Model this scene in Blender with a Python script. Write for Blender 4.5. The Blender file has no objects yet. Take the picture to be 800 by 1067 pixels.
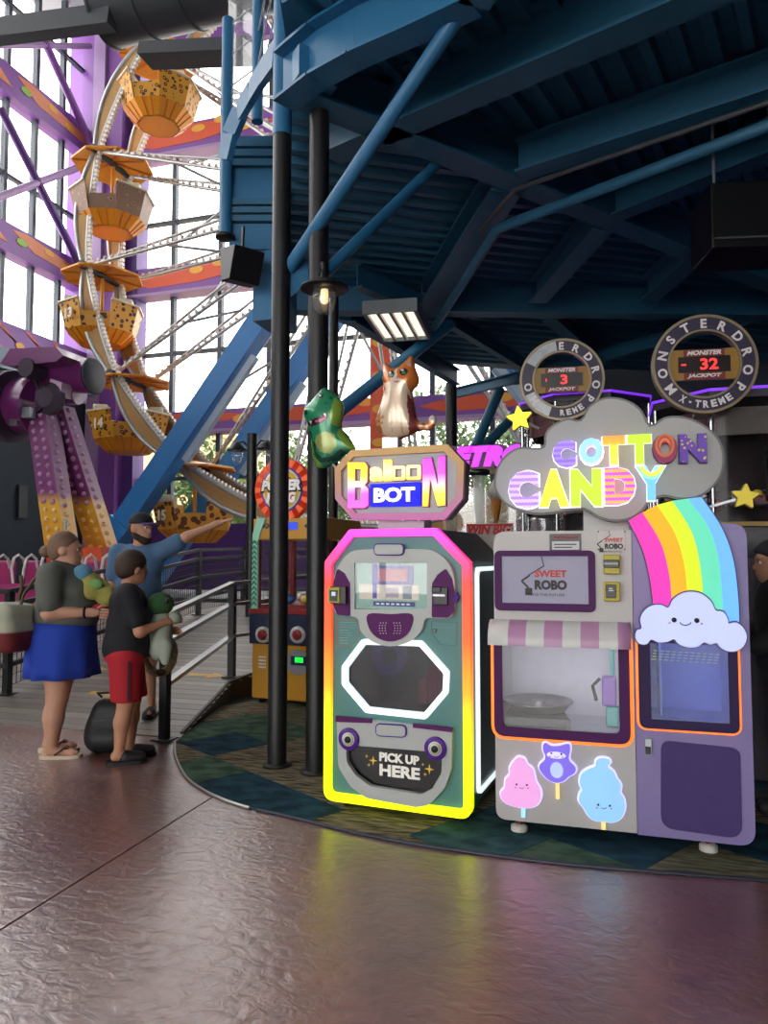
import bpy, bmesh, math, random
import numpy as np
from mathutils import Vector, Matrix
from mathutils.geometry import tessellate_polygon
random.seed(7)
R = math.radians
SC = bpy.context.scene
COL = SC.collection

# ------------------------------------------------------------------ camera
F_PX = 770.0                      # focal length in pixels of the 800x1067 frame
CAM_Z = 1.52
YAW = R(17.0)                     # the hall's axes are the world axes, the camera looks 17 degrees left
PITCH = math.atan((580 - 533.5) / F_PX)
cam_d = bpy.data.cameras.new('camera')
cam_d.sensor_fit = 'VERTICAL'
cam_d.sensor_height = 36.0
cam_d.lens = F_PX / 1067.0 * 36.0
cam_d.clip_start = 0.05
cam_d.clip_end = 400
cam = bpy.data.objects.new('camera', cam_d)
COL.objects.link(cam)
cam.location = (0, 0, CAM_Z)
cam.rotation_euler = (R(90) + PITCH, 0, YAW)
SC.camera = cam

# ------------------------------------------------------------------ world, exposure
world = bpy.data.worlds.new('overcast_sky')
SC.world = world
world.use_nodes = True
_bg = world.node_tree.nodes['Background']
_bg.inputs[0].default_value = (1.0, 0.985, 0.96, 1)
_bg.inputs[1].default_value = 6.5
SC.view_settings.view_transform = 'Standard'
SC.view_settings.look = 'None'
SC.view_settings.gamma = 1.0
SC.view_settings.use_curve_mapping = False
SC.view_settings.exposure = 0.0
try:
    SC.cycles.use_denoising = True
    SC.cycles.max_bounces = 8
    SC.cycles.transparent_max_bounces = 24
    SC.cycles.sample_clamp_indirect = 6.0
except Exception:
    pass

# ------------------------------------------------------------------ pixel -> direction helpers
FW = Vector((-math.sin(YAW) * math.cos(PITCH), math.cos(YAW) * math.cos(PITCH), math.sin(PITCH)))
RT = Vector((math.cos(YAW), math.sin(YAW), 0))
UP = RT.cross(FW)
CP = Vector((0, 0, CAM_Z))
def ray(x, y): return FW + RT * ((x - 400) / F_PX) - UP * ((y - 533.5) / F_PX)
def onz(x, y, z=0.0):
    d = ray(x, y); return CP + d * ((z - CAM_Z) / d.z)
def ony(x, y, Y):
    d = ray(x, y); return CP + d * (Y / d.y)
def onx(x, y, X):
    d = ray(x, y); return CP + d * (X / d.x)
def crop(ox, oy, s, pts): return [(ox + x / s, oy + y / s) for x, y in pts]

# ------------------------------------------------------------------ materials
MATS = {}
def srgb(h):
    if isinstance(h, str):
        h = h.lstrip('#'); c = [int(h[i:i + 2], 16) / 255 for i in (0, 2, 4)]
    else:
        c = list(h)
    return [x / 12.92 if x <= .04045 else ((x + .055) / 1.055) ** 2.4 for x in c]
def mat(name, col, rough=.5, metal=0.0, emit=0.0, var=.08, scale=14.0, bump=0.0, spec=.5, coat=0.0, ecol=None, trans=0.0):
    """Principled material with a procedural noise that varies colour and relief a little."""
    if name in MATS: return MATS[name]
    m = bpy.data.materials.new(name); m.use_nodes = True
    nt = m.node_tree; b = nt.nodes['Principled BSDF']
    c = srgb(col)
    tc = nt.nodes.new('ShaderNodeTexCoord'); nz = nt.nodes.new('ShaderNodeTexNoise')
    nz.inputs['Scale'].default_value = scale; nz.inputs['Detail'].default_value = 4
    nt.links.new(tc.outputs['Object'], nz.inputs['Vector'])
    mx = nt.nodes.new('ShaderNodeMix'); mx.data_type = 'RGBA'
    mx.inputs[6].default_value = [x * (1 - var) for x in c] + [1]
    mx.inputs[7].default_value = [min(1, x * (1 + var)) for x in c] + [1]
    nt.links.new(nz.outputs['Fac'], mx.inputs[0]); nt.links.new(mx.outputs[2], b.inputs['Base Color'])
    b.inputs['Roughness'].default_value = rough; b.inputs['Metallic'].default_value = metal
    b.inputs['Specular IOR Level'].default_value = spec
    if coat: b.inputs['Coat Weight'].default_value = coat
    if trans: b.inputs['Transmission Weight'].default_value = trans
    if emit:
        e = srgb(ecol) if ecol else c
        b.inputs['Emission Color'].default_value = e + [1]; b.inputs['Emission Strength'].default_value = emit
    if bump:
        bp = nt.nodes.new('ShaderNodeBump'); bp.inputs['Strength'].default_value = bump; bp.inputs['Distance'].default_value = .02
        nt.links.new(nz.outputs['Fac'], bp.inputs['Height']); nt.links.new(bp.outputs[0], b.inputs['Normal'])
    MATS[name] = m
    return m
def ramp_mat(name, stops, axis='Z', lo=0.0, hi=1.0, emit=0.0, rough=.4, frm='Object'):
    """Printed or lit colour gradient along one axis of the object."""
    if name in MATS: return MATS[name]
    m = bpy.data.materials.new(name); m.use_nodes = True
    nt = m.node_tree; b = nt.nodes['Principled BSDF']
    tc = nt.nodes.new('ShaderNodeTexCoord'); sp = nt.nodes.new('ShaderNodeSeparateXYZ'); mr = nt.nodes.new('ShaderNodeMapRange')
    cr = nt.nodes.new('ShaderNodeValToRGB')
    nt.links.new(tc.outputs[frm], sp.inputs[0]); nt.links.new(sp.outputs[axis], mr.inputs[0])
    mr.inputs[1].default_value = lo; mr.inputs[2].default_value = hi
    nt.links.new(mr.outputs[0], cr.inputs[0])
    el = cr.color_ramp.elements
    while len(el) < len(stops): el.new(.5)
    for e, (p, c) in zip(el, stops): e.position = p; e.color = srgb(c) + [1]
    nt.links.new(cr.outputs[0], b.inputs['Base Color'])
    b.inputs['Roughness'].default_value = rough
    if emit:
        nt.links.new(cr.outputs[0], b.inputs['Emission Color']); b.inputs['Emission Strength'].default_value = emit
    MATS[name] = m
    return m
def wave_mat(name, c1, c2, freq, emit=0.0, axis='Z', wob=.3, rough=.4):
    """Printed wavy bands of two colours."""
    if name in MATS: return MATS[name]
    m = bpy.data.materials.new(name); m.use_nodes = True
    nt = m.node_tree; b = nt.nodes['Principled BSDF']
    tc = nt.nodes.new('ShaderNodeTexCoord'); sp = nt.nodes.new('ShaderNodeSeparateXYZ'); nt.links.new(tc.outputs['Object'], sp.inputs[0])
    def mth(op, a, v=None, l=None):
        n = nt.nodes.new('ShaderNodeMath'); n.operation = op; nt.links.new(a, n.inputs[0])
        if l is not None: nt.links.new(l, n.inputs[1])
        elif v is not None: n.inputs[1].default_value = v
        return n.outputs[0]
    s = mth('MULTIPLY', mth('SINE', mth('MULTIPLY', sp.outputs['X'], freq * 12)), wob)
    z = mth('MULTIPLY', sp.outputs[axis], freq * 6.283)
    g = mth('GREATER_THAN', mth('SINE', mth('ADD', z, l=s)), 0.0)
    mx = nt.nodes.new('ShaderNodeMix'); mx.data_type = 'RGBA'
    mx.inputs[6].default_value = srgb(c1) + [1]; mx.inputs[7].default_value = srgb(c2) + [1]
    nt.links.new(g, mx.inputs[0]); nt.links.new(mx.outputs[2], b.inputs['Base Color']); b.inputs['Roughness'].default_value = rough
    if emit:
        nt.links.new(mx.outputs[2], b.inputs['Emission Color']); b.inputs['Emission Strength'].default_value = emit
    MATS[name] = m
    return m
def spot_mat(name, base, spot, ring, scale, r1=.22, r2=.40, rough=.5):
    """Animal print: dark rosettes from a cell texture."""
    if name in MATS: return MATS[name]
    m = bpy.data.materials.new(name); m.use_nodes = True
    nt = m.node_tree; b = nt.nodes['Principled BSDF']
    tc = nt.nodes.new('ShaderNodeTexCoord'); vo = nt.nodes.new('ShaderNodeTexVoronoi'); vo.inputs['Scale'].default_value = scale
    nt.links.new(tc.outputs['Object'], vo.inputs['Vector'])
    cr = nt.nodes.new('ShaderNodeValToRGB'); cr.color_ramp.interpolation = 'CONSTANT'
    el = cr.color_ramp.elements; el.new(.5)
    for e, (p, c) in zip(el, ((0, spot), (r1, ring), (r2, base))): e.position = p; e.color = srgb(c) + [1]
    nt.links.new(vo.outputs['Distance'], cr.inputs[0]); nt.links.new(cr.outputs[0], b.inputs['Base Color']); b.inputs['Roughness'].default_value = rough
    MATS[name] = m
    return m
def vcol_mat(name, rough=.25, metal=0.0, emit=0.0, coat=.0):
    """Colour read from the mesh's own printed colours."""
    if name in MATS: return MATS[name]
    m = bpy.data.materials.new(name); m.use_nodes = True
    nt = m.node_tree; b = nt.nodes['Principled BSDF']
    at = nt.nodes.new('ShaderNodeVertexColor'); at.layer_name = 'print'
    nt.links.new(at.outputs[0], b.inputs['Base Color']); b.inputs['Roughness'].default_value = rough; b.inputs['Metallic'].default_value = metal
    b.inputs['Coat Weight'].default_value = coat
    if emit: nt.links.new(at.outputs[0], b.inputs['Emission Color']); b.inputs['Emission Strength'].default_value = emit
    MATS[name] = m
    return m
def glass_mat(name, tint=(1, 1, 1), gloss=.06, rough=.02, milk=0.0, milkcol=(1, 1, 1)):
    """Thin pane: mostly clear with a weak mirror sheen, optionally slightly milky."""
    if name in MATS: return MATS[name]
    m = bpy.data.materials.new(name); m.use_nodes = True
    nt = m.node_tree; nt.nodes.remove(nt.nodes['Principled BSDF']); out = nt.nodes['Material Output']
    t = nt.nodes.new('ShaderNodeBsdfTransparent'); t.inputs[0].default_value = (*tint, 1)
    g = nt.nodes.new('ShaderNodeBsdfGlossy'); g.inputs['Roughness'].default_value = rough
    lf_ = nt.nodes.new('ShaderNodeLayerWeight'); lf_.inputs[0].default_value = .5
    lw = nt.nodes.new('ShaderNodeMath'); lw.operation = 'POWER'; lw.inputs[1].default_value = 5.0; nt.links.new(lf_.outputs['Facing'], lw.inputs[0])
    nz = nt.nodes.new('ShaderNodeTexNoise'); nz.inputs['Scale'].default_value = 3
    ad = nt.nodes.new('ShaderNodeMath'); ad.operation = 'MULTIPLY_ADD'; ad.inputs[1].default_value = .02; ad.inputs[2].default_value = gloss
    nt.links.new(nz.outputs['Fac'], ad.inputs[0])
    mx = nt.nodes.new('ShaderNodeMath'); mx.operation = 'MAXIMUM'
    nt.links.new(lw.outputs[0], mx.inputs[0]); nt.links.new(ad.outputs[0], mx.inputs[1])
    ms = nt.nodes.new('ShaderNodeMixShader')
    nt.links.new(mx.outputs[0], ms.inputs[0]); nt.links.new(t.outputs[0], ms.inputs[1]); nt.links.new(g.outputs[0], ms.inputs[2])
    last = ms
    if milk:
        d = nt.nodes.new('ShaderNodeBsdfDiffuse'); d.inputs[0].default_value = (*milkcol, 1)
        m2 = nt.nodes.new('ShaderNodeMixShader'); m2.inputs[0].default_value = milk
        nt.links.new(ms.outputs[0], m2.inputs[1]); nt.links.new(d.outputs[0], m2.inputs[2]); last = m2
    nt.links.new(last.outputs[0], out.inputs[0])
    MATS[name] = m
    return m

# ------------------------------------------------------------------ mesh helpers
class MB:
    """Collects vertices and faces, builds ONE mesh object."""
    def __init__(s): s.v = []; s.f = []; s.sm = []
    def add(s, vs, fs, smooth=False):
        o = len(s.v); s.v += [tuple(v) for v in vs]
        for f in fs: s.f.append([i + o for i in f]); s.sm.append(smooth)
        return s
    def box(s, x0, x1, y0, y1, z0, z1):
        return s.add([(x0,y0,z0),(x1,y0,z0),(x1,y1,z0),(x0,y1,z0),(x0,y0,z1),(x1,y0,z1),(x1,y1,z1),(x0,y1,z1)],
                     [(0,3,2,1),(4,5,6,7),(0,1,5,4),(1,2,6,5),(2,3,7,6),(3,0,4,7)])
    def bar(s, a, b, w, h, up=(0,0,1)):
        """rectangular bar from a to b, w sideways, h along up"""
        a = Vector(a); b = Vector(b); d = (b - a).normalized(); u = Vector(up)
        if abs(d.dot(u)) > .99: u = Vector((0, 1, 0))
        sd = d.cross(u).normalized() * (w / 2); uu = sd.cross(d).normalized() * (h / 2)
        vs = [a - sd - uu, a + sd - uu, a + sd + uu, a - sd + uu, b - sd - uu, b + sd - uu, b + sd + uu, b - sd + uu]
        return s.add(vs, [(0,3,2,1),(4,5,6,7),(0,1,5,4),(1,2,6,5),(2,3,7,6),(3,0,4,7)])
    def ibeam(s, a, b, w, h, t=.02, up=(0,0,1)):
        a = Vector(a); b = Vector(b); u = Vector(up)
        s.bar(a + u * (h/2 - t/2), b + u * (h/2 - t/2), w, t, up); s.bar(a - u * (h/2 - t/2), b - u * (h/2 - t/2), w, t, up)
        return s.bar(a, b, t, h - 2*t, up)
    def tube(s, pts, r, n=10, caps=True, smooth=True):
        pts = [Vector(p) for p in pts]; rs = r if isinstance(r, (list, tuple)) else [r] * len(pts)
        rings = []; ref = None
        for i, p in enumerate(pts):
            d = (pts[min(i+1, len(pts)-1)] - pts[max(i-1, 0)]).normalized()
            if ref is None:
                ref = Vector((0,0,1)) if abs(d.z) < .9 else Vector((1,0,0))
            a = d.cross(ref).normalized(); b = a.cross(d).normalized(); ref = b
            rings.append([p + (a * math.cos(2*math.pi*k/n) + b * math.sin(2*math.pi*k/n)) * rs[i] for k in range(n)])
        vs = [v for rg in rings for v in rg]
        fs = [(i*n+k, i*n+(k+1)%n, (i+1)*n+(k+1)%n, (i+1)*n+k) for i in range(len(pts)-1) for k in range(n)]
        s.add(vs, fs, smooth)
        if caps:
            s.add(rings[0], [tuple(range(n))[::-1]]); s.add(rings[-1], [tuple(range(n))])
        return s
    def lathe(s, prof, c=(0,0,0), n=20, axis='Z', smooth=True):
        """prof: list of (r, h)"""
        vs = []
        for r, h in prof:
            for k in range(n):
                a = 2*math.pi*k/n; x, y = r*math.cos(a), r*math.sin(a)
                v = (x, y, h) if axis == 'Z' else ((x, h, y) if axis == 'Y' else (h, x, y))
                vs.append((v[0]+c[0], v[1]+c[1], v[2]+c[2]))
        fs = [(i*n+k, i*n+(k+1)%n, (i+1)*n+(k+1)%n, (i+1)*n+k) for i in range(len(prof)-1) for k in range(n)]
        if prof[0][0] > 1e-6: fs.append(tuple(range(n))[::-1])
        if prof[-1][0] > 1e-6: fs.append(tuple(range((len(prof)-1)*n, len(prof)*n)))
        return s.add(vs, fs, smooth)
    def ball(s, c, r, n=12, m=8, sc=(1,1,1)):
        prof = [(math.sin(math.pi*i/m), -math.cos(math.pi*i/m)) for i in range(m+1)]
        vs = []; 
        for a, h in prof:
            for k in range(n):
                t = 2*math.pi*k/n; vs.append((c[0]+r*sc[0]*a*math.cos(t), c[1]+r*sc[1]*a*math.sin(t), c[2]+r*sc[2]*h))
        fs = [(i*n+k, i*n+(k+1)%n, (i+1)*n+(k+1)%n, (i+1)*n+k) for i in range(m) for k in range(n)]
        return s.add(vs, fs, True)
    def plate(s, outer, y0, y1, holes=(), fn=None):
        """extruded 2-D outline (x, z) between depth y0 (front) and y1; fn maps (x, y, z) on"""
        loops = [outer] + list(holes)
        flat = [p for l in loops for p in l]; n = len(flat)
        tris = tessellate_polygon([[Vector((p[0], p[1], 0)) for p in l] for l in loops])
        vs = [(p[0], y0, p[1]) for p in flat] + [(p[0], y1, p[1]) for p in flat]
        fs = []
        for t in tris:
            a, b, c = (flat[i] for i in t)
            cr = (b[0]-a[0])*(c[1]-a[1]) - (b[1]-a[1])*(c[0]-a[0])
            t = tuple(t) if cr > 0 else tuple(t)[::-1]
            fs.append(t); fs.append(tuple(i+n for i in t[::-1]))
        o = 0
        for li, l in enumerate(loops):
            m = len(l); ar = sum(l[i][0]*l[(i+1)%m][1] - l[(i+1)%m][0]*l[i][1] for i in range(m))
            flip = (ar < 0) ^ (li > 0)
            for i in range(m):
                a, b = o+i, o+(i+1) % m
                q = (a, a+n, b+n, b)
                fs.append(q if not flip else q[::-1])
            o += m
        if fn: vs = [fn(*v) for v in vs]
        return s.add(vs, fs)
    def xf(s, M):
        s.v = [tuple(M @ Vector(v)) for v in s.v]; return s
    def mesh(s, name):
        me = bpy.data.meshes.new(name); me.from_pydata(s.v, [], s.f); me.update()
        me.polygons.foreach_set('use_smooth', s.sm)
        return me
    def build(s, name, m, parent=None, bevel=0.0, loc=None):
        o = bpy.data.objects.new(name, s.mesh(name)); COL.objects.link(o)
        if m: o.data.materials.append(m)
        if parent: o.parent = parent
        if loc: o.location = loc
        if bevel:
            b = o.modifiers.new('bevel', 'BEVEL'); b.width = bevel; b.segments = 2; b.limit_method = 'ANGLE'; b.angle_limit = R(40)
        return o
def tag(o, label=None, cat=None, group=None, kind=None):
    if label: o['label'] = label
    if cat: o['category'] = cat
    if group: o['group'] = group
    if kind: o['kind'] = kind
    return o
def thing(name, label, cat, loc=(0,0,0), rz=0.0, group=None, kind=None):
    o = bpy.data.objects.new(name, None); COL.objects.link(o); o.location = loc; o.rotation_euler = (0, 0, rz)
    o.empty_display_size = .1
    return tag(o, label, cat, group, kind)
def clone(o, parent=None):
    c = o.copy(); COL.objects.link(c); c.parent = parent
    for ch in list(o.children): clone(ch, c)
    return c
def rounded(poly, r, n=5):
    """round the corners of a polygon; r may be a list"""
    out = []; m = len(poly); rs = r if isinstance(r, (list, tuple)) else [r]*m
    for i in range(m):
        p = Vector(poly[i]); a = Vector(poly[i-1]) - p; b = Vector(poly[(i+1) % m]) - p
        la, lb = a.length, b.length; a.normalize(); b.normalize()
        rr = rs[i]
        if rr <= 0: out.append(tuple(p)); continue
        ang = a.angle(b); d = min(rr / max(math.tan(ang/2), 1e-3), la*.48, lb*.48)
        p0, p1 = p + a*d, p + b*d
        for k in range(n+1):
            t = k/n; q = p0*(1-t)**2 + p*2*t*(1-t) + p1*t*t
            out.append((q.x, q.y))
    return out
def inset(poly, d):
    """offset a polygon inwards by d (outwards if negative)"""
    m = len(poly); ar = sum(poly[i][0]*poly[(i+1)%m][1] - poly[(i+1)%m][0]*poly[i][1] for i in range(m)); sg = 1 if ar > 0 else -1
    out = []
    for i in range(m):
        p = Vector(poly[i]); a = (p - Vector(poly[i-1])); b = (Vector(poly[(i+1) % m]) - p)
        if a.length < 1e-9 or b.length < 1e-9: out.append(tuple(p)); continue
        a.normalize(); b.normalize()
        na = Vector((-a.y, a.x))*sg; nb = Vector((-b.y, b.x))*sg
        bi = (na + nb); 
        if bi.length < 1e-6: bi = na
        bi.normalize(); k = d / max(bi.dot(na), .35)
        out.append(tuple(p + bi*k))
    return out
def circle(cx, cz, r, n=28, a0=0.0, rz=None): return [(cx + r*math.cos(a0+2*math.pi*k/n), cz + (rz or r)*math.sin(a0+2*math.pi*k/n)) for k in range(n)]
def smoothloop(pts, n=6):
    """closed Catmull-Rom through the points"""
    out = []; m = len(pts)
    for i in range(m):
        p0, p1, p2, p3 = (Vector(pts[(i+k-1) % m]) for k in range(4))
        for k in range(n):
            t = k/n
            q = .5*((2*p1) + (p2-p0)*t + (2*p0-5*p1+4*p2-p3)*t*t + (3*p1-p0-3*p2+p3)*t**3)
            out.append((q.x, q.y))
    return out
def star(cx, cz, r, q=.45, a0=math.pi/2, n=5): return [(cx + (r if k % 2 == 0 else r*q)*math.cos(a0+math.pi*k/n), cz + (r if k % 2 == 0 else r*q)*math.sin(a0+math.pi*k/n)) for k in range(2*n)]
_TEXT = {}
def text_mesh(s, size, depth, bold=0.0, sx=1.0, shear=0.0):
    """flat lettering as a mesh in the x-z plane facing -y, its left end at x=0, baseline z=0; returns MB and width"""
    c = bpy.data.curves.new('t', 'FONT'); c.body = s; c.size = size; c.extrude = depth/2; c.offset = bold; c.shear = shear; c.resolution_u = 3
    o = bpy.data.objects.new('t', c); COL.objects.link(o)
    dg = bpy.context.evaluated_depsgraph_get(); me = o.evaluated_get(dg).to_mesh()
    vs = [(v.co.x*sx, -v.co.z, v.co.y) for v in me.vertices]; fs = [tuple(p.vertices) for p in me.polygons]
    o.evaluated_get(dg).to_mesh_clear(); bpy.data.objects.remove(o); bpy.data.curves.remove(c)
    mb = MB(); mb.add(vs, fs)
    return mb
def text(name, s, x, y, z, m, parent, size=.1, depth=.006, bold=0.0, w=None, h=None, align='L', shear=0.0, rot=0.0):
    """lettering on a panel; (x, z) lower left (or centre) corner, fitted to width w and height h if given"""
    mb = text_mesh(s, size, depth, bold, 1.0, shear)
    xs = [v[0] for v in mb.v]; zs = [v[2] for v in mb.v]
    if not xs: return None
    x0, x1, z0, z1 = min(xs), max(xs), min(zs), max(zs)
    kx = (w/(x1-x0)) if w else 1.0; kz = (h/(z1-z0)) if h else (kx if w else 1.0)
    if h and not w: kx = kz
    ox = 0 if align == 'L' else (x1-x0)*kx/2; oz = 0 if align == 'L' else (z1-z0)*kz/2
    cs, sn = math.cos(rot), math.sin(rot); out = []
    for v in mb.v:
        a = (v[0]-x0)*kx - ox; b = (v[2]-z0)*kz - oz
        out.append((x + a*cs - b*sn, y + v[1], z + a*sn + b*cs))
    mb.v = out
    return mb.build(name, m, parent)
class Frame:
    """an upright face: origin, turn about z; pixel -> (x, z) on that face"""
    def __init__(s, o, ang=0.0):
        s.o = Vector(o); s.a = ang; s.u = Vector((math.cos(ang), math.sin(ang), 0)); s.n = Vector((math.sin(ang), -math.cos(ang), 0))
    def p(s, x, y, off=0.0):
        d = ray(x, y); o = s.o + s.n*off; t = (o - CP).dot(s.n) / d.dot(s.n); q = CP + d*t - s.o
        return (q.dot(s.u), q.z)
    def ps(s, pts, off=0.0): return [s.p(x, y, off) for x, y in pts]
def surfnets(fn, lo, hi, h):
    """smooth closed surface of fn < 0 sampled on a grid of step h"""
    xs, ys, zs = (np.arange(lo[i]-2*h, hi[i]+3*h, h) for i in range(3))
    X, Y, Z = np.meshgrid(xs, ys, zs, indexing='ij'); G = fn(X, Y, Z)
    S = G < 0; nx, ny, nz = G.shape
    c = [S[i:nx-1+i, j:ny-1+j, k:nz-1+k] for i in (0,1) for j in (0,1) for k in (0,1)]
    cnt = sum(a.astype(np.int8) for a in c); act = (cnt > 0) & (cnt < 8)
    idx = -np.ones(act.shape, int); cells = np.argwhere(act); idx[act] = np.arange(len(cells))
    acc = np.zeros((len(cells), 3)); num = np.zeros(len(cells))
    ci, cj, ck = cells.T
    offs = [(i,j,k) for i in (0,1) for j in (0,1) for k in (0,1)]
    for a in offs:
        for d in range(3):
            if a[d]: continue
            b = list(a); b[d] = 1
            ga = G[ci+a[0], cj+a[1], ck+a[2]]; gb = G[ci+b[0], cj+b[1], ck+b[2]]
            x = (ga < 0) != (gb < 0); t = np.where(x, ga/np.where(x, ga-gb, 1), 0)
            p = np.array(a, float)[None, :].repeat(len(cells), 0); p[:, d] += t
            acc[x] += p[x]; num[x] += 1
    pts = (cells + acc/num[:, None])*h + np.array([xs[0], ys[0], zs[0]])
    faces = []
    for d in range(3):
        e1, e2 = [(1,2),(2,0),(0,1)][d]
        sl0 = [slice(None)]*3; sl1 = [slice(None)]*3; sl0[d] = slice(0, -1); sl1[d] = slice(1, None)
        ch = S[tuple(sl0)] != S[tuple(sl1)]
        e = np.argwhere(ch); sh = np.array(act.shape)
        e = e[(e[:, e1] > 0) & (e[:, e2] > 0) & (e < sh).all(1)]
        q = []
        for o1, o2 in ((0,0),(-1,0),(-1,-1),(0,-1)):
            w = e.copy(); w[:, e1] += o1; w[:, e2] += o2; q.append(idx[w[:,0], w[:,1], w[:,2]])
        q = np.stack(q, 1); fl = ~S[e[:,0], e[:,1], e[:,2]]; q[fl] = q[fl][:, ::-1]
        faces += q[(q >= 0).all(1)].tolist()
    mb = MB(); mb.add(pts.tolist(), faces, True)
    return mb

# ------------------------------------------------------------------ common materials
M = dict(
  purple=mat('purple_paint', '#7d4a9a', .45), purple_d=mat('dark_purple_paint', '#54307a', .45),
  lilac=mat('pale_purple_paint', '#a487b4', .45), orange=mat('orange_paint', '#d9542b', .5), yellow=mat('yellow_paint', '#e6a52e', .45),
  lime=mat('lime_paint', '#8fbf3a', .5), mullion=mat('grey_mullion', '#3d4650', .45), steel=mat('grey_steel', '#9aa0a4', .35, .7),
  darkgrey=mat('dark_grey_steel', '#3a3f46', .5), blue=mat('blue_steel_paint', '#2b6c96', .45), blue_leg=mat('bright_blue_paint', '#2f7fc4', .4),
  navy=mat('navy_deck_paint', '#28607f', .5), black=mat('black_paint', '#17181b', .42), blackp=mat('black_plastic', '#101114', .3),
  white=mat('white_paint', '#dcdcda', .45), rail=mat('brushed_rail', '#8b8c8c', .28, .8), chrome=mat('chrome_metal', '#c9ccd0', .15, 1.0),
  glass=glass_mat('window_glass'), acrylic=glass_mat('clear_acrylic', gloss=.03), bulb=mat('clear_bulb', '#d9b7cf', .2),
)
# ================================================================== SETTING
def floor_mat():
    m = bpy.data.materials.new('stained_stamped_concrete'); m.use_nodes = True
    nt = m.node_tree; b = nt.nodes['Principled BSDF']; L = nt.links.new
    tc = nt.nodes.new('ShaderNodeTexCoord')
    n1 = nt.nodes.new('ShaderNodeTexNoise'); n1.inputs['Scale'].default_value = 1.1; n1.inputs['Detail'].default_value = 7; n1.inputs['Roughness'].default_value = .62
    n2 = nt.nodes.new('ShaderNodeTexNoise'); n2.inputs['Scale'].default_value = 11; n2.inputs['Detail'].default_value = 4; n2.inputs['Roughness'].default_value = .5; n2.inputs['Distortion'].default_value = .8
    n3 = nt.nodes.new('ShaderNodeTexMusgrave') if hasattr(bpy.types, 'ShaderNodeTexMusgrave') else nt.nodes.new('ShaderNodeTexNoise')
    n3.inputs['Scale'].default_value = 26; n3.inputs['Detail'].default_value = 5
    mp = nt.nodes.new('ShaderNodeMapping'); mp.inputs['Scale'].default_value = (1.0, 1.5, 1); mp.inputs['Rotation'].default_value = (0, 0, R(17))
    L(tc.outputs['Object'], mp.inputs[0])
    L(tc.outputs['Object'], n1.inputs['Vector']); L(mp.outputs[0], n2.inputs['Vector']); L(mp.outputs[0], n3.inputs['Vector'])
    cr = nt.nodes.new('ShaderNodeValToRGB'); el = cr.color_ramp.elements
    el[0].position = .3; el[0].color = srgb('#5a3a35') + [1]; el[1].position = .72; el[1].color = srgb('#8e6156') + [1]
    L(n1.outputs['Fac'], cr.inputs[0])
    mx = nt.nodes.new('ShaderNodeMix'); mx.data_type = 'RGBA'; mx.blend_type = 'MULTIPLY'; mx.inputs[0].default_value = .55
    c2 = nt.nodes.new('ShaderNodeValToRGB'); c2.color_ramp.elements[0].position = .34; c2.color_ramp.elements[0].color = (.45, .42, .40, 1); c2.color_ramp.elements[1].position = .55
    L(n2.outputs['Fac'], c2.inputs[0]); L(cr.outputs[0], mx.inputs[6]); L(c2.outputs[0], mx.inputs[7]); L(mx.outputs[2], b.inputs['Base Color'])
    ad = nt.nodes.new('ShaderNodeMath'); ad.operation = 'MULTIPLY_ADD'; ad.inputs[1].default_value = .12
    L(n3.outputs['Fac'], ad.inputs[0]); L(n2.outputs['Fac'], ad.inputs[2])
    bp = nt.nodes.new('ShaderNodeBump'); bp.inputs['Strength'].default_value = 1.0; bp.inputs['Distance'].default_value = .0062
    L(ad.outputs[0], bp.inputs['Height']); L(bp.outputs[0], b.inputs['Normal'])
    rr = nt.nodes.new('ShaderNodeMapRange'); rr.inputs[3].default_value = .30; rr.inputs[4].default_value = .46
    L(n2.outputs['Fac'], rr.inputs[0]); L(rr.outputs[0], b.inputs['Roughness']); b.inputs['Specular IOR Level'].default_value = .5; b.inputs['Coat Weight'].default_value = 1.0; b.inputs['Coat Roughness'].default_value = .29; b.inputs['Coat IOR'].default_value = 1.95; L(bp.outputs[0], b.inputs['Coat Normal'])
    return m
def carpet_mat(name, c1, c2, streak):
    m = bpy.data.materials.new(name); m.use_nodes = True
    nt = m.node_tree; b = nt.nodes['Principled BSDF']; L = nt.links.new
    tc = nt.nodes.new('ShaderNodeTexCoord'); mp = nt.nodes.new('ShaderNodeMapping'); mp.inputs['Rotation'].default_value = (0, 0, R(-15)); mp.inputs['Scale'].default_value = (1.2, streak, 1)
    n = nt.nodes.new('ShaderNodeTexNoise'); n.inputs['Scale'].default_value = 5; n.inputs['Detail'].default_value = 6
    L(tc.outputs['Object'], mp.inputs[0]); L(mp.outputs[0], n.inputs['Vector'])
    cr = nt.nodes.new('ShaderNodeValToRGB'); el = cr.color_ramp.elements
    el[0].position = .38; el[0].color = srgb(c1) + [1]; el[1].position = .62; el[1].color = srgb(c2) + [1]
    L(n.outputs['Fac'], cr.inputs[0]); L(cr.outputs[0], b.inputs['Base Color']); b.inputs['Roughness'].default_value = .95; b.inputs['Specular IOR Level'].default_value = .1
    n2 = nt.nodes.new('ShaderNodeTexNoise'); n2.inputs['Scale'].default_value = 300; L(tc.outputs['Object'], n2.inputs['Vector'])
    bp = nt.nodes.new('ShaderNodeBump'); bp.inputs['Strength'].default_value = .4; bp.inputs['Distance'].default_value = .004
    L(n2.outputs['Fac'], bp.inputs['Height']); L(bp.outputs[0], b.inputs['Normal'])
    return m

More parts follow.
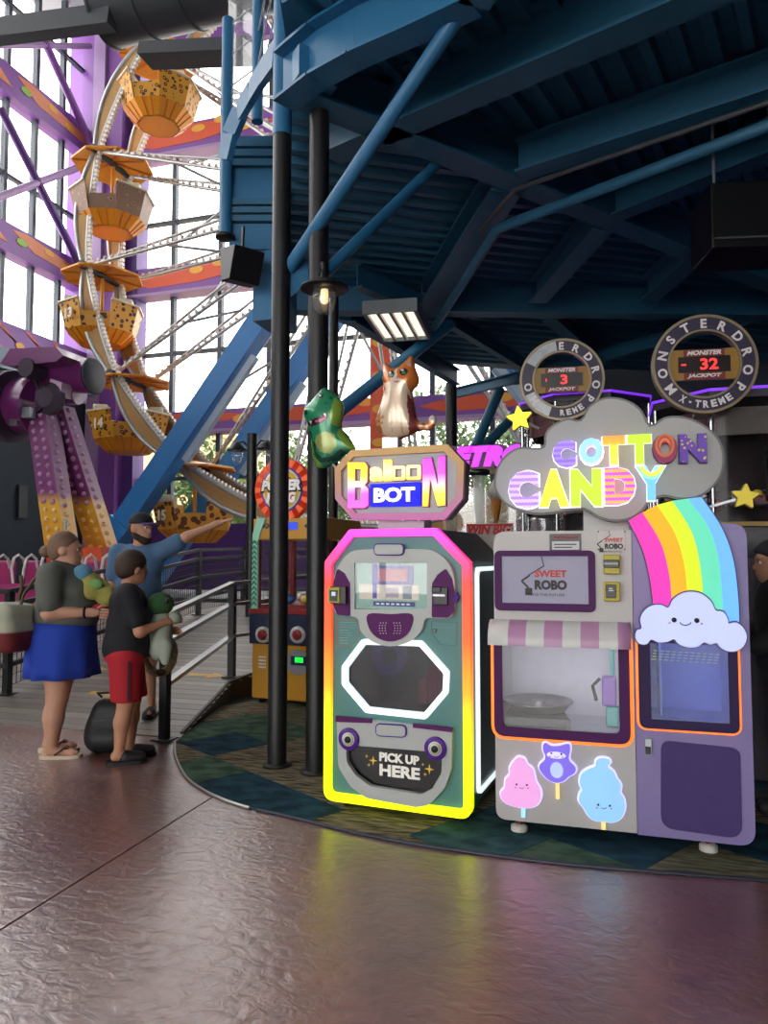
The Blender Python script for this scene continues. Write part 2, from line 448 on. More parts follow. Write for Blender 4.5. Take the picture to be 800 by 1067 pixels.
# ---- floor: two concrete slabs with a sawn joint between them
floor = MB().box(-40, 24, -12, 46, -.06, -.03).build('floor', mat('joint_dark', '#1b1513', .9)); tag(floor, 'reddish brown stamped concrete floor with a sawn joint', 'floor', kind='structure')
fm = floor_mat()
MB().plate([(-40, -12), (-2.17, -12), (-2.47, 6), (-2.47, 46), (-40, 46)], -.03, 0, fn=lambda x, y, z: (x, z, y)).build('slab', fm, floor)
MB().plate([(-2.158, -12), (24, -12), (24, 46), (-2.458, 46), (-2.458, 6)], -.03, 0, fn=lambda x, y, z: (x, z, y)).build('slab', fm, floor)

# ---- deck edge and height
EDGE = [(-3.40, 5.36), (-3.50, 5.61), (-3.90, 7.15), (-3.83, 7.5), (-2.3, 9.2), (-1.6, 10.5), (-1.3, 13.2)]
def edge_x(y):
    for (x0, y0), (x1, y1) in zip(EDGE, EDGE[1:]):
        if y <= y1: return x0 + (x1-x0)*max(0, y-y0)/(y1-y0)
    return EDGE[-1][0]
def deck_z(y): return min(.60, max(0.012, (y-5.5)*.105))

# ---- carpet: tiles clipped to the island's curved edge
front_px = [(182,775),(182,786),(187,800),(198,815),(218,828),(252,841),(300,852),(400,875),(540,896),(660,908),(800,919)]
front = [(onz(x, y).x, onz(x, y).y) for x, y in front_px] + [(1.5, 4.12), (3.0, 4.7), (5.0, 6.0), (7.5, 9.0)]
isl = front + [(8, 14), (-1.3, 14)] + [(x, y) for x, y in EDGE[::-1]][1:-1]
def clip(poly, cl):
    ar = sum(cl[i][0]*cl[(i+1) % len(cl)][1] - cl[(i+1) % len(cl)][0]*cl[i][1] for i in range(len(cl))); s = 1 if ar > 0 else -1
    out = poly
    for i in range(len(cl)):
        a, b = cl[i], cl[(i+1) % len(cl)]; new = []
        side = lambda p: s*((b[0]-a[0])*(p[1]-a[1]) - (b[1]-a[1])*(p[0]-a[0]))
        for j in range(len(out)):
            p, q = out[j], out[(j+1) % len(out)]; sp, sq = side(p), side(q)
            if sp >= 0: new.append(p)
            if (sp >= 0) != (sq >= 0):
                t = sp/(sp-sq); new.append((p[0]+(q[0]-p[0])*t, p[1]+(q[1]-p[1])*t))
        out = new
        if len(out) < 3: return []
    return out
def hull(pts):
    pts = sorted(set(pts)); lo = []; hi = []
    for seq, h in ((pts, lo), (pts[::-1], hi)):
        for p in seq:
            while len(h) > 1 and (h[-1][0]-h[-2][0])*(p[1]-h[-2][1]) - (h[-1][1]-h[-2][1])*(p[0]-h[-2][0]) <= 0: h.pop()
            h.append(p)
    return lo[:-1] + hi[:-1]
island = hull(isl)
carpet = tag(MB().plate(island, .0005, .003, fn=lambda x, y, z: (x, z, y)).build('carpet', mat('carpet_backing', '#22282a', .95)),
             'dark green and navy carpet tiles of the arcade island', 'carpet', kind='structure')
cms = [carpet_mat('carpet_navy', '#1d3340', '#2a4c5c', 2), carpet_mat('carpet_green', '#33493d', '#506856', 2), carpet_mat('carpet_brown', '#3b3730', '#8d826b', 9),
       carpet_mat('carpet_slate', '#27414a', '#3d5d63', 2), carpet_mat('carpet_olive', '#424536', '#73705a', 7)]
TS = .54; ta = R(-31); tu = Vector((math.cos(ta), math.sin(ta))); tv = Vector((-math.sin(ta), math.cos(ta))); t0 = Vector((-3.39, 5.36))
rng = random.Random(3)
special = {(0, 0): 0, (1, 0): 2, (0, 1): 1, (1, 1): 2, (0, -1): 2, (1, -1): 1, (2, -1): 0, (2, 0): 2, (2, -2): 0, (3, -2): 0, (3, -1): 0, (3, -3): 2, (4, -3): 0, (4, -2): 3, (5, -3): 2, (5, -4): 2, (6, -4): 2, (6, -5): 4, (7, -5): 0, (4, -1): 2}
for i in range(-2, 16):
    for j in range(-9, 14):
        g = .0025
        q = [t0 + tu*(TS*(i+a)+g*sa) + tv*(TS*(j+b)+g*sb) for a, b, sa, sb in ((0,0,1,1),(1,0,-1,1),(1,1,-1,-1),(0,1,1,-1))]
        c = clip([tuple(p) for p in q], island)
        if len(c) < 3: continue
        cx = sum(p[0] for p in c)/len(c); cy = sum(p[1] for p in c)/len(c)
        k = special.get((i, j), rng.choice([0, 1, 2, 3, 2, 4]))
        MB().plate(c, .003, .010, fn=lambda x, y, z: (x, z, y)).build('carpet_tile', cms[k], carpet)
# metal edging strip
strip = [Vector((x, y, .006)) for x, y in front[:11]]
dense = []
for i in range(len(strip)-1):
    p0, p1, p2, p3 = strip[max(0, i-1)], strip[i], strip[i+1], strip[min(len(strip)-1, i+2)]
    for k in range(5):
        t = k/5; dense.append(.5*((2*p1)+(p2-p0)*t+(2*p0-5*p1+4*p2-p3)*t*t+(3*p1-p0-3*p2+p3)*t**3))
dense.append(strip[-1])
cut = 27
tag(MB().tube(dense[:cut], .012, 8).build('trim_1', mat('edging_metal', '#a9a6a0', .3, .9)), 'bright metal edging strip round the carpet corner', 'trim', kind='structure')
tag(MB().tube(dense[cut:], .011, 8).build('trim_2', mat('edging_dark', '#3b3d4a', .4, .5)), 'dark edging strip along the front of the carpet', 'trim', kind='structure')

# ---- wooden ramp deck, board by board
deck = thing('ramp_deck', 'grey weathered plank ramp rising behind the family', 'ramp', kind='structure')
wm = [mat('deck_board_%d' % k, c, .42, var=.18, scale=6, bump=.15) for k, c in enumerate(('#77716a', '#6b655f', '#837c73', '#716b66'))]
BW = .15
y = 5.50; k = 0
while y < 13.2:
    y1 = y + BW - .008; xr = edge_x(y + BW/2) - .005; z0, z1 = deck_z(y), deck_z(y1); th = .03
    mb = MB()
    mb.add([(-12.5, y, z0-th*.4), (xr, y, z0-th*.4), (xr, y1, z1-th*.4), (-12.5, y1, z1-th*.4), (-12.5, y, z0), (edge_x(y)-.005, y, z0), (edge_x(y1)-.005, y1, z1), (-12.5, y1, z1)],
           [(0,3,2,1),(4,5,6,7),(0,1,5,4),(1,2,6,5),(2,3,7,6),(3,0,4,7)])
    mb.build('plank', wm[k*7 % 4], deck); y += BW; k += 1
# kerb wall of the ramp
kb = MB(); kp = [(x, yy) for x, yy in EDGE if yy > 5.5]
for (x0, ya), (x1, yb) in zip(kp, kp[1:]):
    kb.add([(x0-.03, ya, .0), (x0, ya, .0), (x1, yb, 0), (x1-.03, yb, 0), (x0-.03, ya, deck_z(ya)+.02), (x0, ya, deck_z(ya)+.02), (x1, yb, deck_z(yb)+.02), (x1-.03, yb, deck_z(yb)+.02)],
           [(0,3,2,1),(4,5,6,7),(0,1,5,4),(1,2,6,5),(2,3,7,6),(3,0,4,7)])
kb.build('side_kerb', mat('kerb_brown', '#3a332d', .6), deck)
# worn yellow floor arrows
ym = mat('worn_yellow_paint', '#c9a24a', .6, var=.3)
for px in ((94, 682), (112, 724), (215, 667)):
    c = onz(px[0], px[1], .12); zc = deck_z(c.y); c = onz(px[0], px[1], zc)
    pts = [(-.22, -.05), (.05, -.05), (.05, -.11), (.24, 0), (.05, .11), (.05, .05), (-.22, .05)]
    MB().plate(pts, .001, .004, fn=lambda x, y, z: (c.x + x, c.y + z, deck_z(c.y + z) + y)).build('floor_arrow', ym, deck)

# ---- building shell
XL, YB, ZR = -22.6, 28.0, 26.0
wl = thing('wall_left', 'left glazed wall with purple frame', 'wall', kind='structure')
LW_Y = [27.3, 25.75, 24.2, 22.65, 21.1, 19.55, 18.0, 16.45, 14.9]
ysl = LW_Y + [14.9 - 1.55*k for k in range(1, 17)]
for yy in ysl:
    MB().box(XL-.12, XL+.12, yy-.09, yy+.09, 10.4, ZR).build('mullion', M['mullion'], wl)
for z in (16.6, 23.6):
    MB().box(XL-.1, XL+.1, -12, 27.3, z-.07, z+.07).build('transom', M['mullion'], wl)
def painted(mb_parent, a, b, z0, z1, face, name, dots):
    pass
for z0, z1 in ((13.4, 14.55), (19.65, 20.85)):
    bm_ = MB().box(XL-.3, XL+.35, -12, 27.6, z0, z1).build('painted_beam', M['purple'], wl)
    for k in range(8):
        ya = 27.2 - k*4.6
        MB().plate([(ya, z0+.35), (ya-.6, z0+.75), (ya-3.6, z1-.08), (ya-4.4, z1-.2), (ya-3.2, z0+.45)], XL+.35, XL+.37, fn=lambda x, y, z: (y, x, z)).build('painted_flame', mat('pale_orange_paint', '#dd8a5e', .5), bm_)
        for q, (dy, dz, mm) in enumerate(((1.4, .55, 'yellow'), (3.9, .62, 'lime'), (2.4, .8, 'yellow'))):
            MB().plate(circle(ya-dy, z0+dz, .28, 14, rz=.14), XL+.36, XL+.385, fn=lambda x, y, z: (y, x, z)).build('painted_dot', M[mm], bm_)
fa = MB().box(XL-.4, XL+.6, -12, 27.6, 9.3, 10.5).build('painted_fascia', M['purple'], wl)
for k in range(9):
    ya = 27.0 - k*1.5
    MB().plate([(ya, 9.4), (ya-.25, 9.4), (ya-1.9, 10.4), (ya-2.2, 10.4)], XL+.6, XL+.62, fn=lambda x, y, z: (y, x, z)).build('painted_stripe', mat('red_orange_paint', '#d2613f', .5), fa)
    MB().plate(circle(ya-.9, 9.75, .22, 12, rz=.14), XL+.61, XL+.635, fn=lambda x, y, z: (y, x, z)).build('painted_dot', M['lime' if k % 2 else 'yellow'], fa)
MB().box(XL+.1, XL+1.2, -12, 27.4, 8.5, 9.3).build('lintel_beam', mat('blue_grey_steel', '#66788a', .5), wl)
for a, b in zip(ysl[1:], ysl):
    MB().box(XL-.01, XL+.01, a+.09, b-.09, 10.5, 13.4).build('pane', M['glass'], wl)
    MB().box(XL-.01, XL+.01, a+.09, b-.09, 14.55, 19.65).build('pane', M['glass'], wl)
    MB().box(XL-.01, XL+.01, a+.09, b-.09, 20.85, ZR).build('pane', M['glass'], wl)
# dark ride hall under the left windows
murals = mat('dark_mural', '#142430', .8, var=.5, scale=1.2)
wd = tag(MB().box(XL+.3, XL+.6, -12, 27.4, 0, 8.5).build('wall_lower', murals), 'dark mural wall below the left windows', 'wall', kind='structure')
for px0, px1 in (((62, 520), (92, 560)), ((20, 505), (28, 540))):
    a = onx(*px0, XL+.7); b = onx(*px1, XL+.7)
    MB().box(XL+.6, XL+.72, min(a.y, b.y), max(a.y, b.y), min(a.z, b.z), max(a.z, b.z)).build('wall_panel', mat('dark_door', '#20262c', .6), wd)

# purple corner column and frames
cc = tag(MB().box(-23.3, -20.45, 27.0, 28.3, 0, ZR).build('column_corner', M['purple']), 'wide purple corner column between the two glass walls', 'column', kind='structure')
MB().box(-20.45, -19.9, 27.5, 28.3, 0, ZR).build('pilaster', M['purple_d'], cc)
MB().box(-21.9, -21.3, 26.85, 27.0, 0, ZR).build('pilaster', M['lilac'], cc)
MB().box(-20.4, 10, 27.3, 27.6, 23.6, 24.6).build('head_beam', M['purple'], cc)

wb = thing('wall_back', 'far glazed wall behind the ferris wheel', 'wall', kind='structure')
xs = [-20.7] + [-18.3 + 2.35*k for k in range(14)]
for x in xs: MB().box(x-.1, x+.1, YB-.12, YB+.12, 2.9, ZR).build('mullion', M['mullion'], wb)
for z in (4.9, 10.45, 16.4): MB().box(-20.7, 13, YB-.1, YB+.1, z-.08, z+.08).build('transom', M['mullion'], wb)
beam_zs = ((6.9, 7.75), (13.1, 14.25), (19.4, 20.6))
for z0, z1 in beam_zs:
    bb = MB().box(-20.8, 13, YB-.45, YB+.3, z0, z1).build('painted_beam', M['purple'], wb)
    h = z1 - z0
    MB().box(-20.8, 13, YB-.55, YB+.3, z0-.12, z0).build('beam_flange', M['lilac'], bb)
    for k in range(5):
        x = -20.2 + k*6.6
        MB().plate([(x, z0+.5*h), (x+1.2, z0+.85*h), (x+3.5, z0+.92*h), (x+6.4, z0+.62*h), (x+3.4, z0+.25*h), (x+1.0, z0+.2*h)], YB-.47, YB-.45).build('painted_flame', M['orange'], bb)
        for q, (dx, dz) in enumerate(((3.3, .7), (4.4, .88), (5.5, .45))):
            MB().plate(circle(x+dx, z0+dz*h, .34, 14, rz=.17), YB-.49, YB-.46).build('painted_dot', M['yellow'], bb)
zb = [2.9, 4.9, 6.78, 7.75, 10.45, 12.98, 14.25, 16.4, 19.28, 20.6, 21.4]
for a, b in zip(xs, xs[1:]):
    for z0, z1 in ((2.9, 4.82), (4.98, 6.78), (7.75, 10.37), (10.53, 12.98), (14.25, 16.32), (16.48, 19.28), (20.6, 26.0)):
        MB().box(a+.1, b-.1, YB-.01, YB+.01, z0, z1).build('pane', M['glass'], wb)
tag(MB().box(-23, 13, YB-.3, YB+.3, 0, 2.9).build('wall_sill', M['purple_d']), 'low purple wall under the far windows', 'wall', kind='structure')
# orange post on the far wall with yellow dots
p0 = ony(388, 470, 27.2); p1 = ony(413, 395, 27.2)
op = tag(MB().box(p0.x, p1.x, 26.9, 27.4, 0, 13.2).build('column_orange', M['orange']), 'orange column with yellow dots on the far glass wall', 'column', kind='structure')
for k in range(6): MB().plate(circle((p0.x+p1.x)/2 - .1, 5.9 + k*1.3, .3, 14, rz=.17), 26.86, 26.9).build('painted_dot', M['yellow'], op)

# brace pipes in front of the left glass
br = thing('wall_brace', 'purple pipe bracing in front of the left windows', 'bracing', kind='structure')
for a, b, r, mm in (((38, 25), (96, 152), .16, 'purple'), ((0, 112), (84, 278), .16, 'purple_d'), ((-5, 207), (88, 172), .15, 'lilac'), ((-5, 47), (94, 48), .12, 'lilac'), ((92, 10), (118, 55), .2, 'purple')):
    A = onx(*a, XL+.7); B = onx(*b, XL+.7)
    MB().tube([A, B], r, 10).build('pipe', M[mm], br)

# roof, hidden walls; openings behind the viewer sized for front light
ro = thing('ceiling', 'high hall roof with dark beams', 'roof', kind='structure')
MB().box(-24, 15, -12, 29, ZR, ZR+.3).build('roof_deck', mat('roof_grey', '#a8adb0', .7), ro)
wr = tag(MB().box(14, 14.3, -12, 29, 0, ZR).build('wall_right', mat('plum_wall', '#3b3346', .7)), 'dark plum wall closing the arcade on the right', 'wall', kind='structure')
wn = thing('wall_near', 'unseen wall behind the viewer, windows sized for front light', 'wall', kind='structure')
unseen_mat = mat('unseen_wall', '#8d8a88', .7)
for x0, x1, z0, z1 in ((-24, -14, 0, ZR), (-5.5, -4.5, 0, 7.2), (3.5, 15, 0, ZR), (-14, 3.5, 7.2, ZR), (-14, 3.5, 0, .4)):
    MB().box(x0, x1, -12.3, -12, z0, z1).build('wall_panel', unseen_mat, wn)
for k in range(8):
    x0 = -14 + 17.5/8*k; MB().box(x0-.06, x0+.06, -12.2, -12.0, .4, 7.2).build('mullion', M['mullion'], wn)
    MB().box(x0+.06, x0+17.5/8-.06, -12.11, -12.09, .4, 7.2).build('pane', M['glass'], wn)

# dark partition closing the arcade under the far side of the mezzanine
xp = ony(566, 450, 16.2).x
wp_ = tag(MB().box(xp, 14, 16.2, 16.5, 0, 6.2).build('wall_partition', mat('partition_navy', '#1b2430', .7, var=.3, scale=1.5)), 'dark partition wall behind the drop games', 'wall', kind='structure')

# ---- outside: ground, a tan building, trees
tag(MB().box(-140, 60, 29, 160, -.6, -.5).build('ground', mat('pavement_light', '#b9b5a8', .9)), 'pale pavement outside the hall', 'ground', kind='structure')
def tanb():
    a = ony(120, 560, 44); b = ony(194, 445, 44)
    t = thing('tan_building', 'tan building seen through the far glass', 'building', (a.x, 44, -.5))
    w = b.x - a.x; h = b.z + .5
    MB().box(-8, w, 0, 12, 0, h).build('wall', mat('tan_stucco', '#e0b98c', .9), t)
    MB().box(-8.2, w+.3, -.3, 12.2, h, h+.5).build('parapet', mat('tan_trim', '#c9a273', .9), t)
    for k in range(5): MB().box(-7 + k*2.6, -5.6 + k*2.6, -.05, .02, 4.2, 7).build('window', mat('dark_pane', '#4b5a63', .2), t)
tanb()
leafm = [mat('leaf_green_%d' % k, c, .7, var=.3, scale=2) for k, c in enumerate(('#5d7f45', '#76945a', '#4d6b3c'))]
bark = mat('bark_brown', '#5b4a3c', .9)
def tree(name, label, px, py, Y, h, r, mi, seed):
    rg = random.Random(seed); base = ony(px, py, Y)
    t = thing(name, label, 'tree', (base.x, Y, -.5), group='trees outside the far glass')
    MB().tube([(0,0,0), (.1,.05,h*.3), (0,.1,h*.62)], [.22, .16, .1], 8).build('trunk', bark, t)
    for k in range(4):
        a = k*1.6; MB().tube([(0,.05,h*.35), (math.cos(a)*r*.3, math.sin(a)*r*.3, h*.55), (math.cos(a)*r*.6, math.sin(a)*r*.6, h*.72)], [.1,.07,.03], 6).build('branch', bark, t)
    mb = MB(); cl = [(rg.uniform(-.7,.7)*r, rg.uniform(-.7,.7)*r, h*.62 + rg.uniform(-.3,.36)*h) for _ in range(26)]
    for c in cl:
        for _ in range(85):
            v = Vector((rg.gauss(0,1), rg.gauss(0,1), rg.gauss(0,1))).normalized()*(r*.42*rg.random()**.4)
            p = Vector(c) + v; a = Vector((rg.uniform(-1,1), rg.uniform(-1,1), rg.uniform(-1,1))).normalized(); b = a.orthogonal().normalized(); s = rg.uniform(.12,.24)
            mb.add([p-a*s, p+b*s*.5, p+a*s, p-b*s*.5], [(0,1,2,3)])
    tag(mb.build('foliage', leafm[mi], t), kind='stuff')
TR = [(205,520,36,8.5,2.4,0,'leafy green tree outside beyond gondola fifteen'), (258,520,38,8,2.6,1,'green tree outside just left of the lamp post'), (236,520,41,8,2.4,2,'dark green tree farther back outside the glass'),
      (320,520,36,8.6,2.6,1,'green tree outside behind the dinosaur balloon'), (368,520,39,8.2,2.6,0,'green tree outside between dinosaur and cat balloons'), (430,520,37,10.5,2.8,1,'tall green tree outside right of the cat balloon'),
      (495,520,36,10.2,2.8,0,'tall green tree outside above the retro sign'), (545,520,40,10,3,2,'dark green tree outside behind the blue leg')]
for k, (px, py, Y, h, r, mi, lb) in enumerate(TR): tree('tree', lb, px, py, Y, h, r, mi, 10+k)

# ---- overhead duct and roof beam
a = ony(112, 8, 12.0); b = ony(262, -12, 12.0)
du = thing('air_duct', 'big round dark grey duct under the roof', 'duct')
dm = mat('duct_grey', '#4a4f55', .45, .3)
def ductpts():
    c0 = Vector((a.x, 12, a.z)); c1 = Vector((b.x+3, 12.0, b.z+.3))
    return c0, c1
c0, c1 = ductpts()
MB().tube([c0, c1], .72, 32).build('drum', dm, du)
for k in range(7):
    c = c0.lerp(c1, k/6.5); d = (c1-c0).normalized()*.025; MB().tube([c-d, c+d], .75, 32).build('seam_ring', dm, du)
bmh = thing('roof_beam', 'dark grey steel beam running along the duct', 'beam', kind='structure')
A = ony(-40, 38, 11.6); B = ony(118, 18, 11.6); MB().bar(A, B, .3, .40).build('beam_web', M['darkgrey'], bmh)
A = ony(152, 58, 11.6); B = ony(232, 60, 11.6); MB().bar(A, B + Vector((.6,0,0)), .5, .24).build('support_shelf', M['darkgrey'], du)
# ================================================================== MEZZANINE
MZ = 4.80
mez = thing('mezzanine', 'blue steel mezzanine overhead with ribbed metal decking', 'mezzanine', kind='structure')
def zz(px, py, z=4.80): v = onz(px, py, z); return Vector((v.x, v.y, z))
lft = [zz(*p) for p in ((297, 98), (297, 246), (238, 249), (240, 262), (266, 264), (268, 326), (310, 338), (350, 362), (392, 377), (430, 394), (470, 402), (560, 409))]
outl = [(v.x, v.y) for v in lft] + [(2.5, 15.5), (9, 15.5), (12, 8), (12, 1.2), (2.0, 1.4), (-.6, 2.4), (-1.7, 3.3)]
MB().plate(outl, 5.22, 5.42, fn=lambda x, y, z: (x, z, y)).build('deck_plate', M['navy'], mez)
def mbeam(a, b, w=.2, h=.40, m='navy', ext=(0, 0)):
    A, B = zz(*a), zz(*b); d = (B-A).normalized(); A = A - d*ext[0]; B = B + d*ext[1]
    up = Vector((0, 0, h/2))
    return MB().ibeam(A+up, B+up, w, h, .022).build('beam', M[m], mez)
mbeam((308, 102), (718, 266), .24, .42, ext=(0, 3.0))
mbeam((400, 327), (800, 331), .24, .42, ext=(1.2, 1.5))
mbeam((405, 140), (700, 15), .24, .42, ext=(.6, 2.5))
mbeam((541, 184), (800, 101), .2, .3, ext=(0, 3))
mbeam((642, 227), (800, 165), .2, .3, ext=(0, 3))
mbeam((528, 200), (446, 324), .3, .3)
mbeam((628, 240), (560, 316), .24, .3)
mbeam((724, 272), (676, 314), .24, .3)
mbeam((464, 338), (548, 388), .12, .26, ext=(0, 1.0))
mbeam((572, 334), (600, 358), .2, .3, ext=(0, 1.5))
mbeam((600, 384), (692, 360), .12, .2, ext=(1.5, 1.5))
mbeam((464, 417), (560, 394), .12, .2)
mbeam((372, 300), (446, 330), .16, .3)
mbeam((392, 352), (470, 398), .16, .3, ext=(.8, .3))
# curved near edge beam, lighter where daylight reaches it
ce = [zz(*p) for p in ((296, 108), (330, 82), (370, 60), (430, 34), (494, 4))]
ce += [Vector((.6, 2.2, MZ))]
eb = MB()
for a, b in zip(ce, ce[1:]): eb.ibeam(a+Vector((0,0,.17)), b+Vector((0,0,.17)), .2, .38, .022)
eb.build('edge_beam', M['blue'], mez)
MB().bar(zz(308, 66, 4.95), zz(348, 80, 4.95), .12, .22).build('bracket', M['blue'], mez)
# ribs of the corrugated decking
def ribs(poly, ang, pitch, z=5.22):
    d = Vector((math.cos(ang), math.sin(ang))); n = Vector((-d.y, d.x))
    vals = [Vector(p).dot(n) for p in poly]; t = min(vals) + pitch/2
    while t < max(vals):
        hit = []
        for i in range(len(poly)):
            a, b = Vector(poly[i]), Vector(poly[(i+1) % len(poly)]); fa_, fb_ = a.dot(n)-t, b.dot(n)-t
            if (fa_ < 0) != (fb_ < 0): hit.append((a + (b-a)*(fa_/(fa_-fb_))).dot(d))
        hit.sort()
        for h0, h1 in zip(hit[::2], hit[1::2]):
            if h1-h0 < .1: continue
            p = d*h0 + n*t; q = d*h1 + n*t; w0, w1 = pitch*.3, pitch*.18; e = .065
            vs = []
            for c in (p, q):
                vs += [(c.x-n.x*w0, c.y-n.y*w0, z), (c.x+n.x*w0, c.y+n.y*w0, z), (c.x+n.x*w1, c.y+n.y*w1, z-e), (c.x-n.x*w1, c.y-n.y*w1, z-e)]
            MB().add(vs, [(0,1,2,3),(7,6,5,4),(0,4,5,1),(1,5,6,2),(2,6,7,3),(3,7,4,0)]).build('deck_rib', M['navy'], mez)
        t += pitch
b1a, b1b = zz(308, 102), zz(800, 298)
rA = [tuple(zz(*p).xy) for p in ((304, 106), (300, 244), (272, 262), (272, 322), (330, 324), (400, 325), (790, 326), (795, 300), (718, 268))]
rB = [(-2.1, 4.5), (-1.5, 3.35), (-.5, 2.6), (1.9, 1.6), (7, 1.6), (7, 9), (3.5, 11.0), (.95, 8.4)]
rC = [tuple(zz(*p).xy) for p in ((312, 334), (352, 358), (392, 374), (430, 391), (470, 399), (560, 405), (700, 405), (800, 395), (800, 334), (400, 331))]
ribs(rA, R(31), .235); ribs(rB, R(75), .21); ribs(rC, R(31), .30)
# pipes under the deck
MB().tube([zz(450, 345, 4.65), zz(519, 238, 4.65), zz(800, 131, 4.65), zz(800, 131, 4.65)+Vector((2, -.6, 0))], .05, 10).build('pipe', M['navy'], mez)
MB().tube([zz(500, 240, 4.7), zz(537, 197, 4.7), zz(800, 107, 4.7), zz(800, 107, 4.7)+Vector((2, -.6, 0))], .022, 8).build('conduit', M['darkgrey'], mez)
# columns
def column(px, py, r, z1, label, bluez=None, Z=None):
    b = onz(px, py) if Z is None else None
    c = Vector((b.x, b.y)) if b else Vector(Z)
    t = thing('steel_column', label, 'column', (c.x, c.y, 0), group='columns of the mezzanine', kind='structure')
    MB().tube([(0,0,.02), (0,0,bluez or z1)], r, 24).build('shaft', M['black'], t)
    MB().lathe([(r*1.5, .01), (r*1.5, .03)], n=20).build('base_plate', M['black'], t)
    if bluez: MB().tube([(0,0,bluez), (0,0,z1)], r*1.06, 24).build('painted_shaft', M['blue'], t)
    return c
c1 = column(288.5, 799, .070, 9, 'tall black steel column in front of the prize game, blue at the top', 4.72)
c2 = column(329, 806, .074, 4.85, 'black steel column carrying a lantern behind the balloon machine')
v3 = FW*9.0 + RT*((347-400)/F_PX*9.0); c3 = column(0, 0, .058, 4.85, 'thinner black column behind the dinosaur balloon', Z=(v3.x, v3.y))
c4v = onz(470, 402, 4.8); c4 = column(0, 0, .11, 4.85, 'far black column between cat balloon and retro sign', Z=(c4v.x, c4v.y))
# tubular braces
def hgt(c, px, py): return ony(px, py, c.y).z
MB().tube([(c1.x+.05, c1.y+.03, hgt(c1, 303, 278)), zz(480, 20)+Vector((0,0,.05))], .052, 14).build('brace', M['blue'], mez)
MB().bar((c1.x, c1.y, hgt(c1, 300, 290)-.05), Vector((c1.x+.18, c1.y+.1, hgt(c1, 303, 278)+.06)), .02, .22).build('gusset_plate', M['blue'], mez)
MB().tube([(c2.x, c2.y, hgt(c2, 322, 292)), zz(456, 176)+Vector((0,0,.05))], .045, 14).build('brace', M['blue'], mez)
MB().tube([(c3.x, c3.y, hgt(c3, 352, 433)), zz(469, 337)], .085, 14).build('brace', M['blue'], mez)
l4 = Vector((c4.x+.35, c4.y, hgt(c4, 482, 480)))
MB().tube([l4, zz(521, 405)], .1, 12).build('brace', M['navy'], mez)
MB().tube([l4, zz(560, 410)], .1, 12).build('brace', M['navy'], mez)
# fascia of the curved left edge
def vz(px, Z): return (FW.xy.normalized()*Z + RT.xy*((px-400)/F_PX*Z))
fpath = [vz(300, 7.3), vz(285, 7.3), vz(262, 7.3), vz(236, 7.3)]
def strip_on(path, z0, z1, th, name, m, off=0.0):
    mb = MB()
    for a, b in zip(path, path[1:]):
        d = (b-a).normalized(); n = Vector((-d.y, d.x)) * (-1 if True else 1); n = Vector((-d.y, d.x))
        n = -n if n.dot(FW.xy) > 0 else n
        p = [a + n*off, b + n*off, b + n*(off+th), a + n*(off+th)]
        mb.add([(q.x, q.y, z0) for q in p] + [(q.x, q.y, z1) for q in p], [(0,3,2,1),(4,5,6,7),(0,1,5,4),(1,2,6,5),(2,3,7,6),(3,0,4,7)])
    return mb.build(name, m, mez)
strip_on(fpath, 4.60, 4.86, .06, 'fascia_panel', M['blue'])
strip_on(fpath, 5.12, 5.42, .06, 'fascia_panel', M['blue'])
for k in range(3): strip_on(fpath, 4.87+k*.085, 4.93+k*.085, .11, 'fascia_rib', M['navy']); strip_on(fpath, 5.44+k*.1, 5.51+k*.1, .11, 'fascia_rib', M['navy'])
strip_on(fpath, 5.42, 5.78, .05, 'fascia_panel', M['navy'])
pl = zz(232, 248, 4.6); pc = Vector((pl.x-.02, pl.y))
def post(px, y0, y1, Z, r=.06, cap=True):
    v = FW*Z + RT*((px-400)/F_PX*Z); z0 = ony(px, y0, v.y).z; z1 = ony(px, y1, v.y).z
    o = MB().tube([(v.x, v.y, z0), (v.x, v.y, z1)], r, 14).build('rail_post', M['blue'], mez)
    return Vector((v.x, v.y)), z0, z1
q1 = post(231, 246, 22, 7.2); q2 = post(263.5, 128, -20, 7.0, .058); q3 = post(338, 42, -30, 5.2, .045)
MB().lathe([(.1, q1[1]-.03), (.1, q1[1])], (q1[0].x, q1[0].y, 0), 12).build('post_foot', M['black'], mez)
# curved rim that rises along the railing
rim = [ony(x, y, Y) for x, y, Y in ((234, 166, 6.0), (240, 140, 5.95), (250, 117, 5.9), (262, 96, 5.75), (274, 76, 5.5), (288, 56, 5.1))]
rm = MB()
for a_, b_ in zip(rim, rim[1:]): rm.bar(a_, b_, .06, .2)
rm.build('curved_rim', M['blue'], mez)
gl = MB()
gp = [(q1[0], 5.8, 7.2), (q2[0], 5.8, 7.2)]
gl.add([(q1[0].x, q1[0].y, 5.85), (q2[0].x, q2[0].y, 5.85), (q2[0].x, q2[0].y, 7.3), (q1[0].x, q1[0].y, 7.3)], [(0,1,2,3)])
gl.build('rail_glass', glass_mat('rail_glass', gloss=.12, milk=.18, milkcol=(.75,.78,.8)), mez)
for k in range(4):
    MB().tube([(q1[0].x, q1[0].y, 5.9+k*.33), (q2[0].x, q2[0].y, 6.0+k*.33), (c1.x, c1.y, 6.05+k*.33)], .008, 6).build('rail_cable', M['steel'], mez)
# hung service box below the fascia
A = ony(264, 250, 6.6); B = ony(288, 332, 6.6); MB().box(A.x, B.x, 6.6, 7.1, B.z, A.z+.1).build('drop_box', M['blue'], mez)

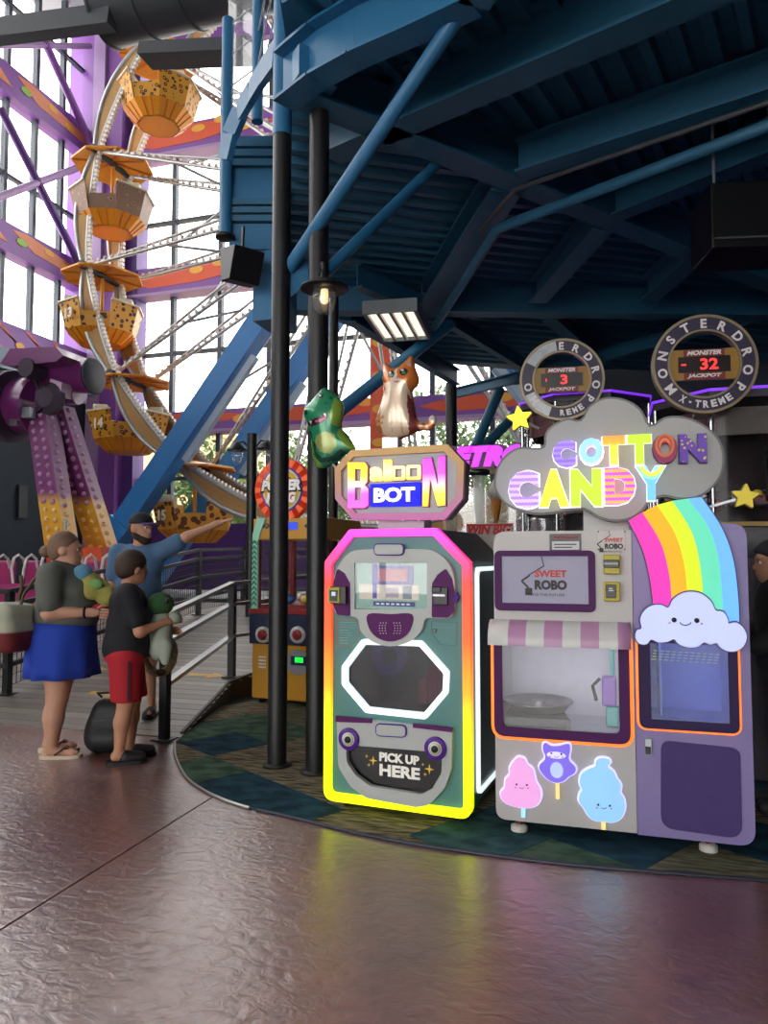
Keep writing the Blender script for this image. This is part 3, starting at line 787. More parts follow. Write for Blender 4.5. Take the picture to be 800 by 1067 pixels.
# speaker, light fixture, black hanging cabinet
def speaker():
    c = ony(252, 275, 6.3); t = thing('loudspeaker', 'black wedge loudspeaker hung below the mezzanine edge', 'speaker', (c.x, c.y, c.z), R(-35))
    mb = MB().plate([(-.13, -.17), (.06, -.2), (.17, .1), (-.15, .17)], -.16, .16); mb.build('cabinet', M['black'], t, .01)
    MB().plate([(-.155, .16), (-.135, -.16), (-.145, -.16), (-.165, .16)], -.14, .14).build('grille', mat('speaker_grille', '#8d8d86', .7), t)
    MB().bar((0,0,.1), (.02,0,.36), .04, .02).build('bracket', M['black'], t)
speaker()
def troffer():
    z = 4.42; pts = crop(250, 280, 2.963, [(395, 135), (458, 222), (568, 212), (532, 130)])
    P = [onz(x, y, z) for x, y in pts]; c = sum(P, Vector())/4
    t = thing('ceiling_light', 'white louvred ceiling light hung under the mezzanine', 'light', (c.x, c.y, z))
    # rectangle through the traced corners
    u = ((P[3]-P[0]) + (P[2]-P[1]))/2; v = ((P[1]-P[0]) + (P[2]-P[3]))/2; w = u.length/2; u.normalize(); v = v - u*v.dot(u); l = v.length/2; v.normalize()
    w = max(.3, min(w, .45)); l = max(.3, min(l, .75))
    t.rotation_euler = (0, 0, math.atan2(u.y, u.x))
    hs = MB(); hs.box(-w-.03, w+.03, -l-.03, l+.03, .06, .14); hs.box(-w-.03, -w, -l-.03, l+.03, -.02, .06); hs.box(w, w+.03, -l-.03, l+.03, -.02, .06); hs.box(-w, w, -l-.03, -l, -.02, .06); hs.box(-w, w, l, l+.03, -.02, .06)
    hs.build('housing', mat('light_housing', '#6f777c', .5), t)
    MB().box(-w, w, -l, l, .03, .055).build('diffuser', mat('lit_diffuser', '#efe6d2', .5, emit=1.3), t)
    for k in range(5):
        x = -w + 2*w*k/4; MB().box(x-.02, x+.02, -l, l, -.015, .03).build('louvre', mat('louvre_white', '#d8d4c8', .5), t)
    for sx in (-.3, .3): MB().tube([(sx, 0, .14), (sx, 0, .62)], .008, 6).build('hanger_rod', M['black'], t)
troffer()
def hung_cab():
    a = ony(742, 258, 6.0); b = ony(830, 178, 6.0)
    t = thing('hanging_screen', 'black screen cabinet hung from the mezzanine at the right edge', 'screen', (a.x, 6.0, a.z), R(12))
    w, h = b.x-a.x, b.z-a.z
    MB().box(0, w, 0, .5, 0, h).build('cabinet', M['blackp'], t, .01)
    MB().box(.02, w, -.015, .0, .06, .075).build('trim_line', M['darkgrey'], t)
    for x in (.06, w-.1): MB().tube([(x, .1, h), (x, .1, 5.2-a.z)], .012, 6).build('hanger_rod', M['steel'], t)
hung_cab()

# lantern on column two
def lantern(c, z, s, label, arm, group=None):
    t = thing('lantern', label, 'lamp', (c[0], c[1], z), group=group)
    MB().lathe([(.0, .13), (.03, .125), (.04, .05), (.12, .02), (.20, -.02), (.205, -.035), (.10, -.03)], n=24).build('hood', M['black'], t)
    MB().lathe([(.095, -.03), (.1, -.12), (.085, -.2), (.05, -.245), (.0, -.25)], n=20).build('globe', glass_mat('lantern_glass', gloss=.12, milk=.05), t)
    MB().lathe([(.03, -.04), (.035, -.08), (.03, -.15), (.0, -.17)], n=12).build('lamp_bulb', mat('warm_bulb', '#ffdca0', .4, emit=1.1), t)
    MB().lathe([(.0, .2), (.028, .19), (.028, .13), (.045, .12)], n=12).build('finial', M['black'], t)
    MB().tube([(0,0,.17), (arm[0]*.5, arm[1]*.5, .24), (arm[0], arm[1], .15)], .016, 8).build('arm', M['black'], t)
    for ch in t.children:
        pass
    t.scale = (s, s, s)
    return t
lp = ony(338, 300, c2.y-.22)
lantern((lp.x, lp.y), lp.z+.02, .82, 'black hooded lantern with a clear globe on the column', (c2.x-lp.x, c2.y-lp.y))

# ================================================================== FERRIS WHEEL
HX, WY, HZ, WR, A0, WD = -6.5, 20.0, 12.25, 10.0, R(164), 1.7
wheel = thing('ferris_wheel', 'tall ferris wheel with silver rims and blue legs', 'ferris wheel', (HX, WY, 0))
silver = mat('rim_silver', '#b9bab8', .3, .6); tanm = mat('rim_panel_tan', '#b28a52', .6, var=.2)
def wp(a, r=WR, dy=0.0): return Vector((r*math.cos(a), dy, HZ + r*math.sin(a)))
def seg_mesh(dy, k):
    a0 = A0 + k*math.pi/8; ptsO, ptsI = [], []; n = 10
    for i in range(n+1):
        t = i/n; a = a0 + (math.pi/8)*t; w = .07 + .2*math.sin(math.pi*t)
        ptsO.append(wp(a, WR + w + .12*math.sin(math.pi*t), dy)); ptsI.append(wp(a, WR - w + .12*math.sin(math.pi*t), dy))
    return ptsO, ptsI
for side, dy in (('near', 0.0), ('far', WD)):
    for k in range(-3, 13):
        o, i_ = seg_mesh(dy, k)
        seg = MB().tube(o, .085, 8).tube(i_, .085, 8).build('rim_segment', silver, wheel)
        pn = MB()
        for j in range(len(o)-1):
            e = .02; q = [o[j], o[j+1], i_[j+1], i_[j]]
            pn.add([(p.x, p.y-e, p.z) for p in q] + [(p.x, p.y+e, p.z) for p in q], [(0,1,2,3),(7,6,5,4)])
        pn.build('rim_panel', tanm, seg)
        bl = MB()
        for j in range(26):
            t = (j+.5)/26; idx = t*(len(i_)-1); j0 = min(int(idx), len(i_)-2); p = i_[j0].lerp(i_[j0+1], idx-j0)
            d = (Vector((0, 0, HZ)) - Vector((p.x, 0, p.z))).normalized(); c = p + d*.11
            bl.box(c.x-.05, c.x+.05, c.y-.1, c.y+.02, c.z-.05, c.z+.05)
        tag(bl.build('bulb_row', mat('bulb_white', '#e8e4da', .4), seg), kind='stuff')
for k in range(-3, 13):
    a = A0 + k*math.pi/8
    MB().tube([wp(a, WR, -.25), wp(a, WR, WD+.1)], .13, 10).build('cross_axle', M['darkgrey'], wheel)
    for dy, hy in ((0, -.6), (WD, WD+.6)):
        sp = MB().tube([wp(a, WR-.1, dy), wp(a+.25, .8, hy*.6)], .06, 8)
        sp2 = MB().tube([wp(a, WR*.99, dy + (WD-.1 if dy == 0 else -WD+.1)*.0), wp(a-.5, .8, hy*.6)], .05, 8)
        s1 = sp.build('spoke', silver, wheel); s2 = sp2.build('spoke', silver, wheel)
        ba, bb_ = wp(a, WR-.1, dy), wp(a+.25, .8, hy*.6)
        bl = MB()
        for j in range(34):
            p = ba.lerp(bb_, j/34+.02); bl.box(p.x-.045, p.x+.045, p.y-.09, p.y-.03, p.z+.03, p.z+.12)
        tag(bl.build('bulb_row', mat('bulb_pink', '#e3c9bd', .4), s1), kind='stuff')
        if dy == 0:
            MB().tube([wp(a, WR*.62, dy-.05), wp(a-math.pi/8, WR*.32, hy*.4)], .045, 6).build('spoke_brace', silver, wheel)
            MB().tube([wp(a, WR*.70, dy-.03), wp(a+.03, WR*.55, WD*.6)], .045, 6).build('spoke_brace', silver, wheel)
MB().lathe([(.0, -1.0), (.7, -.95), (.95, -.7), (.95, WD+.7), (.7, WD+1), (0, WD+1.0)], (0, 0, HZ), 24, 'Y').build('hub', silver, wheel)
legb = ony(118, 565, WY-.9)
for sgn in (1, -1):
    for dy in (-.9, WD+.9):
        x = (legb.x-HX)*sgn; b = Vector((x*1.0, dy, legb.z)); d = (b - Vector((0, dy, HZ))); b2 = Vector((0, dy, HZ)) + d*((HZ)/(HZ-legb.z))
        lg = MB().bar(Vector((0, dy, HZ)), b2, .62, .62, (0, 1, 0)).build('support_leg', M['blue_leg'], wheel)
        sd = Vector((.5*sgn*-1, 0, 0))
        MB().bar(Vector((0, dy-.2, HZ))*.62 + b2*.38 + Vector((.42*sgn*-1*-1, 0, -.32)), b2*.62 + Vector((0, dy-.2, HZ))*.38 + Vector((.42*sgn, 0, -.32)), .2, .2, (0,1,0)).build('cable_tray', mat('tray_pale', '#9fb4c6', .4), lg)
        p = b2.lerp(Vector((0, dy, HZ)), .2); MB().bar(p - d.normalized()*.12, p + d.normalized()*.12, .78, .78, (0,1,0)).build('flange', M['blue_leg'], lg)
MB().box(-9.5, 9.5, -1.5, WD+1.5, .0, .35).build('base_frame', M['darkgrey'], wheel)

gold = mat('gondola_orange', '#e8971f', .4); cream = mat('gondola_seat_cream', '#e9e0bd', .6); goldd = mat('gondola_orange_dark', '#c9741a', .45)
pats = dict(leopard=spot_mat('leopard_print', '#d99b2c', '#c98420', '#2a1a10', 6.5, .2, .36), snake=spot_mat('snake_print', '#8a6a52', '#5d4335', '#a98a6e', 5.0, .18, .30),
            jaguar=spot_mat('jaguar_print', '#e0a030', '#5b3a1a', '#3a2412', 5.5, .16, .34), giraffe=spot_mat('giraffe_print', '#e2a23a', '#6b3716', '#6b3716', 4.6, .2, .42))
def gondola(k, pat, num, label, rz):
    a = A0 + k*math.pi/8; c = Vector((HX, WY, 0)) + wp(a, WR, WD/2)
    t = thing('gondola', label, 'gondola', c, rz, 'gondolas of the ferris wheel')
    # roof: eight-sided shallow canopy
    n = 8; ca = MB(); rr = 1.18
    ring = [(rr*math.cos(2*math.pi*(i+.5)/n), rr*math.sin(2*math.pi*(i+.5)/n)) for i in range(n)]
    vs = [(0,0,.16)] + [(x, y, -.06) for x, y in ring] + [(x, y, -.12) for x, y in ring] + [(0,0,.06)]
    fs = [(0, 1+i, 1+(i+1) % n) for i in range(n)] + [(1+i, 1+n+i, 1+n+(i+1) % n, 1+(i+1) % n) for i in range(n)] + [(2*n+1, 1+n+(i+1) % n, 1+n+i) for i in range(n)]
    can = ca.add(vs, fs).build('canopy', gold, t)
    for i in range(n): MB().bar((0,0,.03), (ring[i][0]*.98, ring[i][1]*.98, -.14), .05, .05).build('canopy_rib', goldd, can)
    MB().tube([(0,0,.1), (0,0,-1.9)], .055, 10).build('pole', gold, t)
    def oct(r, z, ph=.5): return [(r*math.cos(2*math.pi*(i+ph)/n), r*math.sin(2*math.pi*(i+ph)/n), z) for i in range(n)]
    def wall(r0, z0, r1, z1, skip=(), th=.04):
        mb = MB(); A_, B_ = oct(r0, z0), oct(r1, z1); A2, B2 = oct(r0-th, z0), oct(r1-th, z1)
        for i in range(n):
            if i in skip: continue
            j = (i+1) % n
            mb.add([A_[i], A_[j], B_[j], B_[i], A2[i], A2[j], B2[j], B2[i]], [(0,1,2,3),(7,6,5,4),(3,2,6,7),(0,4,5,1),(0,3,7,4),(1,5,6,2)])
        return mb
    for sk in ((0,1,2,3,4,5), (0,1,5,6,7)):
        sk2 = [i for i in range(n) if i not in ((6,7,0) if len(sk) == 6 else (2,3,4))]
        wall(1.0, -1.95, 1.2, -1.13, skip=sk2).build('tub_wall', pats[pat], t)
    for dj in (1, 5): wall(.95, -1.95, 1.06, -1.5, skip=[i for i in range(n) if i != dj]).build('tub_door', pats[pat], t)
    low = wall(.62, -2.32, 1.0, -1.95); low.add(oct(.62, -2.32), [tuple(range(n))[::-1]]); low.add(oct(.95, -1.97), [tuple(range(n))])
    lo = low.build('tub_bottom', gold, t)
    for i in range(n):
        for f in (.33, .66):
            A_, B_ = Vector(oct(.625, -2.32)[i]), Vector(oct(.625, -2.32)[(i+1) % n]); A1, B1 = Vector(oct(1.01, -1.95)[i]), Vector(oct(1.01, -1.95)[(i+1) % n])
            MB().bar(A_.lerp(B_, f), A1.lerp(B1, f), .03, .03).build('tub_slat', goldd, lo)
    O = oct(1.21, -1.13)
    for i3 in ((6, 7, 0), (2, 3, 4)):
        tr = MB()
        for i in i3: tr.bar(O[i], O[(i+1) % n], .06, .05)
        tr.build('top_rail', mat('gondola_trim', '#d8cdb4', .4), t)
    for s in (-1, 1): MB().box(s*.75-.2, s*.75+.2, -.6, .6, -1.25, -.92).build('seat_back', cream, t, .04)
    MB().lathe([(.3, -1.45), (.3, -1.42), (.06, -1.40)], n=14).build('wheel_table', silver, t)
    t.scale = (1.14, 1.14, 1.06)
    if num:
        # number on the panel that looks at the viewer
        i = 4; A_, B_ = Vector(oct(1.2, -1.15)[i]), Vector(oct(1.2, -1.15)[(i+1) % n]); mid = (A_+B_)/2; nn = Vector((mid.x, mid.y)).normalized()
        tm = text_mesh(num, .42, .02, .012); xs_ = [v[0] for v in tm.v]; cx = (min(xs_)+max(xs_))/2
        ang = math.atan2(nn.y, nn.x) + math.pi/2
        Mx = Matrix.Translation((mid.x*.965, mid.y*.965, -1.68)) @ Matrix.Rotation(ang, 4, 'Z') @ Matrix.Translation((-cx, -.02, 0))
        tm.xf(Mx).build('number', mat('number_white', '#e9e2cf', .5), t)
    return t
gondola(-1, 'leopard', None, 'leopard print gondola, topmost in view below the duct', R(12))
gondola(0, 'snake', None, 'brown reptile print gondola second from the top', R(20))
gondola(1, 'jaguar', '13', 'orange jaguar print gondola with number 13', R(28))
gondola(2, 'leopard', '14', 'leopard print gondola with number 14', R(33))
gondola(3, 'giraffe', '15', 'giraffe print gondola with number 15, lowest in view', R(25))

# ================================================================== PENDULUM RIDE (left)
PY = 13.0
def pp(px, py, Y=PY): return ony(px, py, Y)
plum = mat('plum_gloss', '#6e2a68', .3, coat=.3)
legm = ramp_mat('leg_gradient', [(0, '#c2402c'), (.13, '#c8482a'), (.24, '#dfa02c'), (.44, '#dba838'), (.50, '#7d3a74'), (1, '#7a3a72')], 'Z', 1.0, 4.7, rough=.35, frm='Object')
ride = thing('pendulum_ride', 'plum pendulum ride with bulb studded legs', 'ride', (0, 0, 0))
def leg(a, b, Ya, Yb, w):
    A = pp(*a, Ya); B = pp(*b, Yb); d = (B-A).normalized(); B = B + d*((0.3-B.z)/d.z if d.z < 0 and B.z > .3 else 0)
    L_ = MB().bar(A, B, w, w*.8, (0, 1, 0)).build('leg', legm, ride)
    sx = d.cross(Vector((0,1,0))).normalized(); bl = MB(); bl2 = MB()
    ln = (B-A).length; n = int(ln/.2)
    for i in range(n):
        for j in range(2):
            p = A + d*((i+.5*j+.4)*ln/n) + sx*(w*(.22 if j else -.22)) - Vector((0, w*.4, 0))
            (bl if p.z > 2.55 else bl2).ball(p, .06, 8, 6)
        for s in (1, -1):
            p = A + d*((i+.5)*ln/n) + sx*(w*.5*s) - Vector((0, .05, 0)); (bl if p.z > 2.55 else bl2).ball(p, .055, 8, 6)
    tag(bl.build('bulb_cluster', mat('bulb_plum', '#b98fb4', .2), L_), kind='stuff'); tag(bl2.build('bulb_cluster', mat('bulb_amber', '#ecc981', .2), L_), kind='stuff')
leg((44, 428), (69, 600), PY, PY-.6, .5)
leg((62, 428), (108, 575), PY+.4, PY+.6, .5)
A = pp(-30, 420); B = pp(42, 424)
MB().tube([A, B], .62, 24).build('main_axle', plum, ride)
MB().tube([pp(10, 424, PY-.15), pp(18, 424, PY-.15)], .78, 24).build('flange_ring', mat('grease_black', '#3a2c40', .7), ride)
A = pp(60, 395); B = pp(97, 395)
MB().tube([pp(40, 392), pp(96, 392)], .36, 20).build('motor', plum, ride)
MB().lathe([(.0, 0), (.36, 0), (.39, .02), (.36, .05), (0, .05)], tuple(pp(97, 392)), 20, 'X').build('motor_cap', M['darkgrey'], ride)
hp = [pp(*p) for p in ((28, 388), (38, 373), (84, 371), (92, 380), (84, 386), (40, 390))]
MB().plate([(p.x, p.z) for p in hp], PY-.75, PY+.6).build('motor_hood', plum, ride)
MB().tube([pp(18, 410), pp(82, 412)], .2, 14).build('drive_shaft', plum, ride)
MB().plate([(p.x, p.z) for p in (pp(70, 400), pp(82, 404), pp(80, 418), (pp(66, 416)))], PY-.5, PY+.3).build('end_plate', mat('lilac_plate', '#b49ab4', .4), ride)
g_ = pp(50, 415, PY-.5); MB().lathe([(.0, -.1), (.2, -.1), (.34, 0), (.34, .12), (0, .12)], tuple(g_), 18, 'Y', False).build('gear_cover', mat('grease_black', '#3a2c40', .7), ride)
g_ = pp(34, 385, PY-.6); MB().lathe([(0,-.2),(.2,-.2),(.22,.0),(.22,.2),(0,.2)], tuple(g_), 16, 'Y', False).build('gear_case', mat('grease_black', '#3a2c40', .7), ride)
for px, py in ((20, 433), (30, 430), (17, 438)): q = pp(px, py, PY-.4); MB().box(q.x-.1, q.x+.1, q.y-.1, q.y+.1, q.z-.12, q.z+.1).build('clamp_block', M['steel'], ride)
hs = [pp(*p, PY-.55) for p in ((36, 395), (46, 420), (40, 430), (58, 412), (48, 402))]
MB().tube(hs, .035, 6).build('hose', M['black'], ride)
A = pp(60, 582, PY-.4); B = pp(114, 582, PY-.4); MB().bar(A, B, .5, .45).build('base_beam', M['orange'], ride)
# ride gondola with pink seats
pink = mat('seat_magenta', '#a8356f', .45)
sg = thing('seat_ring', 'magenta ring of ride seats with shoulder bars behind the left railing', 'ride seats', pp(10, 625, PY-1.5))
o = pp(10, 625, PY-1.5)
for k in range(7):
    x = -1.5 + k*.66
    s_ = MB().box(x-.2, x+.2, -.2, .1, -.4, -.25).box(x-.2, x+.2, .05, .15, -.3, .75).build('seat', pink, sg, .04)
    MB().tube([(x-.14, .02, .60), (x-.15, -.04, .78), (x-.15, -.16, .86), (x-.15, -.27, .80), (x-.14, -.33, .60), (x-.1, -.32, .3), (x, -.32, .2), (x+.1, -.32, .3), (x+.14, -.33, .60), (x+.15, -.27, .80), (x+.15, -.16, .86), (x+.15, -.04, .78), (x+.14, .02, .60)], .026, 8).build('shoulder_bar', mat('bar_white', '#d9d4d6', .3), s_)
MB().box(-1.7, 2.3, -.1, .3, -.75, -.4).build('platform_rim', pink, sg)
MB().box(-1.7, 2.4, -.5, -.4, .25, .33).build('guard_bar', pink, sg)
for k in range(8): MB().tube([(-1.6+k*.55, -.45, -1.0), (-1.6+k*.55, -.45, .3)], .025, 6).build('guard_post', pink, sg)
MB().tube([(.9, .4, .7), (.9, .4, 1.55)], .03, 6).build('flag_pole', M['steel'], sg)

# ================================================================== RAILINGS
def rail_line(name, label, posts, heights, rad, m, mesh=False, flat=False, ext=None):
    t = thing(name, label, 'railing', posts[0])
    o = Vector(posts[0])
    for p in posts:
        p = Vector(p)-o; po = MB().box(p.x-.035, p.x+.035, p.y-.035, p.y+.035, p.z, p.z+heights[0]).build('post', M['black'], t)
        MB().box(p.x-.08, p.x+.08, p.y-.08, p.y+.08, p.z, p.z+.012).build('foot_plate', M['black'], po)
    path = [Vector(p)-o for p in posts]
    if ext: path = [path[0]+Vector(ext[0])] + path + [path[-1]+Vector(ext[1])]
    for i, h in enumerate(heights):
        mb = MB()
        for a, b in zip(path, path[1:]):
            if flat: mb.bar(a+Vector((0,0,h)), b+Vector((0,0,h)), .07, .035)
            else: mb.bar(a+Vector((0,0,h)), b+Vector((0,0,h)), .05, .05)
        mb.build('rail', m, t)
    if mesh:
        for a, b in zip(path, path[1:]):
            mb = MB(); L_ = (b-a).length; n = int(L_/.07); d = (b-a)/n
            for i in range(n+1): q = a + d*i; mb.bar(q+Vector((0,0,.08)), q+Vector((0,0,heights[1])), .006, .006)
            for k in range(9): zz_ = .08 + (heights[1]-.08)*k/8; mb.bar(a+Vector((0,0,zz_)), b+Vector((0,0,zz_)), .006, .006)
            tag(mb.build('wire_mesh', M['black'], t), kind='stuff')
    return t
P1 = onz(171, 771, .012); P1.z = .012
P2v = onz(236, 707, .18); P2 = Vector((P2v.x+.06, P2v.y, deck_z(P2v.y)))
P3 = Vector((-2.45, 9.05, deck_z(9.05))); P4 = Vector((-2.12, 9.7, deck_z(9.7)))
rail_line('ramp_railing', 'steel railing with three bright rails along the ramp edge', [P1, P2, P3, P4], [1.03, .80, .45], .03, M['rail'], flat=True)
B1 = onz(7, 726, .06); B1.z = deck_z(B1.y)
bx = []
B3 = onz(253, 632, .57); 
for t_ in (0, .36, .7, 1.0):
    p = Vector((B1.x + (B3.x-B1.x)*t_, B1.y + (B3.y-B1.y)*t_, 0)); p.z = deck_z(p.y); bx.append(p)
BR0 = bx[0]
rail_line('queue_railing', 'black mesh queue railing behind the family', [Vector((-7.6, 5.0, 0.012))] + bx + [Vector((-3.2, 13.0, .6))], [1.07, .92, .62, .3], .03, M['black'], mesh=True)
# double-headed lamp post on the deck
v = FW*12.0 + RT*((262-400)/F_PX*12.0)
lpz = lambda y: ony(262, y, v.y).z
lpost = thing('lamp_post', 'black lamp post with two small lanterns left of the prize game', 'lamp', (v.x, v.y, deck_z(v.y)))
h = lpz(452) - deck_z(v.y)
MB().tube([(0,0,0), (0,0,h)], .085, 12).build('post', M['black'], lpost)
for s in (-1, 1):
    x = s*.27; ar = MB().tube([(0,0,h-.28), (x*.6,0,h-.12), (x,0,h-.14)], .018, 8).build('arm', M['black'], lpost)
    MB().lathe([(.0, .05), (.04, .03), (.17, -.09), (.17, -.11), (.08, -.10)], (x, 0, h-.16), 14).build('hood', M['black'], ar)
    MB().lathe([(.08, -.1), (.09, -.2), (.05, -.32), (0, -.34)], (x, 0, h-.16), 12).build('globe', glass_mat('lantern_glass'), ar)
# ================================================================== BALLOON MACHINE
def shell(x0, x1, z0, z1, y0, y1, t=.02):
    return MB().box(x0, x0+t, y0, y1, z0, z1).box(x1-t, x1, y0, y1, z0, z1).box(x0+t, x1-t, y0, y1, z1-t, z1).box(x0+t, x1-t, y0, y1, z0, z0+t).box(x0+t, x1-t, y1-t, y1, z0+t, z1-t)
def prism_shell(outline, y0, y1, t=.02):
    """side walls of an extruded outline plus a back wall"""
    return MB().plate(outline, y0, y1, [inset(outline, min(t, .018))]).plate(outline, y1, y1+.004)
bl_ = onz(340, 832, .07); br_ = onz(494, 853, .07)
BA = math.atan2(br_.y-bl_.y, br_.x-bl_.x)
FB = Frame((bl_.x, bl_.y, 0), BA)
bb = thing('balloon_machine', 'teal balloon vending machine with glowing rainbow edge', 'vending machine', (bl_.x, bl_.y, 0), BA)
c1_ = lambda pts: FB.ps(crop(320, 450, 4.444, pts))
c2_ = lambda pts: FB.ps(crop(330, 660, 4.444, pts))
teal = mat('teal_panel', '#4f8381', .4, var=.04); teal_d = mat('dark_teal_panel', '#31504f', .4)
greyp = mat('pale_grey_panel', '#b4b8b6', .4, var=.03); plumb = mat('plum_plastic', '#581c5c', .5, var=.05, spec=.2); violet = mat('violet_plastic', '#46248a', .5, spec=.25)
out_b = FB.ps([(339.5, 586), (366, 551), (456, 551), (489.5, 585), (494, 853), (340, 832)])
# make it upright and level: left/right edges and bottom straightened
xl, xr = (out_b[0][0]+out_b[5][0])/2, (out_b[3][0]+out_b[4][0])/2; zb_ = .07; zt = (out_b[1][1]+out_b[2][1])/2; zc_ = (out_b[0][1]+out_b[3][1])/2
out_b = [(xl, zb_), (xr, zb_), (xr, zc_), (out_b[2][0], zt), (out_b[1][0], zt), (xl, zc_)]
out_r = rounded(out_b, [.07, .07, .03, .03, .03, .03], 6)
WB = xr - xl
win_o = c2_([(122, 150), (215, 25), (490, 32), (617, 175), (612, 275), (510, 395), (232, 365), (122, 235)])
win_i = inset(win_o, .032)
flap_o = c2_([(103, 380), (635, 440), (632, 620), (600, 710), (530, 785), (470, 797), (240, 755), (165, 700), (110, 610)])
flap_h = c2_([(145, 510), (590, 545), (585, 640), (540, 715), (490, 738), (260, 700), (190, 650), (150, 590)])
flap_hr = inset(flap_h, -.012); flap_o = rounded(flap_o, [.02, .02, .1, .15, .1, .1, .1, .1, .1], 4); flap_h = rounded(flap_h, .05, 4)
inner = rounded(inset(out_b, .046), [.035, .035, .02, .02, .02, .02], 5)
MB().plate(inner, 0.0, .03, [inset(win_o, .02), flap_hr]).build('face_panel', teal, bb)
prism_shell(rounded(inset(out_b, .004), [.066, .066, .03, .03, .03, .03], 6), .03, .86).build('cabinet', teal_d, bb)
neon = ramp_mat('neon_sunset', [(0, '#e8ff00'), (.30, '#f2e600'), (.42, '#ffa01e'), (.60, '#ff5a1e'), (.80, '#ff4030'), (.90, '#ff3c8a'), (1, '#ff3ccf')], 'Z', .08, zt, emit=1.0)
MB().plate(out_r, -.03, .028, [inner]).build('neon_edge', neon, bb, .008)
MB().plate(rounded(win_o, .03, 4), -.022, .02, [rounded(win_i, .02, 4)]).build('window_neon', mat('neon_white', '#eaf6f8', .4, emit=.95), bb, .006)
MB().plate(inset(win_o, .028), .012, .016).build('window_glass', glass_mat('smoked_glass', tint=(.40, .38, .45), gloss=.025), bb)
# dim interior
MB().box(xl+.09, xr-.09, .62, .64, .55, 1.28).build('inner_back', mat('inner_dark', '#2b2430', .7), bb)
MB().box(xl+.09, xr-.09, .03, .64, .53, .55).build('inner_floor', mat('inner_dark', '#2b2430', .7), bb)
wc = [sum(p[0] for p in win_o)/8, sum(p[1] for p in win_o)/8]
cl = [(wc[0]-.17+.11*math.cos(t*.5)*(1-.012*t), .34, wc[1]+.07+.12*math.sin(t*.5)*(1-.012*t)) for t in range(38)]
MB().tube(cl, .022, 8).build('reflection_coil', mat('reflection_violet', '#5a48b0', .3, emit=.22), bb)  # violet and red window reflections, built as a glowing coil and blocks
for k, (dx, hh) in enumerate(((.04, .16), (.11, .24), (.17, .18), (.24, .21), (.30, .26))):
    MB().box(wc[0]+dx-.03, wc[0]+dx+.03, .38, .46, wc[1]-.22, wc[1]-.22+hh).build('reflection_block', mat('reflection_red', '#c02a58', .5, emit=.25), bb, .008)
# head panel
head = smoothloop(c1_([(130, 740), (135, 670), (160, 610), (205, 560), (265, 545), (400, 544), (560, 545), (625, 572), (672, 625), (690, 700), (690, 800), (672, 855), (610, 862), (555, 864), (535, 920), (475, 972), (395, 990), (315, 972), (258, 922), (242, 862), (190, 850), (145, 840), (131, 800)]), 4)
scr = c1_([(228, 605), (562, 605), (562, 820), (228, 820)])
hd = MB().plate(head, -.03, 0, [scr]).build('head_panel', greyp, bb, .004)
for pts in ([(150, 632), (185, 655), (208, 700), (210, 852), (150, 845), (132, 800), (132, 700)], [(650, 632), (612, 660), (587, 700), (585, 858), (660, 858), (688, 830), (690, 740), (678, 680)]):
    MB().plate(rounded(c1_(pts), .012, 3), -.036, -.03).build('cheek_panel', plumb, hd)
MB().plate(rounded(c1_([(688, 742), (700, 742), (710, 765), (700, 788), (688, 788)]), .004, 3), -.036, -.01).build('side_knob', violet, hd)
def pill(pts, y, nm, par, mats=(violet, greyp)):
    p = FB.ps(pts) if pts[0][0] > 300 else pts
    q = rounded(p, .032, 6); MB().plate(q, y-.012, y).build(nm + '_rim', mats[0], par); MB().plate(inset(q, .007), y-.016, y-.012).build(nm + '_cap', mats[1], par)
pill(crop(320, 450, 4.444, [(320, 517), (460, 517), (460, 573), (320, 573)]), -.03, 'brow', hd)
MB().plate(smoothloop(c1_([(293, 842), (395, 842), (492, 842), (490, 905), (455, 950), (395, 968), (335, 950), (297, 905)]), 4), -.038, -.03).build('speaker_panel', plumb, hd)
dots = MB()
for s in (-1, 1):
    for i in range(3):
        for j in range(5):
            px = 395 + s*(18 + i*13 + (4 if j in (1, 2, 3) else 0)); py = 882 + j*12; q = c1_([(px, py)])[0]; dots.box(q[0]-.003, q[0]+.003, -.041, -.038, q[1]-.003, q[1]+.003)
tag(dots.build('speaker_holes', mat('hole_pale', '#c9b8c6', .5), hd), kind='stuff')
# screen behind glass
s0 = [scr[3], scr[2], scr[1], scr[0]]
sx0, sx1, sz0, sz1 = scr[0][0], scr[1][0], (scr[2][1]+scr[3][1])/2, (scr[0][1]+scr[1][1])/2
def sp(fx0, fx1, fz0, fz1, y, nm, m, par=None): return MB().box(sx0+(sx1-sx0)*fx0, sx0+(sx1-sx0)*fx1, y, y+.004, sz0+(sz1-sz0)*fz0, sz0+(sz1-sz0)*fz1).build(nm, m, par or hd)
scm = lambda n, c, e=.12: mat('screen_' + n, c, .4, emit=e, var=.25, scale=30)
sp(0, 1, 0, 1, -.004, 'screen', scm('aqua', '#8fb5ac'))
sp(.23, .8, .52, .93, -.009, 'screen_picture', scm('violet', '#6a63a6'))
sp(.24, .30, .22, .98, -.0105, 'screen_picture', scm('blue', '#4a44a0'))
sp(.32, .72, .6, .86, -.0115, 'screen_picture', scm('rose', '#b97a86'))
sp(.05, .88, .2, .52, -.0098, 'screen_picture', scm('cream', '#d5cfc0'))
sp(.42, .6, .25, .45, -.012, 'screen_picture', scm('mauve', '#a59aa8'))
sp(.66, .78, .22, .5, -.012, 'screen_picture', scm('grey', '#7d8792'))
sp(.25, .82, .06, .16, -.0112, 'screen_caption', scm('navy', '#3c4480'))
for k in range(7): sp(.29+k*.07, .335+k*.07, .09, .125, -.0125, 'caption_mark', scm('white', '#cfd4e6', .4))
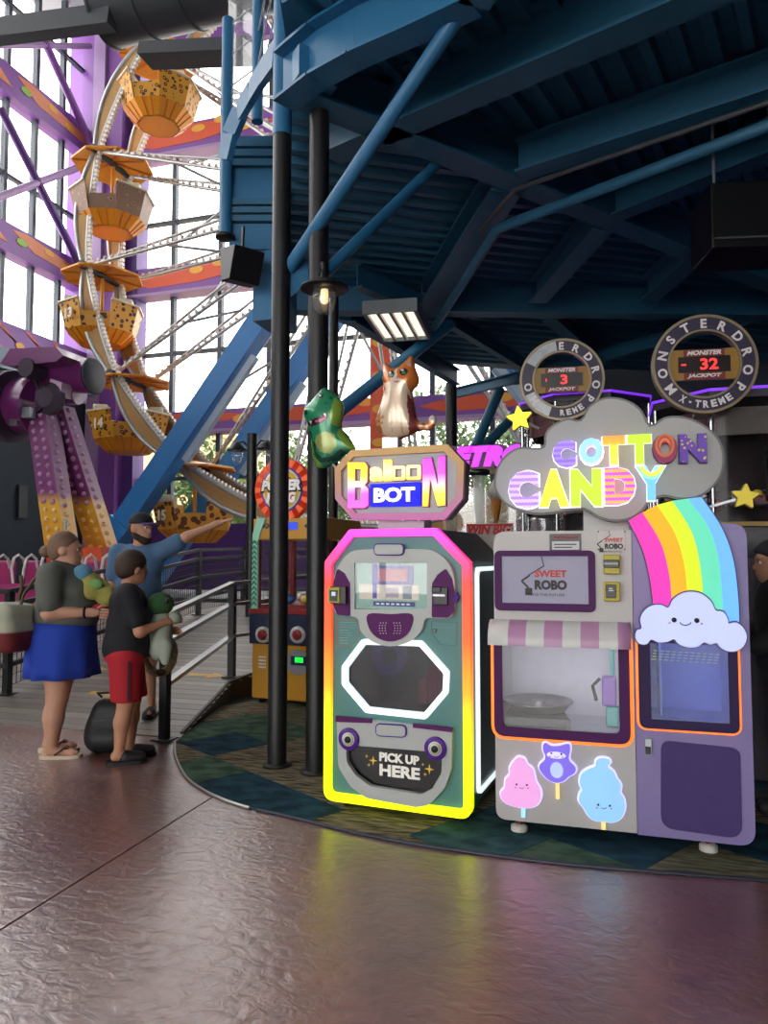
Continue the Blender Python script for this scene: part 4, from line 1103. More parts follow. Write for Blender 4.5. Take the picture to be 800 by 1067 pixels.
q = c1_([(240, 618), (540, 810)]); MB().plate(inset([scr[0], scr[1], scr[2], scr[3]], .002), -.026, -.023).build('screen_glass', M['acrylic'], hd)
# card reader and note slot
def bx_(pts, y0, y1, nm, m, par, bev=.004):
    p = [min(a[0] for a in pts), max(a[0] for a in pts), min(a[1] for a in pts), max(a[1] for a in pts)]
    return MB().box(p[0], p[1], y0, y1, p[2], p[3]).build(nm, m, par, bev)
ylw = mat('reader_yellow', '#b0a428', .4)
cr_ = bx_(c1_([(127, 712), (200, 795)]), -.07, -.036, 'card_reader', M['blackp'], bb); bx_(c1_([(122, 718), (174, 790)]), -.078, -.07, 'reader_bezel', ylw, cr_); bx_(c1_([(130, 730), (166, 782)]), -.081, -.078, 'reader_face', M['blackp'], cr_); bx_(c1_([(140, 738), (158, 757)]), -.083, -.081, 'reader_screen', mat('reader_glow', '#b9c6dc', .3, emit=.5), cr_)
ns = bx_(c1_([(594, 717), (662, 800)]), -.05, -.036, 'note_slot', M['blackp'], bb); bx_(c1_([(594, 750), (650, 760)]), -.055, -.05, 'slot_light', mat('slot_white', '#dfe2ea', .3, emit=.5), ns); bx_(c1_([(590, 715), (632, 742)]), -.06, -.05, 'slot_lip', M['blackp'], ns)
# notice and lock panels
nt_ = c1_([(140, 865), (222, 870), (243, 892), (243, 940), (205, 995), (140, 990)])
no = MB().plate(nt_, -.004, 0, [inset(nt_, .003)]).build('notice_border', mat('notice_orange', '#b5764a', .5), bb)
rgn = random.Random(5)
for k in range(9):
    y0 = 880 + k*12; w_ = rgn.choice((70, 58, 78, 45)) if k < 6 else 40; p = c1_([(150, y0), (150+w_, y0+4)]); bx_(p, -.003, 0, 'notice_line', mat('notice_pale', '#9dbab4', .5), no, 0)
lk = c1_([(575, 877), (695, 880), (693, 992), (618, 985), (575, 935)])
lo_ = MB().plate(lk, -.002, 0, [inset(lk, .0025)]).build('lock_outline', teal_d, bb)
q = c1_([(590, 920)])[0]; MB().lathe([(.012, -.012), (.012, 0)], (q[0], 0, q[1]), 14, 'Y').build('lock', M['steel'], lo_)
# pick-up flap
fl = MB().plate(flap_o, -.035, 0, [flap_h]).build('flap_frame', greyp, bb, .006)
MB().plate(inset(flap_h, -.005), .0, .005).build('flap_window', glass_mat('smoked_flap', tint=(.32, .28, .34), gloss=.025), bb)
MB().box(xl+.1, xr-.1, .3, .32, .1, .45).build('chute_back', mat('chute_dark', '#3a2430', .6), bb)
for pts in ([(103, 376), (268, 390), (268, 408), (103, 402)], [(458, 410), (637, 430), (635, 449), (458, 428)]):
    MB().plate(c2_(pts), -.05, -.03).build('flap_hinge', plumb, fl)
pill(crop(330, 660, 4.444, [(285, 408), (428, 416), (428, 476), (285, 468)]), -.035, 'handle', fl)
for cx, cy in ((162, 482), (560, 525)):
    q = c2_([(cx, cy)])[0]
    ey = MB().lathe([(0, -.05), (.064, -.05), (.066, -.046), (.066, -.03)], (q[0], 0, q[1]), 30, 'Y').build('eye_disc', mat('eye_violet', '#55278e', .35), fl)
    for r_, y_, c_, nm in ((.040, -.053, '#e6e7dd', 'white'), (.033, -.056, '#a9ad4a', 'olive'), (.030, -.058, '#d5d9c6', 'cream'), (.020, -.061, '#0e0d10', 'black')):
        MB().lathe([(0, y_), (r_, y_), (r_, -.05)], (q[0], 0, q[1]), 26, 'Y').build('eye_ring', mat('eye_' + nm, c_, .4), ey)
tw = mat('letter_cream', '#dedad2', .5, emit=.35)
def fit_text(nm, s, P, y, m, par, bold, **kw):
    a, b, c, d = P     # lower left, lower right, upper right, upper left
    w = ((b[0]-a[0])+(c[0]-d[0]))/2; h = ((d[1]-a[1])+(c[1]-b[1]))/2; cx = sum(p[0] for p in P)/4; cz = sum(p[1] for p in P)/4
    return text(nm, s, cx, y, cz, m, par, size=.1, bold=bold, w=w, h=h, align='C', rot=0, **kw)
ft = lambda nm, s, pts, y, m, par, bold, fr=c2_, **kw: fit_text(nm, s, fr(pts), y, m, par, bold, **kw)
fw_ = bpy.data.objects['flap_window']
ft('lettering', 'PICK UP', [(291, 592), (475, 608), (475, 566), (291, 550)], -.004, tw, bb, .004)
ft('lettering', 'HERE', [(292, 660), (478, 675), (478, 622), (292, 605)], -.004, tw, bb, .0035)
gst = mat('star_gold', '#d9b64a', .4, emit=.4)
for cx, cy, r_ in ((262, 588, .026), (242, 608, .010), (232, 568, .010), (522, 628, .028), (502, 652, .010), (492, 606, .009)):
    q = c2_([(cx, cy)])[0]; MB().plate(star(q[0], q[1], r_, .25, n=4), -.006, -.002).build('sparkle', gst, bb)
# side display
MB().plate(rounded([(.09, .17), (.74, .17), (.74, 1.46), (.09, 1.46)], .05, 5), 0, .02, [rounded([(.115, .195), (.715, .195), (.715, 1.435), (.115, 1.435)], .04, 5)], fn=lambda x, y, z: (xr-.004+y, x, z)).build('side_neon', mat('neon_white', '#eaf6f8', .4, emit=.95), bb)
MB().plate(rounded([(.11, .19), (.72, .19), (.72, 1.44), (.11, 1.44)], .04, 5), 0, .006, fn=lambda x, y, z: (xr-.004+y, x, z)).build('side_display', mat('side_print', '#26363c', .35, var=.9, scale=22), bb)
for sx in (xl+.1, xr-.1):
    for sy in (.1, .75):
        ca = MB().box(sx-.02, sx+.02, sy-.02, sy+.02, .05, .075).build('caster_plate', M['steel'], bb); MB().lathe([(.0, -.012), (.028, -.012), (.03, 0), (.028, .012), (0, .012)], (sx, sy, .03), 16, 'X').build('caster_wheel', mat('caster_dark', '#2a2426', .5), ca)
# sign on top
so = c1_([(130, 170), (205, 85), (650, 58), (728, 140), (722, 310), (640, 408), (215, 408), (132, 310)])
szb = min(p[1] for p in so); szt = max(p[1] for p in so)
sn = MB().plate(rounded(inset(so, .006), .01, 3), .03, .14).build('sign_box', mat('sign_back', '#4a4a52', .4), bb)
frm = ramp_mat('sign_frame_gradient', [(0, '#c95fae'), (.35, '#b57a86'), (.6, '#b98a5c'), (1, '#c79a4e')], 'Z', szb, szt, emit=.12, rough=.35)
MB().plate(rounded(so, .01, 3), -.01, .03, [rounded(inset(so, .042), .01, 3)]).build('sign_frame', frm, sn, .006)
MB().plate(inset(so, .03), .012, .02).build('sign_face', mat('sign_grey', '#9b9ba0', .25, var=.15, scale=8), sn)
MB().plate(c1_([(310, 408), (525, 408), (525, 450), (310, 450)]), .06, .2).build('sign_neck', greyp, sn)
yl_mg = ramp_mat('letter_yellow_magenta', [(0, '#ff5ae0'), (.3, '#ff5ae0'), (.5, '#ffd0c8'), (.68, '#ffd93c'), (1, '#ffe11e')], 'Z', c1_([(230, 352)])[0][1], c1_([(230, 140)])[0][1], emit=1.0)
mg_yl = ramp_mat('letter_magenta_yellow', [(0, '#ffcf1e'), (.25, '#ffe14a'), (.5, '#ffb0d8'), (.66, '#ff4ae6'), (1, '#f23cff')], 'Z', c1_([(590, 345)])[0][1], c1_([(590, 115)])[0][1], emit=1.0)
edge_m = mat('letter_edge', '#8a2a7a', .4); halo = mat('letter_halo', '#f2d9f2', .4, emit=.8)
Bo = rounded(c1_([(190, 142), (268, 142), (280, 160), (278, 232), (266, 246), (284, 264), (284, 340), (268, 352), (192, 352)]), .005, 3)
Bh = [c1_([(222, 172), (252, 172), (250, 228), (222, 228)]), c1_([(222, 258), (252, 258), (252, 318), (222, 318)])]
Lb = MB().plate(Bo, -.012, .012, Bh).build('sign_letter', yl_mg, sn); MB().plate(inset(Bo, -.007), .0, .012, [inset(h_, .004) for h_ in Bh]).build('letter_edge', edge_m, Lb)
No = c1_([(537, 345), (537, 128), (575, 122), (608, 262), (608, 118), (640, 113), (640, 340), (606, 344), (570, 210), (560, 345)])
Ln = MB().plate(rounded(No, .004, 2), -.012, .012).build('sign_letter', mg_yl, sn); MB().plate(inset(No, -.006), .0, .012).build('letter_edge', edge_m, Ln)
al = ramp_mat('letter_peach', [(0, '#ffd24a'), (.4, '#ffe9b0'), (.7, '#ffd0a0'), (1, '#ffdf3c')], 'Z', c1_([(400, 228)])[0][1], c1_([(400, 130)])[0][1], emit=1.0)
x_ = 292
for ch, x0_, x1_, y0_, y1_ in (('a', 292, 352, 162, 230), ('l', 356, 371, 130, 228), ('l', 376, 391, 130, 227), ('o', 395, 455, 156, 226), ('o', 462, 527, 152, 224)):
    if ch == 'l': o_ = MB().plate(c1_([(x0_, y1_), (x1_, y1_), (x1_, y0_), (x0_, y0_)]), -.012, .012).build('sign_letter', al, sn)
    elif ch == 'o':
        pts = c1_([(x0_, y1_), (x1_, y1_-2), (x1_, y0_), (x0_, y0_+2)]); ou = rounded(pts, .012, 4); o_ = MB().plate(ou, -.012, .012, [rounded(inset(pts, .0185), .005, 3)]).build('sign_letter', al, sn); MB().plate(inset(ou, -.005), .002, .012, [rounded(inset(pts, .021), .005, 3)]).build('letter_edge', edge_m, o_)
    else:
        o_ = ft('sign_letter', 'a', [(x0_, y1_), (x1_, y1_), (x1_, y0_), (x0_, y0_)], 0, al, sn, .003, fr=c1_, depth=.024)
bo = rounded(c1_([(293, 348), (525, 344), (528, 232), (293, 242)]), .008, 3)
bp_ = MB().plate(bo, -.006, .012).build('name_plate', mat('plate_blue', '#0a0ed8', .6, emit=.9), sn)
ft('sign_letters', 'BOT', [(312, 327), (500, 324), (502, 254), (312, 262)], -.01, mat('letter_white', '#ffffff', .4, emit=1.0), bp_, .0035, fr=c1_, depth=.012)

# ================================================================== COTTON CANDY MACHINE
CCY = 4.145
FC = Frame((-.625, CCY, 0), 0.0)
k1 = lambda pts, off=0: FC.ps(crop(500, 500, 2.6667, pts), off)
cm = thing('cotton_candy_machine', 'white and lavender cotton candy vending machine with rainbow and cloud', 'vending machine', (-.625, CCY, 0))
ccw = mat('candy_white', '#b9b6b4', .35, var=.03); ccl = mat('candy_lavender', '#8577ac', .35, var=.03); ccv = mat('candy_violet_panel', '#483870', .55, spec=.25); ccp = mat('candy_plum', '#4a1a54', .5, spec=.2)
LM = k1([(437, 988)])[0][0]; RX = k1([(765, 980)])[0][0]; ZT = k1([(200, 142)])[0][1]; ZB = .085
ow = mat('neon_orange', '#ff7a1e', .4, emit=1.0)
lw = rounded(k1([(58, 440), (402, 448), (404, 718), (58, 690)]), [.0, .0, .07, .07], 6)
lw_z1 = max(p[1] for p in lw)
X0 = 0.0
lo_b = rounded([(X0, ZB), (LM, ZB), (LM, ZT), (X0, ZT)], [.06, .0, .0, .07], 6)
win_l = [(k1([(62, 500)])[0][0], k1([(70, 684)])[0][1]), (k1([(388, 700)])[0][0], k1([(380, 704)])[0][1]-.004), (k1([(388, 500)])[0][0], k1([(388, 452)])[0][1]), (k1([(62, 500)])[0][0], k1([(62, 447)])[0][1])]
wz0 = (win_l[0][1]+win_l[1][1])/2; wz1 = (win_l[2][1]+win_l[3][1])/2; wx0, wx1 = win_l[0][0], win_l[1][0]
win_l = [(wx0, wz0), (wx1, wz0), (wx1, wz1), (wx0, wz1)]
fr_l = [(wx0-.045, wz0-.05), (wx1+.055, wz0-.05), (wx1+.055, wz1+.02), (wx0-.045, wz1+.02)]
MB().plate(lo_b, 0, .03, [win_l]).build('front_panel', ccw, cm)
prism_shell(lo_b, .03, .92).build('cabinet', ccw, cm)
frl_r = rounded(fr_l, [.06, .06, .01, .01], 6)
wf = MB().plate(frl_r, -.02, 0, [rounded(win_l, [.03, .03, 0, 0], 5)]).build('window_frame', ccp, cm)
og = inset(frl_r, -.018)
MB().plate(og, -.006, 0, [frl_r]).build('orange_neon', ow, wf)
MB().plate(win_l, .008, .012).build('window_glass', M['acrylic'], cm)
ci = mat('chamber_white', '#c9cad8', .5)
MB().box(wx0-.03, wx1+.03, .58, .6, wz0-.03, wz1+.06).box(wx0-.05, wx0-.03, .03, .6, wz0-.03, wz1+.06).box(wx1+.03, wx1+.05, .03, .6, wz0-.03, wz1+.06).box(wx0-.05, wx1+.05, .03, .6, wz0-.05, wz0-.03).build('chamber', ci, cm)
MB().box(wx0-.05, wx1+.05, .03, .6, wz1+.06, wz1+.08).build('chamber_top', ci, cm)
MB().box(wx0+.02, wx1-.02, .06, .09, wz1+.03, wz1+.06).build('chamber_lamp', mat('chamber_light', '#f2f0ff', .4, emit=6.0), cm)
MB().plate([(wx0, .04), (wx0+.36, .04), (wx0+.28, .42), (wx0, .42)], wz0-.03, wz0+.045, fn=lambda x, y, z: (x, z, y)).build('spinner_deck', mat('spinner_grey', '#4b4a50', .4), cm)
pan = MB().lathe([(.04, .0), (.15, .01), (.19, .055), (.20, .06), (.195, .066), (.14, .03), (.05, .025), (.045, .06), (0, .062)], (wx0+.17, .24, wz0+.045), 28).build('spinner_bowl', mat('bowl_metal', '#8e8b8d', .3, .7), cm)
arm = MB().tube([(wx1-.03, .3, wz1+.05), (wx1-.03, .3, wz0+.26)], .014, 10).build('robot_arm', mat('arm_teal', '#4fa6a6', .4), cm)
MB().box(wx1-.09, wx1-.01, .25, .36, wz0+.09, wz0+.25).build('arm_joint', mat('arm_violet', '#8757b6', .4), arm, .012)
MB().box(wx1-.07, wx1-.0, .24, .34, wz0-.02, wz0+.09).build('arm_base', mat('arm_teal', '#4fa6a6', .4), arm, .01)
MB().tube([(wx1-.1, .28, wz0+.24), (wx1-.14, .26, wz0+.2), (wx1-.12, .25, wz0+.12)], .01, 8).build('arm_gripper', M['blackp'], arm)
# top screen
ts_o = k1([(42, 362), (322, 366), (320, 196), (40, 196)]); ts_i = k1([(62, 341), (302, 347), (300, 212), (60, 212)])
ts_o = [(ts_o[0][0], ts_o[0][1]), (ts_o[1][0], ts_o[0][1]), (ts_o[1][0], ts_o[2][1]), (ts_o[0][0], ts_o[2][1])]
ts_i = [(ts_i[0][0], ts_i[0][1]), (ts_i[1][0], ts_i[0][1]), (ts_i[1][0], ts_i[2][1]), (ts_i[0][0], ts_i[2][1])]
sf = MB().plate(rounded(ts_o, .035, 5), -.016, 0, [ts_i]).build('screen_frame', ccp, cm, .004)
MB().plate(ts_i, -.006, -.002).build('screen', mat('robo_screen', '#9d9cb2', .6, emit=.10, var=.06, scale=6), sf)
red = mat('print_red', '#c23a2a', .5); blk = mat('print_black', '#1c191c', .5)
def logo(par, cx, cz, s, y):
    text('logo_word', 'SWEET', cx-.02*s, y, cz+.012*s, red, par, bold=.004, w=.135*s, h=.03*s, align='L', depth=.002)
    text('logo_word', 'ROBO', cx-.02*s, y, cz-.042*s, blk, par, bold=.006, w=.135*s, h=.042*s, align='L', depth=.002)
    text('logo_word', 'TASTE THE FUTURE', cx-.055*s, y, cz-.068*s, blk, par, bold=.0, w=.16*s, h=.011*s, align='L', depth=.001)
    g_ = MB().bar((cx-.075*s, y, cz-.005*s), (cx-.04*s, y, cz+.02*s), .001, .008*s, (0,0,1)).bar((cx-.075*s, y, cz-.005*s), (cx-.045*s, y, cz-.035*s), .001, .008*s)
    g_.bar((cx-.045*s, y, cz+.02*s), (cx+.02*s, y, cz+.06*s), .001, .005*s).bar((cx-.06*s, y, cz-.05*s), (cx-.03*s, y, cz-.05*s), .001, .03*s).bar((cx+.02*s, y, cz+.06*s), (cx+.01*s, y, cz+.1*s), .001, .004*s)
    g_.build('logo_arm', blk, par)
q = k1([(165, 278)])[0]; logo(sf, q[0], q[1], 1.28, -.0075)
st = bx_(k1([(193, 150), (282, 196)]), -.004, 0, 'sticker', M['blackp'], cm, 0); bx_(k1([(200, 171), (276, 194)]), -.006, -.004, 'sticker_label', mat('sticker_white', '#cfd0d2', .5), st, 0); bx_(k1([(205, 157), (272, 163)]), -.006, -.004, 'sticker_line', mat('sticker_red', '#8a2626', .5), st, 0)
for zz_, ww in ((178, 62), (186, 50)): bx_(k1([(206, zz_), (206+ww, zz_+3)]), -.007, -.006, 'sticker_print', blk, st, 0)
lgp = bx_(k1([(327, 141), (404, 196)]), -.006, 0, 'logo_plate', mat('logo_white', '#c4c1bf', .4), cm, .002); q = k1([(362, 177)])[0]; logo(lgp, q[0]-.015, q[1], .70, -.008)
sc_ = MB()
for px, py in ((329, 144), (402, 144), (329, 193), (402, 193)): q = k1([(px, py)])[0]; MB().lathe([(.004, -.009), (.004, -.005)], (q[0], 0, q[1]), 8, 'Y').build('screw', M['blackp'], lgp)
for y0_, y1_, nm in ((208, 262, 'bill_acceptor'), (283, 337, 'card_reader')):
    rd = bx_(k1([(343, y0_), (390, y1_)]), -.05, 0, nm, ylw, cm, .006)
    if nm == 'bill_acceptor':
        bx_(k1([(343, y0_+14), (386, y0_+36)]), -.062, -.05, 'slot_block', M['blackp'], rd); bx_(k1([(345, y0_+22), (384, y0_+27)]), -.066, -.062, 'slot_lip', mat('slot_grey', '#a9a9a6', .4), rd, 0)
    else:
        bx_(k1([(349, y0_+7), (378, y0_+44)]), -.056, -.05, 'reader_face', M['blackp'], rd); bx_(k1([(358, y0_+16), (368, y0_+19)]), -.058, -.056, 'reader_mark', mat('print_pale', '#d8d8d8', .5), rd, 0); bx_(k1([(357, y0_+22), (371, y0_+25)]), -.058, -.056, 'reader_mark', mat('print_pale', '#d8d8d8', .5), rd, 0)
# awning
awz1 = k1([(220, 391)])[0][1]; awz0 = k1([(220, 452)])[0][1]; ax0 = k1([(30, 420)])[0][0]; ax1 = k1([(418, 430)])[0][0]
aw = thing('awning', None, None); aw.parent = cm; aw.name = 'awning'
bnd = [30, 87, 137, 187, 237, 286, 335, 384, 418]
cols = [mat('awning_white', '#c9cbc8', .35), mat('awning_pink', '#b487ac', .35)]
prof = [(-.002 - .115*math.sin(t*math.pi/2/8), awz1 - (awz1-awz0)*(1-math.cos(t*math.pi/2/8))) for t in range(9)] + [(-.117, awz0-.012)]
for i, (a, b) in enumerate(zip(bnd, bnd[1:])):
    xa, xb = ax0 + (ax1-ax0)*(a-30)/388, ax0 + (ax1-ax0)*(b-30)/388
    n = len(prof); vs = [(xa, y_, z_) for y_, z_ in prof] + [(xb, y_, z_) for y_, z_ in prof]
    fs = [(j, j+n, j+n+1, j+1) for j in range(n-1)]
    if i == 0: vs.append((xa, 0, awz0-.012)); fs.append(tuple(range(n)) + (2*n,))
    if i == len(bnd)-2: vs.append((xb, 0, awz0-.012)); fs.append((2*n,) + tuple(range(2*n-1, n-1, -1)))
    MB().add(vs, fs, True).build('awning_stripe', cols[i % 2], aw)
# right locker
ro_b = rounded([(LM+.003, ZB-.005), (RX, ZB-.005), (RX, ZT+.03), (LM+.003, ZT+.03)], [.0, .08, .08, .0], 6)
rw = [k1([(476, 660)])[0], k1([(692, 682)])[0], k1([(688, 460)])[0], k1([(476, 450)])[0]]
rwx0, rwx1 = rw[0][0], (rw[1][0]+rw[2][0])/2; rwz0, rwz1 = (rw[0][1]+rw[1][1])/2, (rw[2][1]+rw[3][1])/2
rw = [(rwx0, rwz0), (rwx1, rwz0), (rwx1, rwz1), (rwx0, rwz1)]
MB().plate(ro_b, -.004, .03, [rw]).build('locker_panel', ccl, cm)
prism_shell(ro_b, .03, .92).build('locker_cabinet', ccl, cm)
rf = rounded([(rwx0-.06, rwz0-.045), (rwx1+.045, rwz0-.045), (rwx1+.045, rwz1+.03), (rwx0-.06, rwz1+.03)], [.04, .04, .02, .02], 5)
lf = MB().plate(rf, -.022, -.004, [rw]).build('locker_frame', mat('locker_frame_plum', '#30214c', .5, spec=.2), cm)
MB().plate(inset(rf, -.012), -.008, -.004, [rf]).build('orange_neon', ow, lf)
lg_ = MB().plate(rw, -.014, -.010).build('locker_glass', glass_mat('locker_glass', tint=(.76, .84, 1.0), gloss=.035), cm)
bl = mat('locker_blue', '#4f66c8', .5)
MB().box(rwx0-.02, rwx1+.02, .42, .44, rwz0-.02, rwz1+.04).box(rwx1+.02, rwx1+.03, .03, .44, rwz0-.02, rwz1+.04).box(rwx0-.03, rwx0-.02, .03, .44, rwz0-.02, rwz1+.04).box(rwx0-.03, rwx1+.03, .03, .44, rwz0-.04, rwz0-.02).build('locker_chamber', bl, cm)
MB().box(rwx0-.03, rwx1+.03, .03, .44, rwz1+.04, rwz1+.05).build('locker_ceiling', bl, cm)
MB().box(rwx0, rwx1, .05, .07, rwz1+.015, rwz1+.035).build('locker_lamp', mat('locker_light', '#9fb4ff', .4, emit=5.0), cm)
MB().box(rwx0+.05, rwx0+.06, .1, .42, rwz0, rwz1).build('locker_divider', mat('divider_pale', '#8c9fd4', .4), cm)
for k in range(4):
    for j in range(11):
        p = k1([(482+j*17 - k*2, 472+k*8+j*1.1), (482+j*17+12-k*2, 472+k*8+j*1.1+3)]); bx_(p, -.016, -.014, 'notice_line', mat('notice_pale', '#9dbab4', .5), lg_, 0)
pv = rounded(k1([(502, 965), (728, 997), (722, 745), (502, 722)]), [.07, .07, .05, .05], 5)
MB().plate(pv, -.012, -.004).build('violet_panel', ccv, cm, .006)
lk_ = bx_(k1([(457, 716), (478, 764)]), -.02, -.004, 'lock_handle', M['steel'], cm, .003); bx_(k1([(459, 738), (474, 760)]), -.03, -.02, 'lock_grip', M['blackp'], lk_, .002)
for px, py in ((104, 975), (640, 1030)):
    q = k1([(px, py)]); fx = q[0][0]
    for fy in (.08, .82):
        f_ = MB().lathe([(.042, .0), (.046, .012), (.046, .035), (.03, .045)], (fx, fy, 0), 18).build('levelling_foot', mat('foot_white', '#cfcac4', .4), cm); MB().tube([(fx, fy, .045), (fx, fy, ZB+.02)], .014, 8).build('foot_stem', mat('foot_red', '#7a3a34', .5), f_)
# rainbow
E_ = [[(413, 115), (450, 190), (470, 265), (481, 345), (483, 400)], [(450, 92), (500, 175), (524, 265), (530, 345), (530, 400)], [(490, 72), (540, 150), (566, 240), (574, 330), (575, 400)],
      [(532, 60), (585, 145), (608, 235), (617, 330), (618, 400)], [(575, 54), (630, 130), (658, 215), (669, 320), (672, 400)], [(612, 50), (668, 135), (700, 225), (713, 330), (716, 410)]]
rbc = ['#fa28a4', '#f5a000', '#c4da10', '#58c8a4', '#62a8f2']
rb = thing('rainbow', None, None); rb.parent = cm
def densify(p, n=5):
    out = []
    for i in range(len(p)-1):
        p0, p1, p2, p3 = (Vector(p[max(0, min(len(p)-1, i+k))]) for k in (-1, 0, 1, 2))
        for k in range(n): t = k/n; q = .5*((2*p1)+(p2-p0)*t+(2*p0-5*p1+4*p2-p3)*t*t+(3*p1-p0-3*p2+p3)*t**3); out.append((q.x, q.y))
    return out + [p[-1]]
for i, c in enumerate(rbc):
    a, b = densify(E_[i]), densify(E_[i+1]); MB().plate(k1(a) + k1(b[::-1]), -.05, -.004).build('rainbow_band', mat('rainbow_%d' % i, c, .5, emit=.78, var=.04), rb)
MB().plate(inset(k1(densify(E_[0])) + k1(densify(E_[5])[::-1]), -.008), -.03, -.006).build('rainbow_back', mat('rainbow_edge', '#4b3a78', .4), rb)
# smiling cloud
k3 = lambda pts: FC.ps(crop(650, 600, 5.3333, pts), .05)
cl_o = smoothloop(k3([(62, 330), (72, 302), (97, 291), (90, 240), (115, 190), (160, 163), (210, 162), (246, 176), (272, 130), (320, 98), (375, 88), (430, 100), (480, 142), (505, 190), (548, 200), (572, 240), (577, 264), (622, 258), (660, 290), (676, 335), (660, 385), (620, 413), (575, 415), (535, 398), (510, 370), (475, 378), (440, 366), (405, 390), (350, 393), (300, 375), (275, 348), (240, 362), (190, 366), (150, 350), (125, 375), (90, 375), (68, 355)]), 3)
cd = MB().plate(cl_o, -.085, -.05).build('smiling_cloud', mat('cloud_glow', '#c0caf0', .5, emit=.52, var=.05, scale=5), cm, .006)
MB().plate(inset(cl_o, -.008), -.055, -.045).build('cloud_edge', mat('rainbow_edge', '#4b3a78', .4), cd)
for px, py in ((275, 242), (400, 245)): q = k3([(px, py)])[0]; MB().lathe([(0, -.089), (.0125, -.089), (.0125, -.085)], (q[0], 0, q[1]), 18, 'Y').build('eye', blk, cd)
MB().tube([(p[0], -.087, p[1]) for p in smoothloop(k3([(308, 255), (322, 268), (338, 271), (354, 268), (368, 255)]), 2)[:9]], .0028, 6).build('smile', blk, cd)
for px, py in ((250, 258), (427, 263)): q = k3([(px, py)])[0]; MB().lathe([(0, -.088), (.005, -.088), (.005, -.085)], (q[0], 0, q[1]), 12, 'Y').build('cheek', mat('cheek_pink', '#c98adf', .5), cd)
# cloud sign above
k4 = lambda pts, off=0: FC.ps(crop(500, 400, 3.077, pts), off)
sg_o = smoothloop(k4([(45, 310), (55, 265), (85, 225), (125, 203), (168, 204), (203, 200), (208, 160), (235, 130), (280, 110), (322, 114), (345, 75), (385, 48), (430, 42), (480, 55), (520, 85), (546, 131), (590, 107), (640, 103), (700, 120), (755, 160), (782, 215), (780, 280), (750, 330), (700, 365), (640, 372), (590, 362), (545, 380), (520, 410), (480, 435), (430, 442), (380, 430), (332, 403), (270, 410), (200, 420), (130, 410), (80, 385), (50, 345)]), 3)
sgn = MB().plate(sg_o, .0, .09).build('cloud_sign', mat('sign_edge_dark', '#5a5a5c', .4), cm)
MB().plate(inset(sg_o, .012), -.006, .0).build('sign_face', mat('sign_cloud_grey', '#8f8f8d', .3, var=.08, scale=5), sgn)
MB().box(k4([(330, 470)])[0][0], k4([(480, 470)])[0][0], .1, .2, ZT, ZT+.25).build('sign_neck', ccw, sgn)
def ring_mat(nm, stops, cx, cz, rx, rz, emit):
    m = bpy.data.materials.new(nm); m.use_nodes = True; nt = m.node_tree; b = nt.nodes['Principled BSDF']; L = nt.links.new
    tc = nt.nodes.new('ShaderNodeTexCoord'); mp = nt.nodes.new('ShaderNodeMapping'); mp.vector_type = 'POINT'; mp.inputs['Location'].default_value = (-cx/rx, 0, -cz/rz); mp.inputs['Scale'].default_value = (1/rx, 0, 1/rz)
    ln = nt.nodes.new('ShaderNodeVectorMath'); ln.operation = 'LENGTH'; cr = nt.nodes.new('ShaderNodeValToRGB'); cr.color_ramp.interpolation = 'CONSTANT'
    L(tc.outputs['Object'], mp.inputs[0]); L(mp.outputs[0], ln.inputs[0]); L(ln.outputs['Value'], cr.inputs[0])
    el = cr.color_ramp.elements
    while len(el) < len(stops): el.new(.5)
    for e, (p, c) in zip(el, stops): e.position = p; e.color = srgb(c) + [1]
    L(cr.outputs[0], b.inputs['Base Color']); L(cr.outputs[0], b.inputs['Emission Color']); b.inputs['Emission Strength'].default_value = emit
    return m
hal = mat('letter_halo_white', '#f4f0ff', .4, emit=.9); dim = mat('letter_rim_dark', '#4a3a58', .4)
def fat(nm, ch, x0, y0, x1, y1, m, lit=True):
    P = k4([(x0, y1), (x1, y1), (x1, y0), (x0, y0)]); cx = sum(p[0] for p in P)/4; cz = sum(p[1] for p in P)/4; w = P[1][0]-P[0][0]; h = P[3][1]-P[0][1]
    o_ = text(nm, ch, cx, -.04, cz, m, sgn, size=.12, bold=.009, w=w, h=h, align='C', depth=.03)
    text('letter_halo' if lit else 'letter_rim', ch, cx, -.012, cz, hal if lit else dim, o_, size=.12, bold=.0105, w=w*1.09, h=h*1.07, align='C', depth=.012)
    return o_
yz = lambda py: k4([(300, py)])[0][1]; xz = lambda px: k4([(px, 250)])[0][0]
fat('sign_letter', 'C', 235, 185, 308, 270, wave_mat('wave_violet', '#9a7bf0', '#7d5cd8', 34, .75))
fat('sign_letter', 'O', 320, 178, 395, 262, ring_mat('ring_sky', [(0, '#f0c8f0'), (.34, '#f5a8e8'), (.44, '#90ccff'), (.95, '#f0b8ff')], xz(357), yz(220), (xz(395)-xz(320))/2, (yz(178)-yz(262))/2, .85))
fat('sign_letter', 'T', 393, 172, 465, 262, ramp_mat('t_orange', [(0, '#f2f23c'), (.5, '#ffd21e'), (.72, '#ff9a1e'), (1, '#ff8a1e')], 'Z', yz(262), yz(172), .95))
fat('sign_letter', 'T', 473, 167, 548, 260, mat('t_lime', '#b4dc10', .4, emit=.8))
fat('sign_letter', 'O', 553, 165, 630, 258, ring_mat('ring_maroon', [(0, '#b03a5a'), (.28, '#e0702a'), (.45, '#a83a4a'), (.6, '#c8642a'), (.8, '#8a1f50')], xz(591), yz(212), (xz(630)-xz(553))/2, (yz(165)-yz(258))/2, .22), lit=False)
fat('sign_letter', 'N', 637, 165, 723, 255, spot_mat('hearts_violet', '#6a3fb8', '#d8c46a', '#d8c46a', 42, .14, .28), lit=False)
fat('sign_letter', 'C', 95, 282, 190, 400, wave_mat('wave_lavender', '#cbaaff', '#9a78f0', 30, .85))
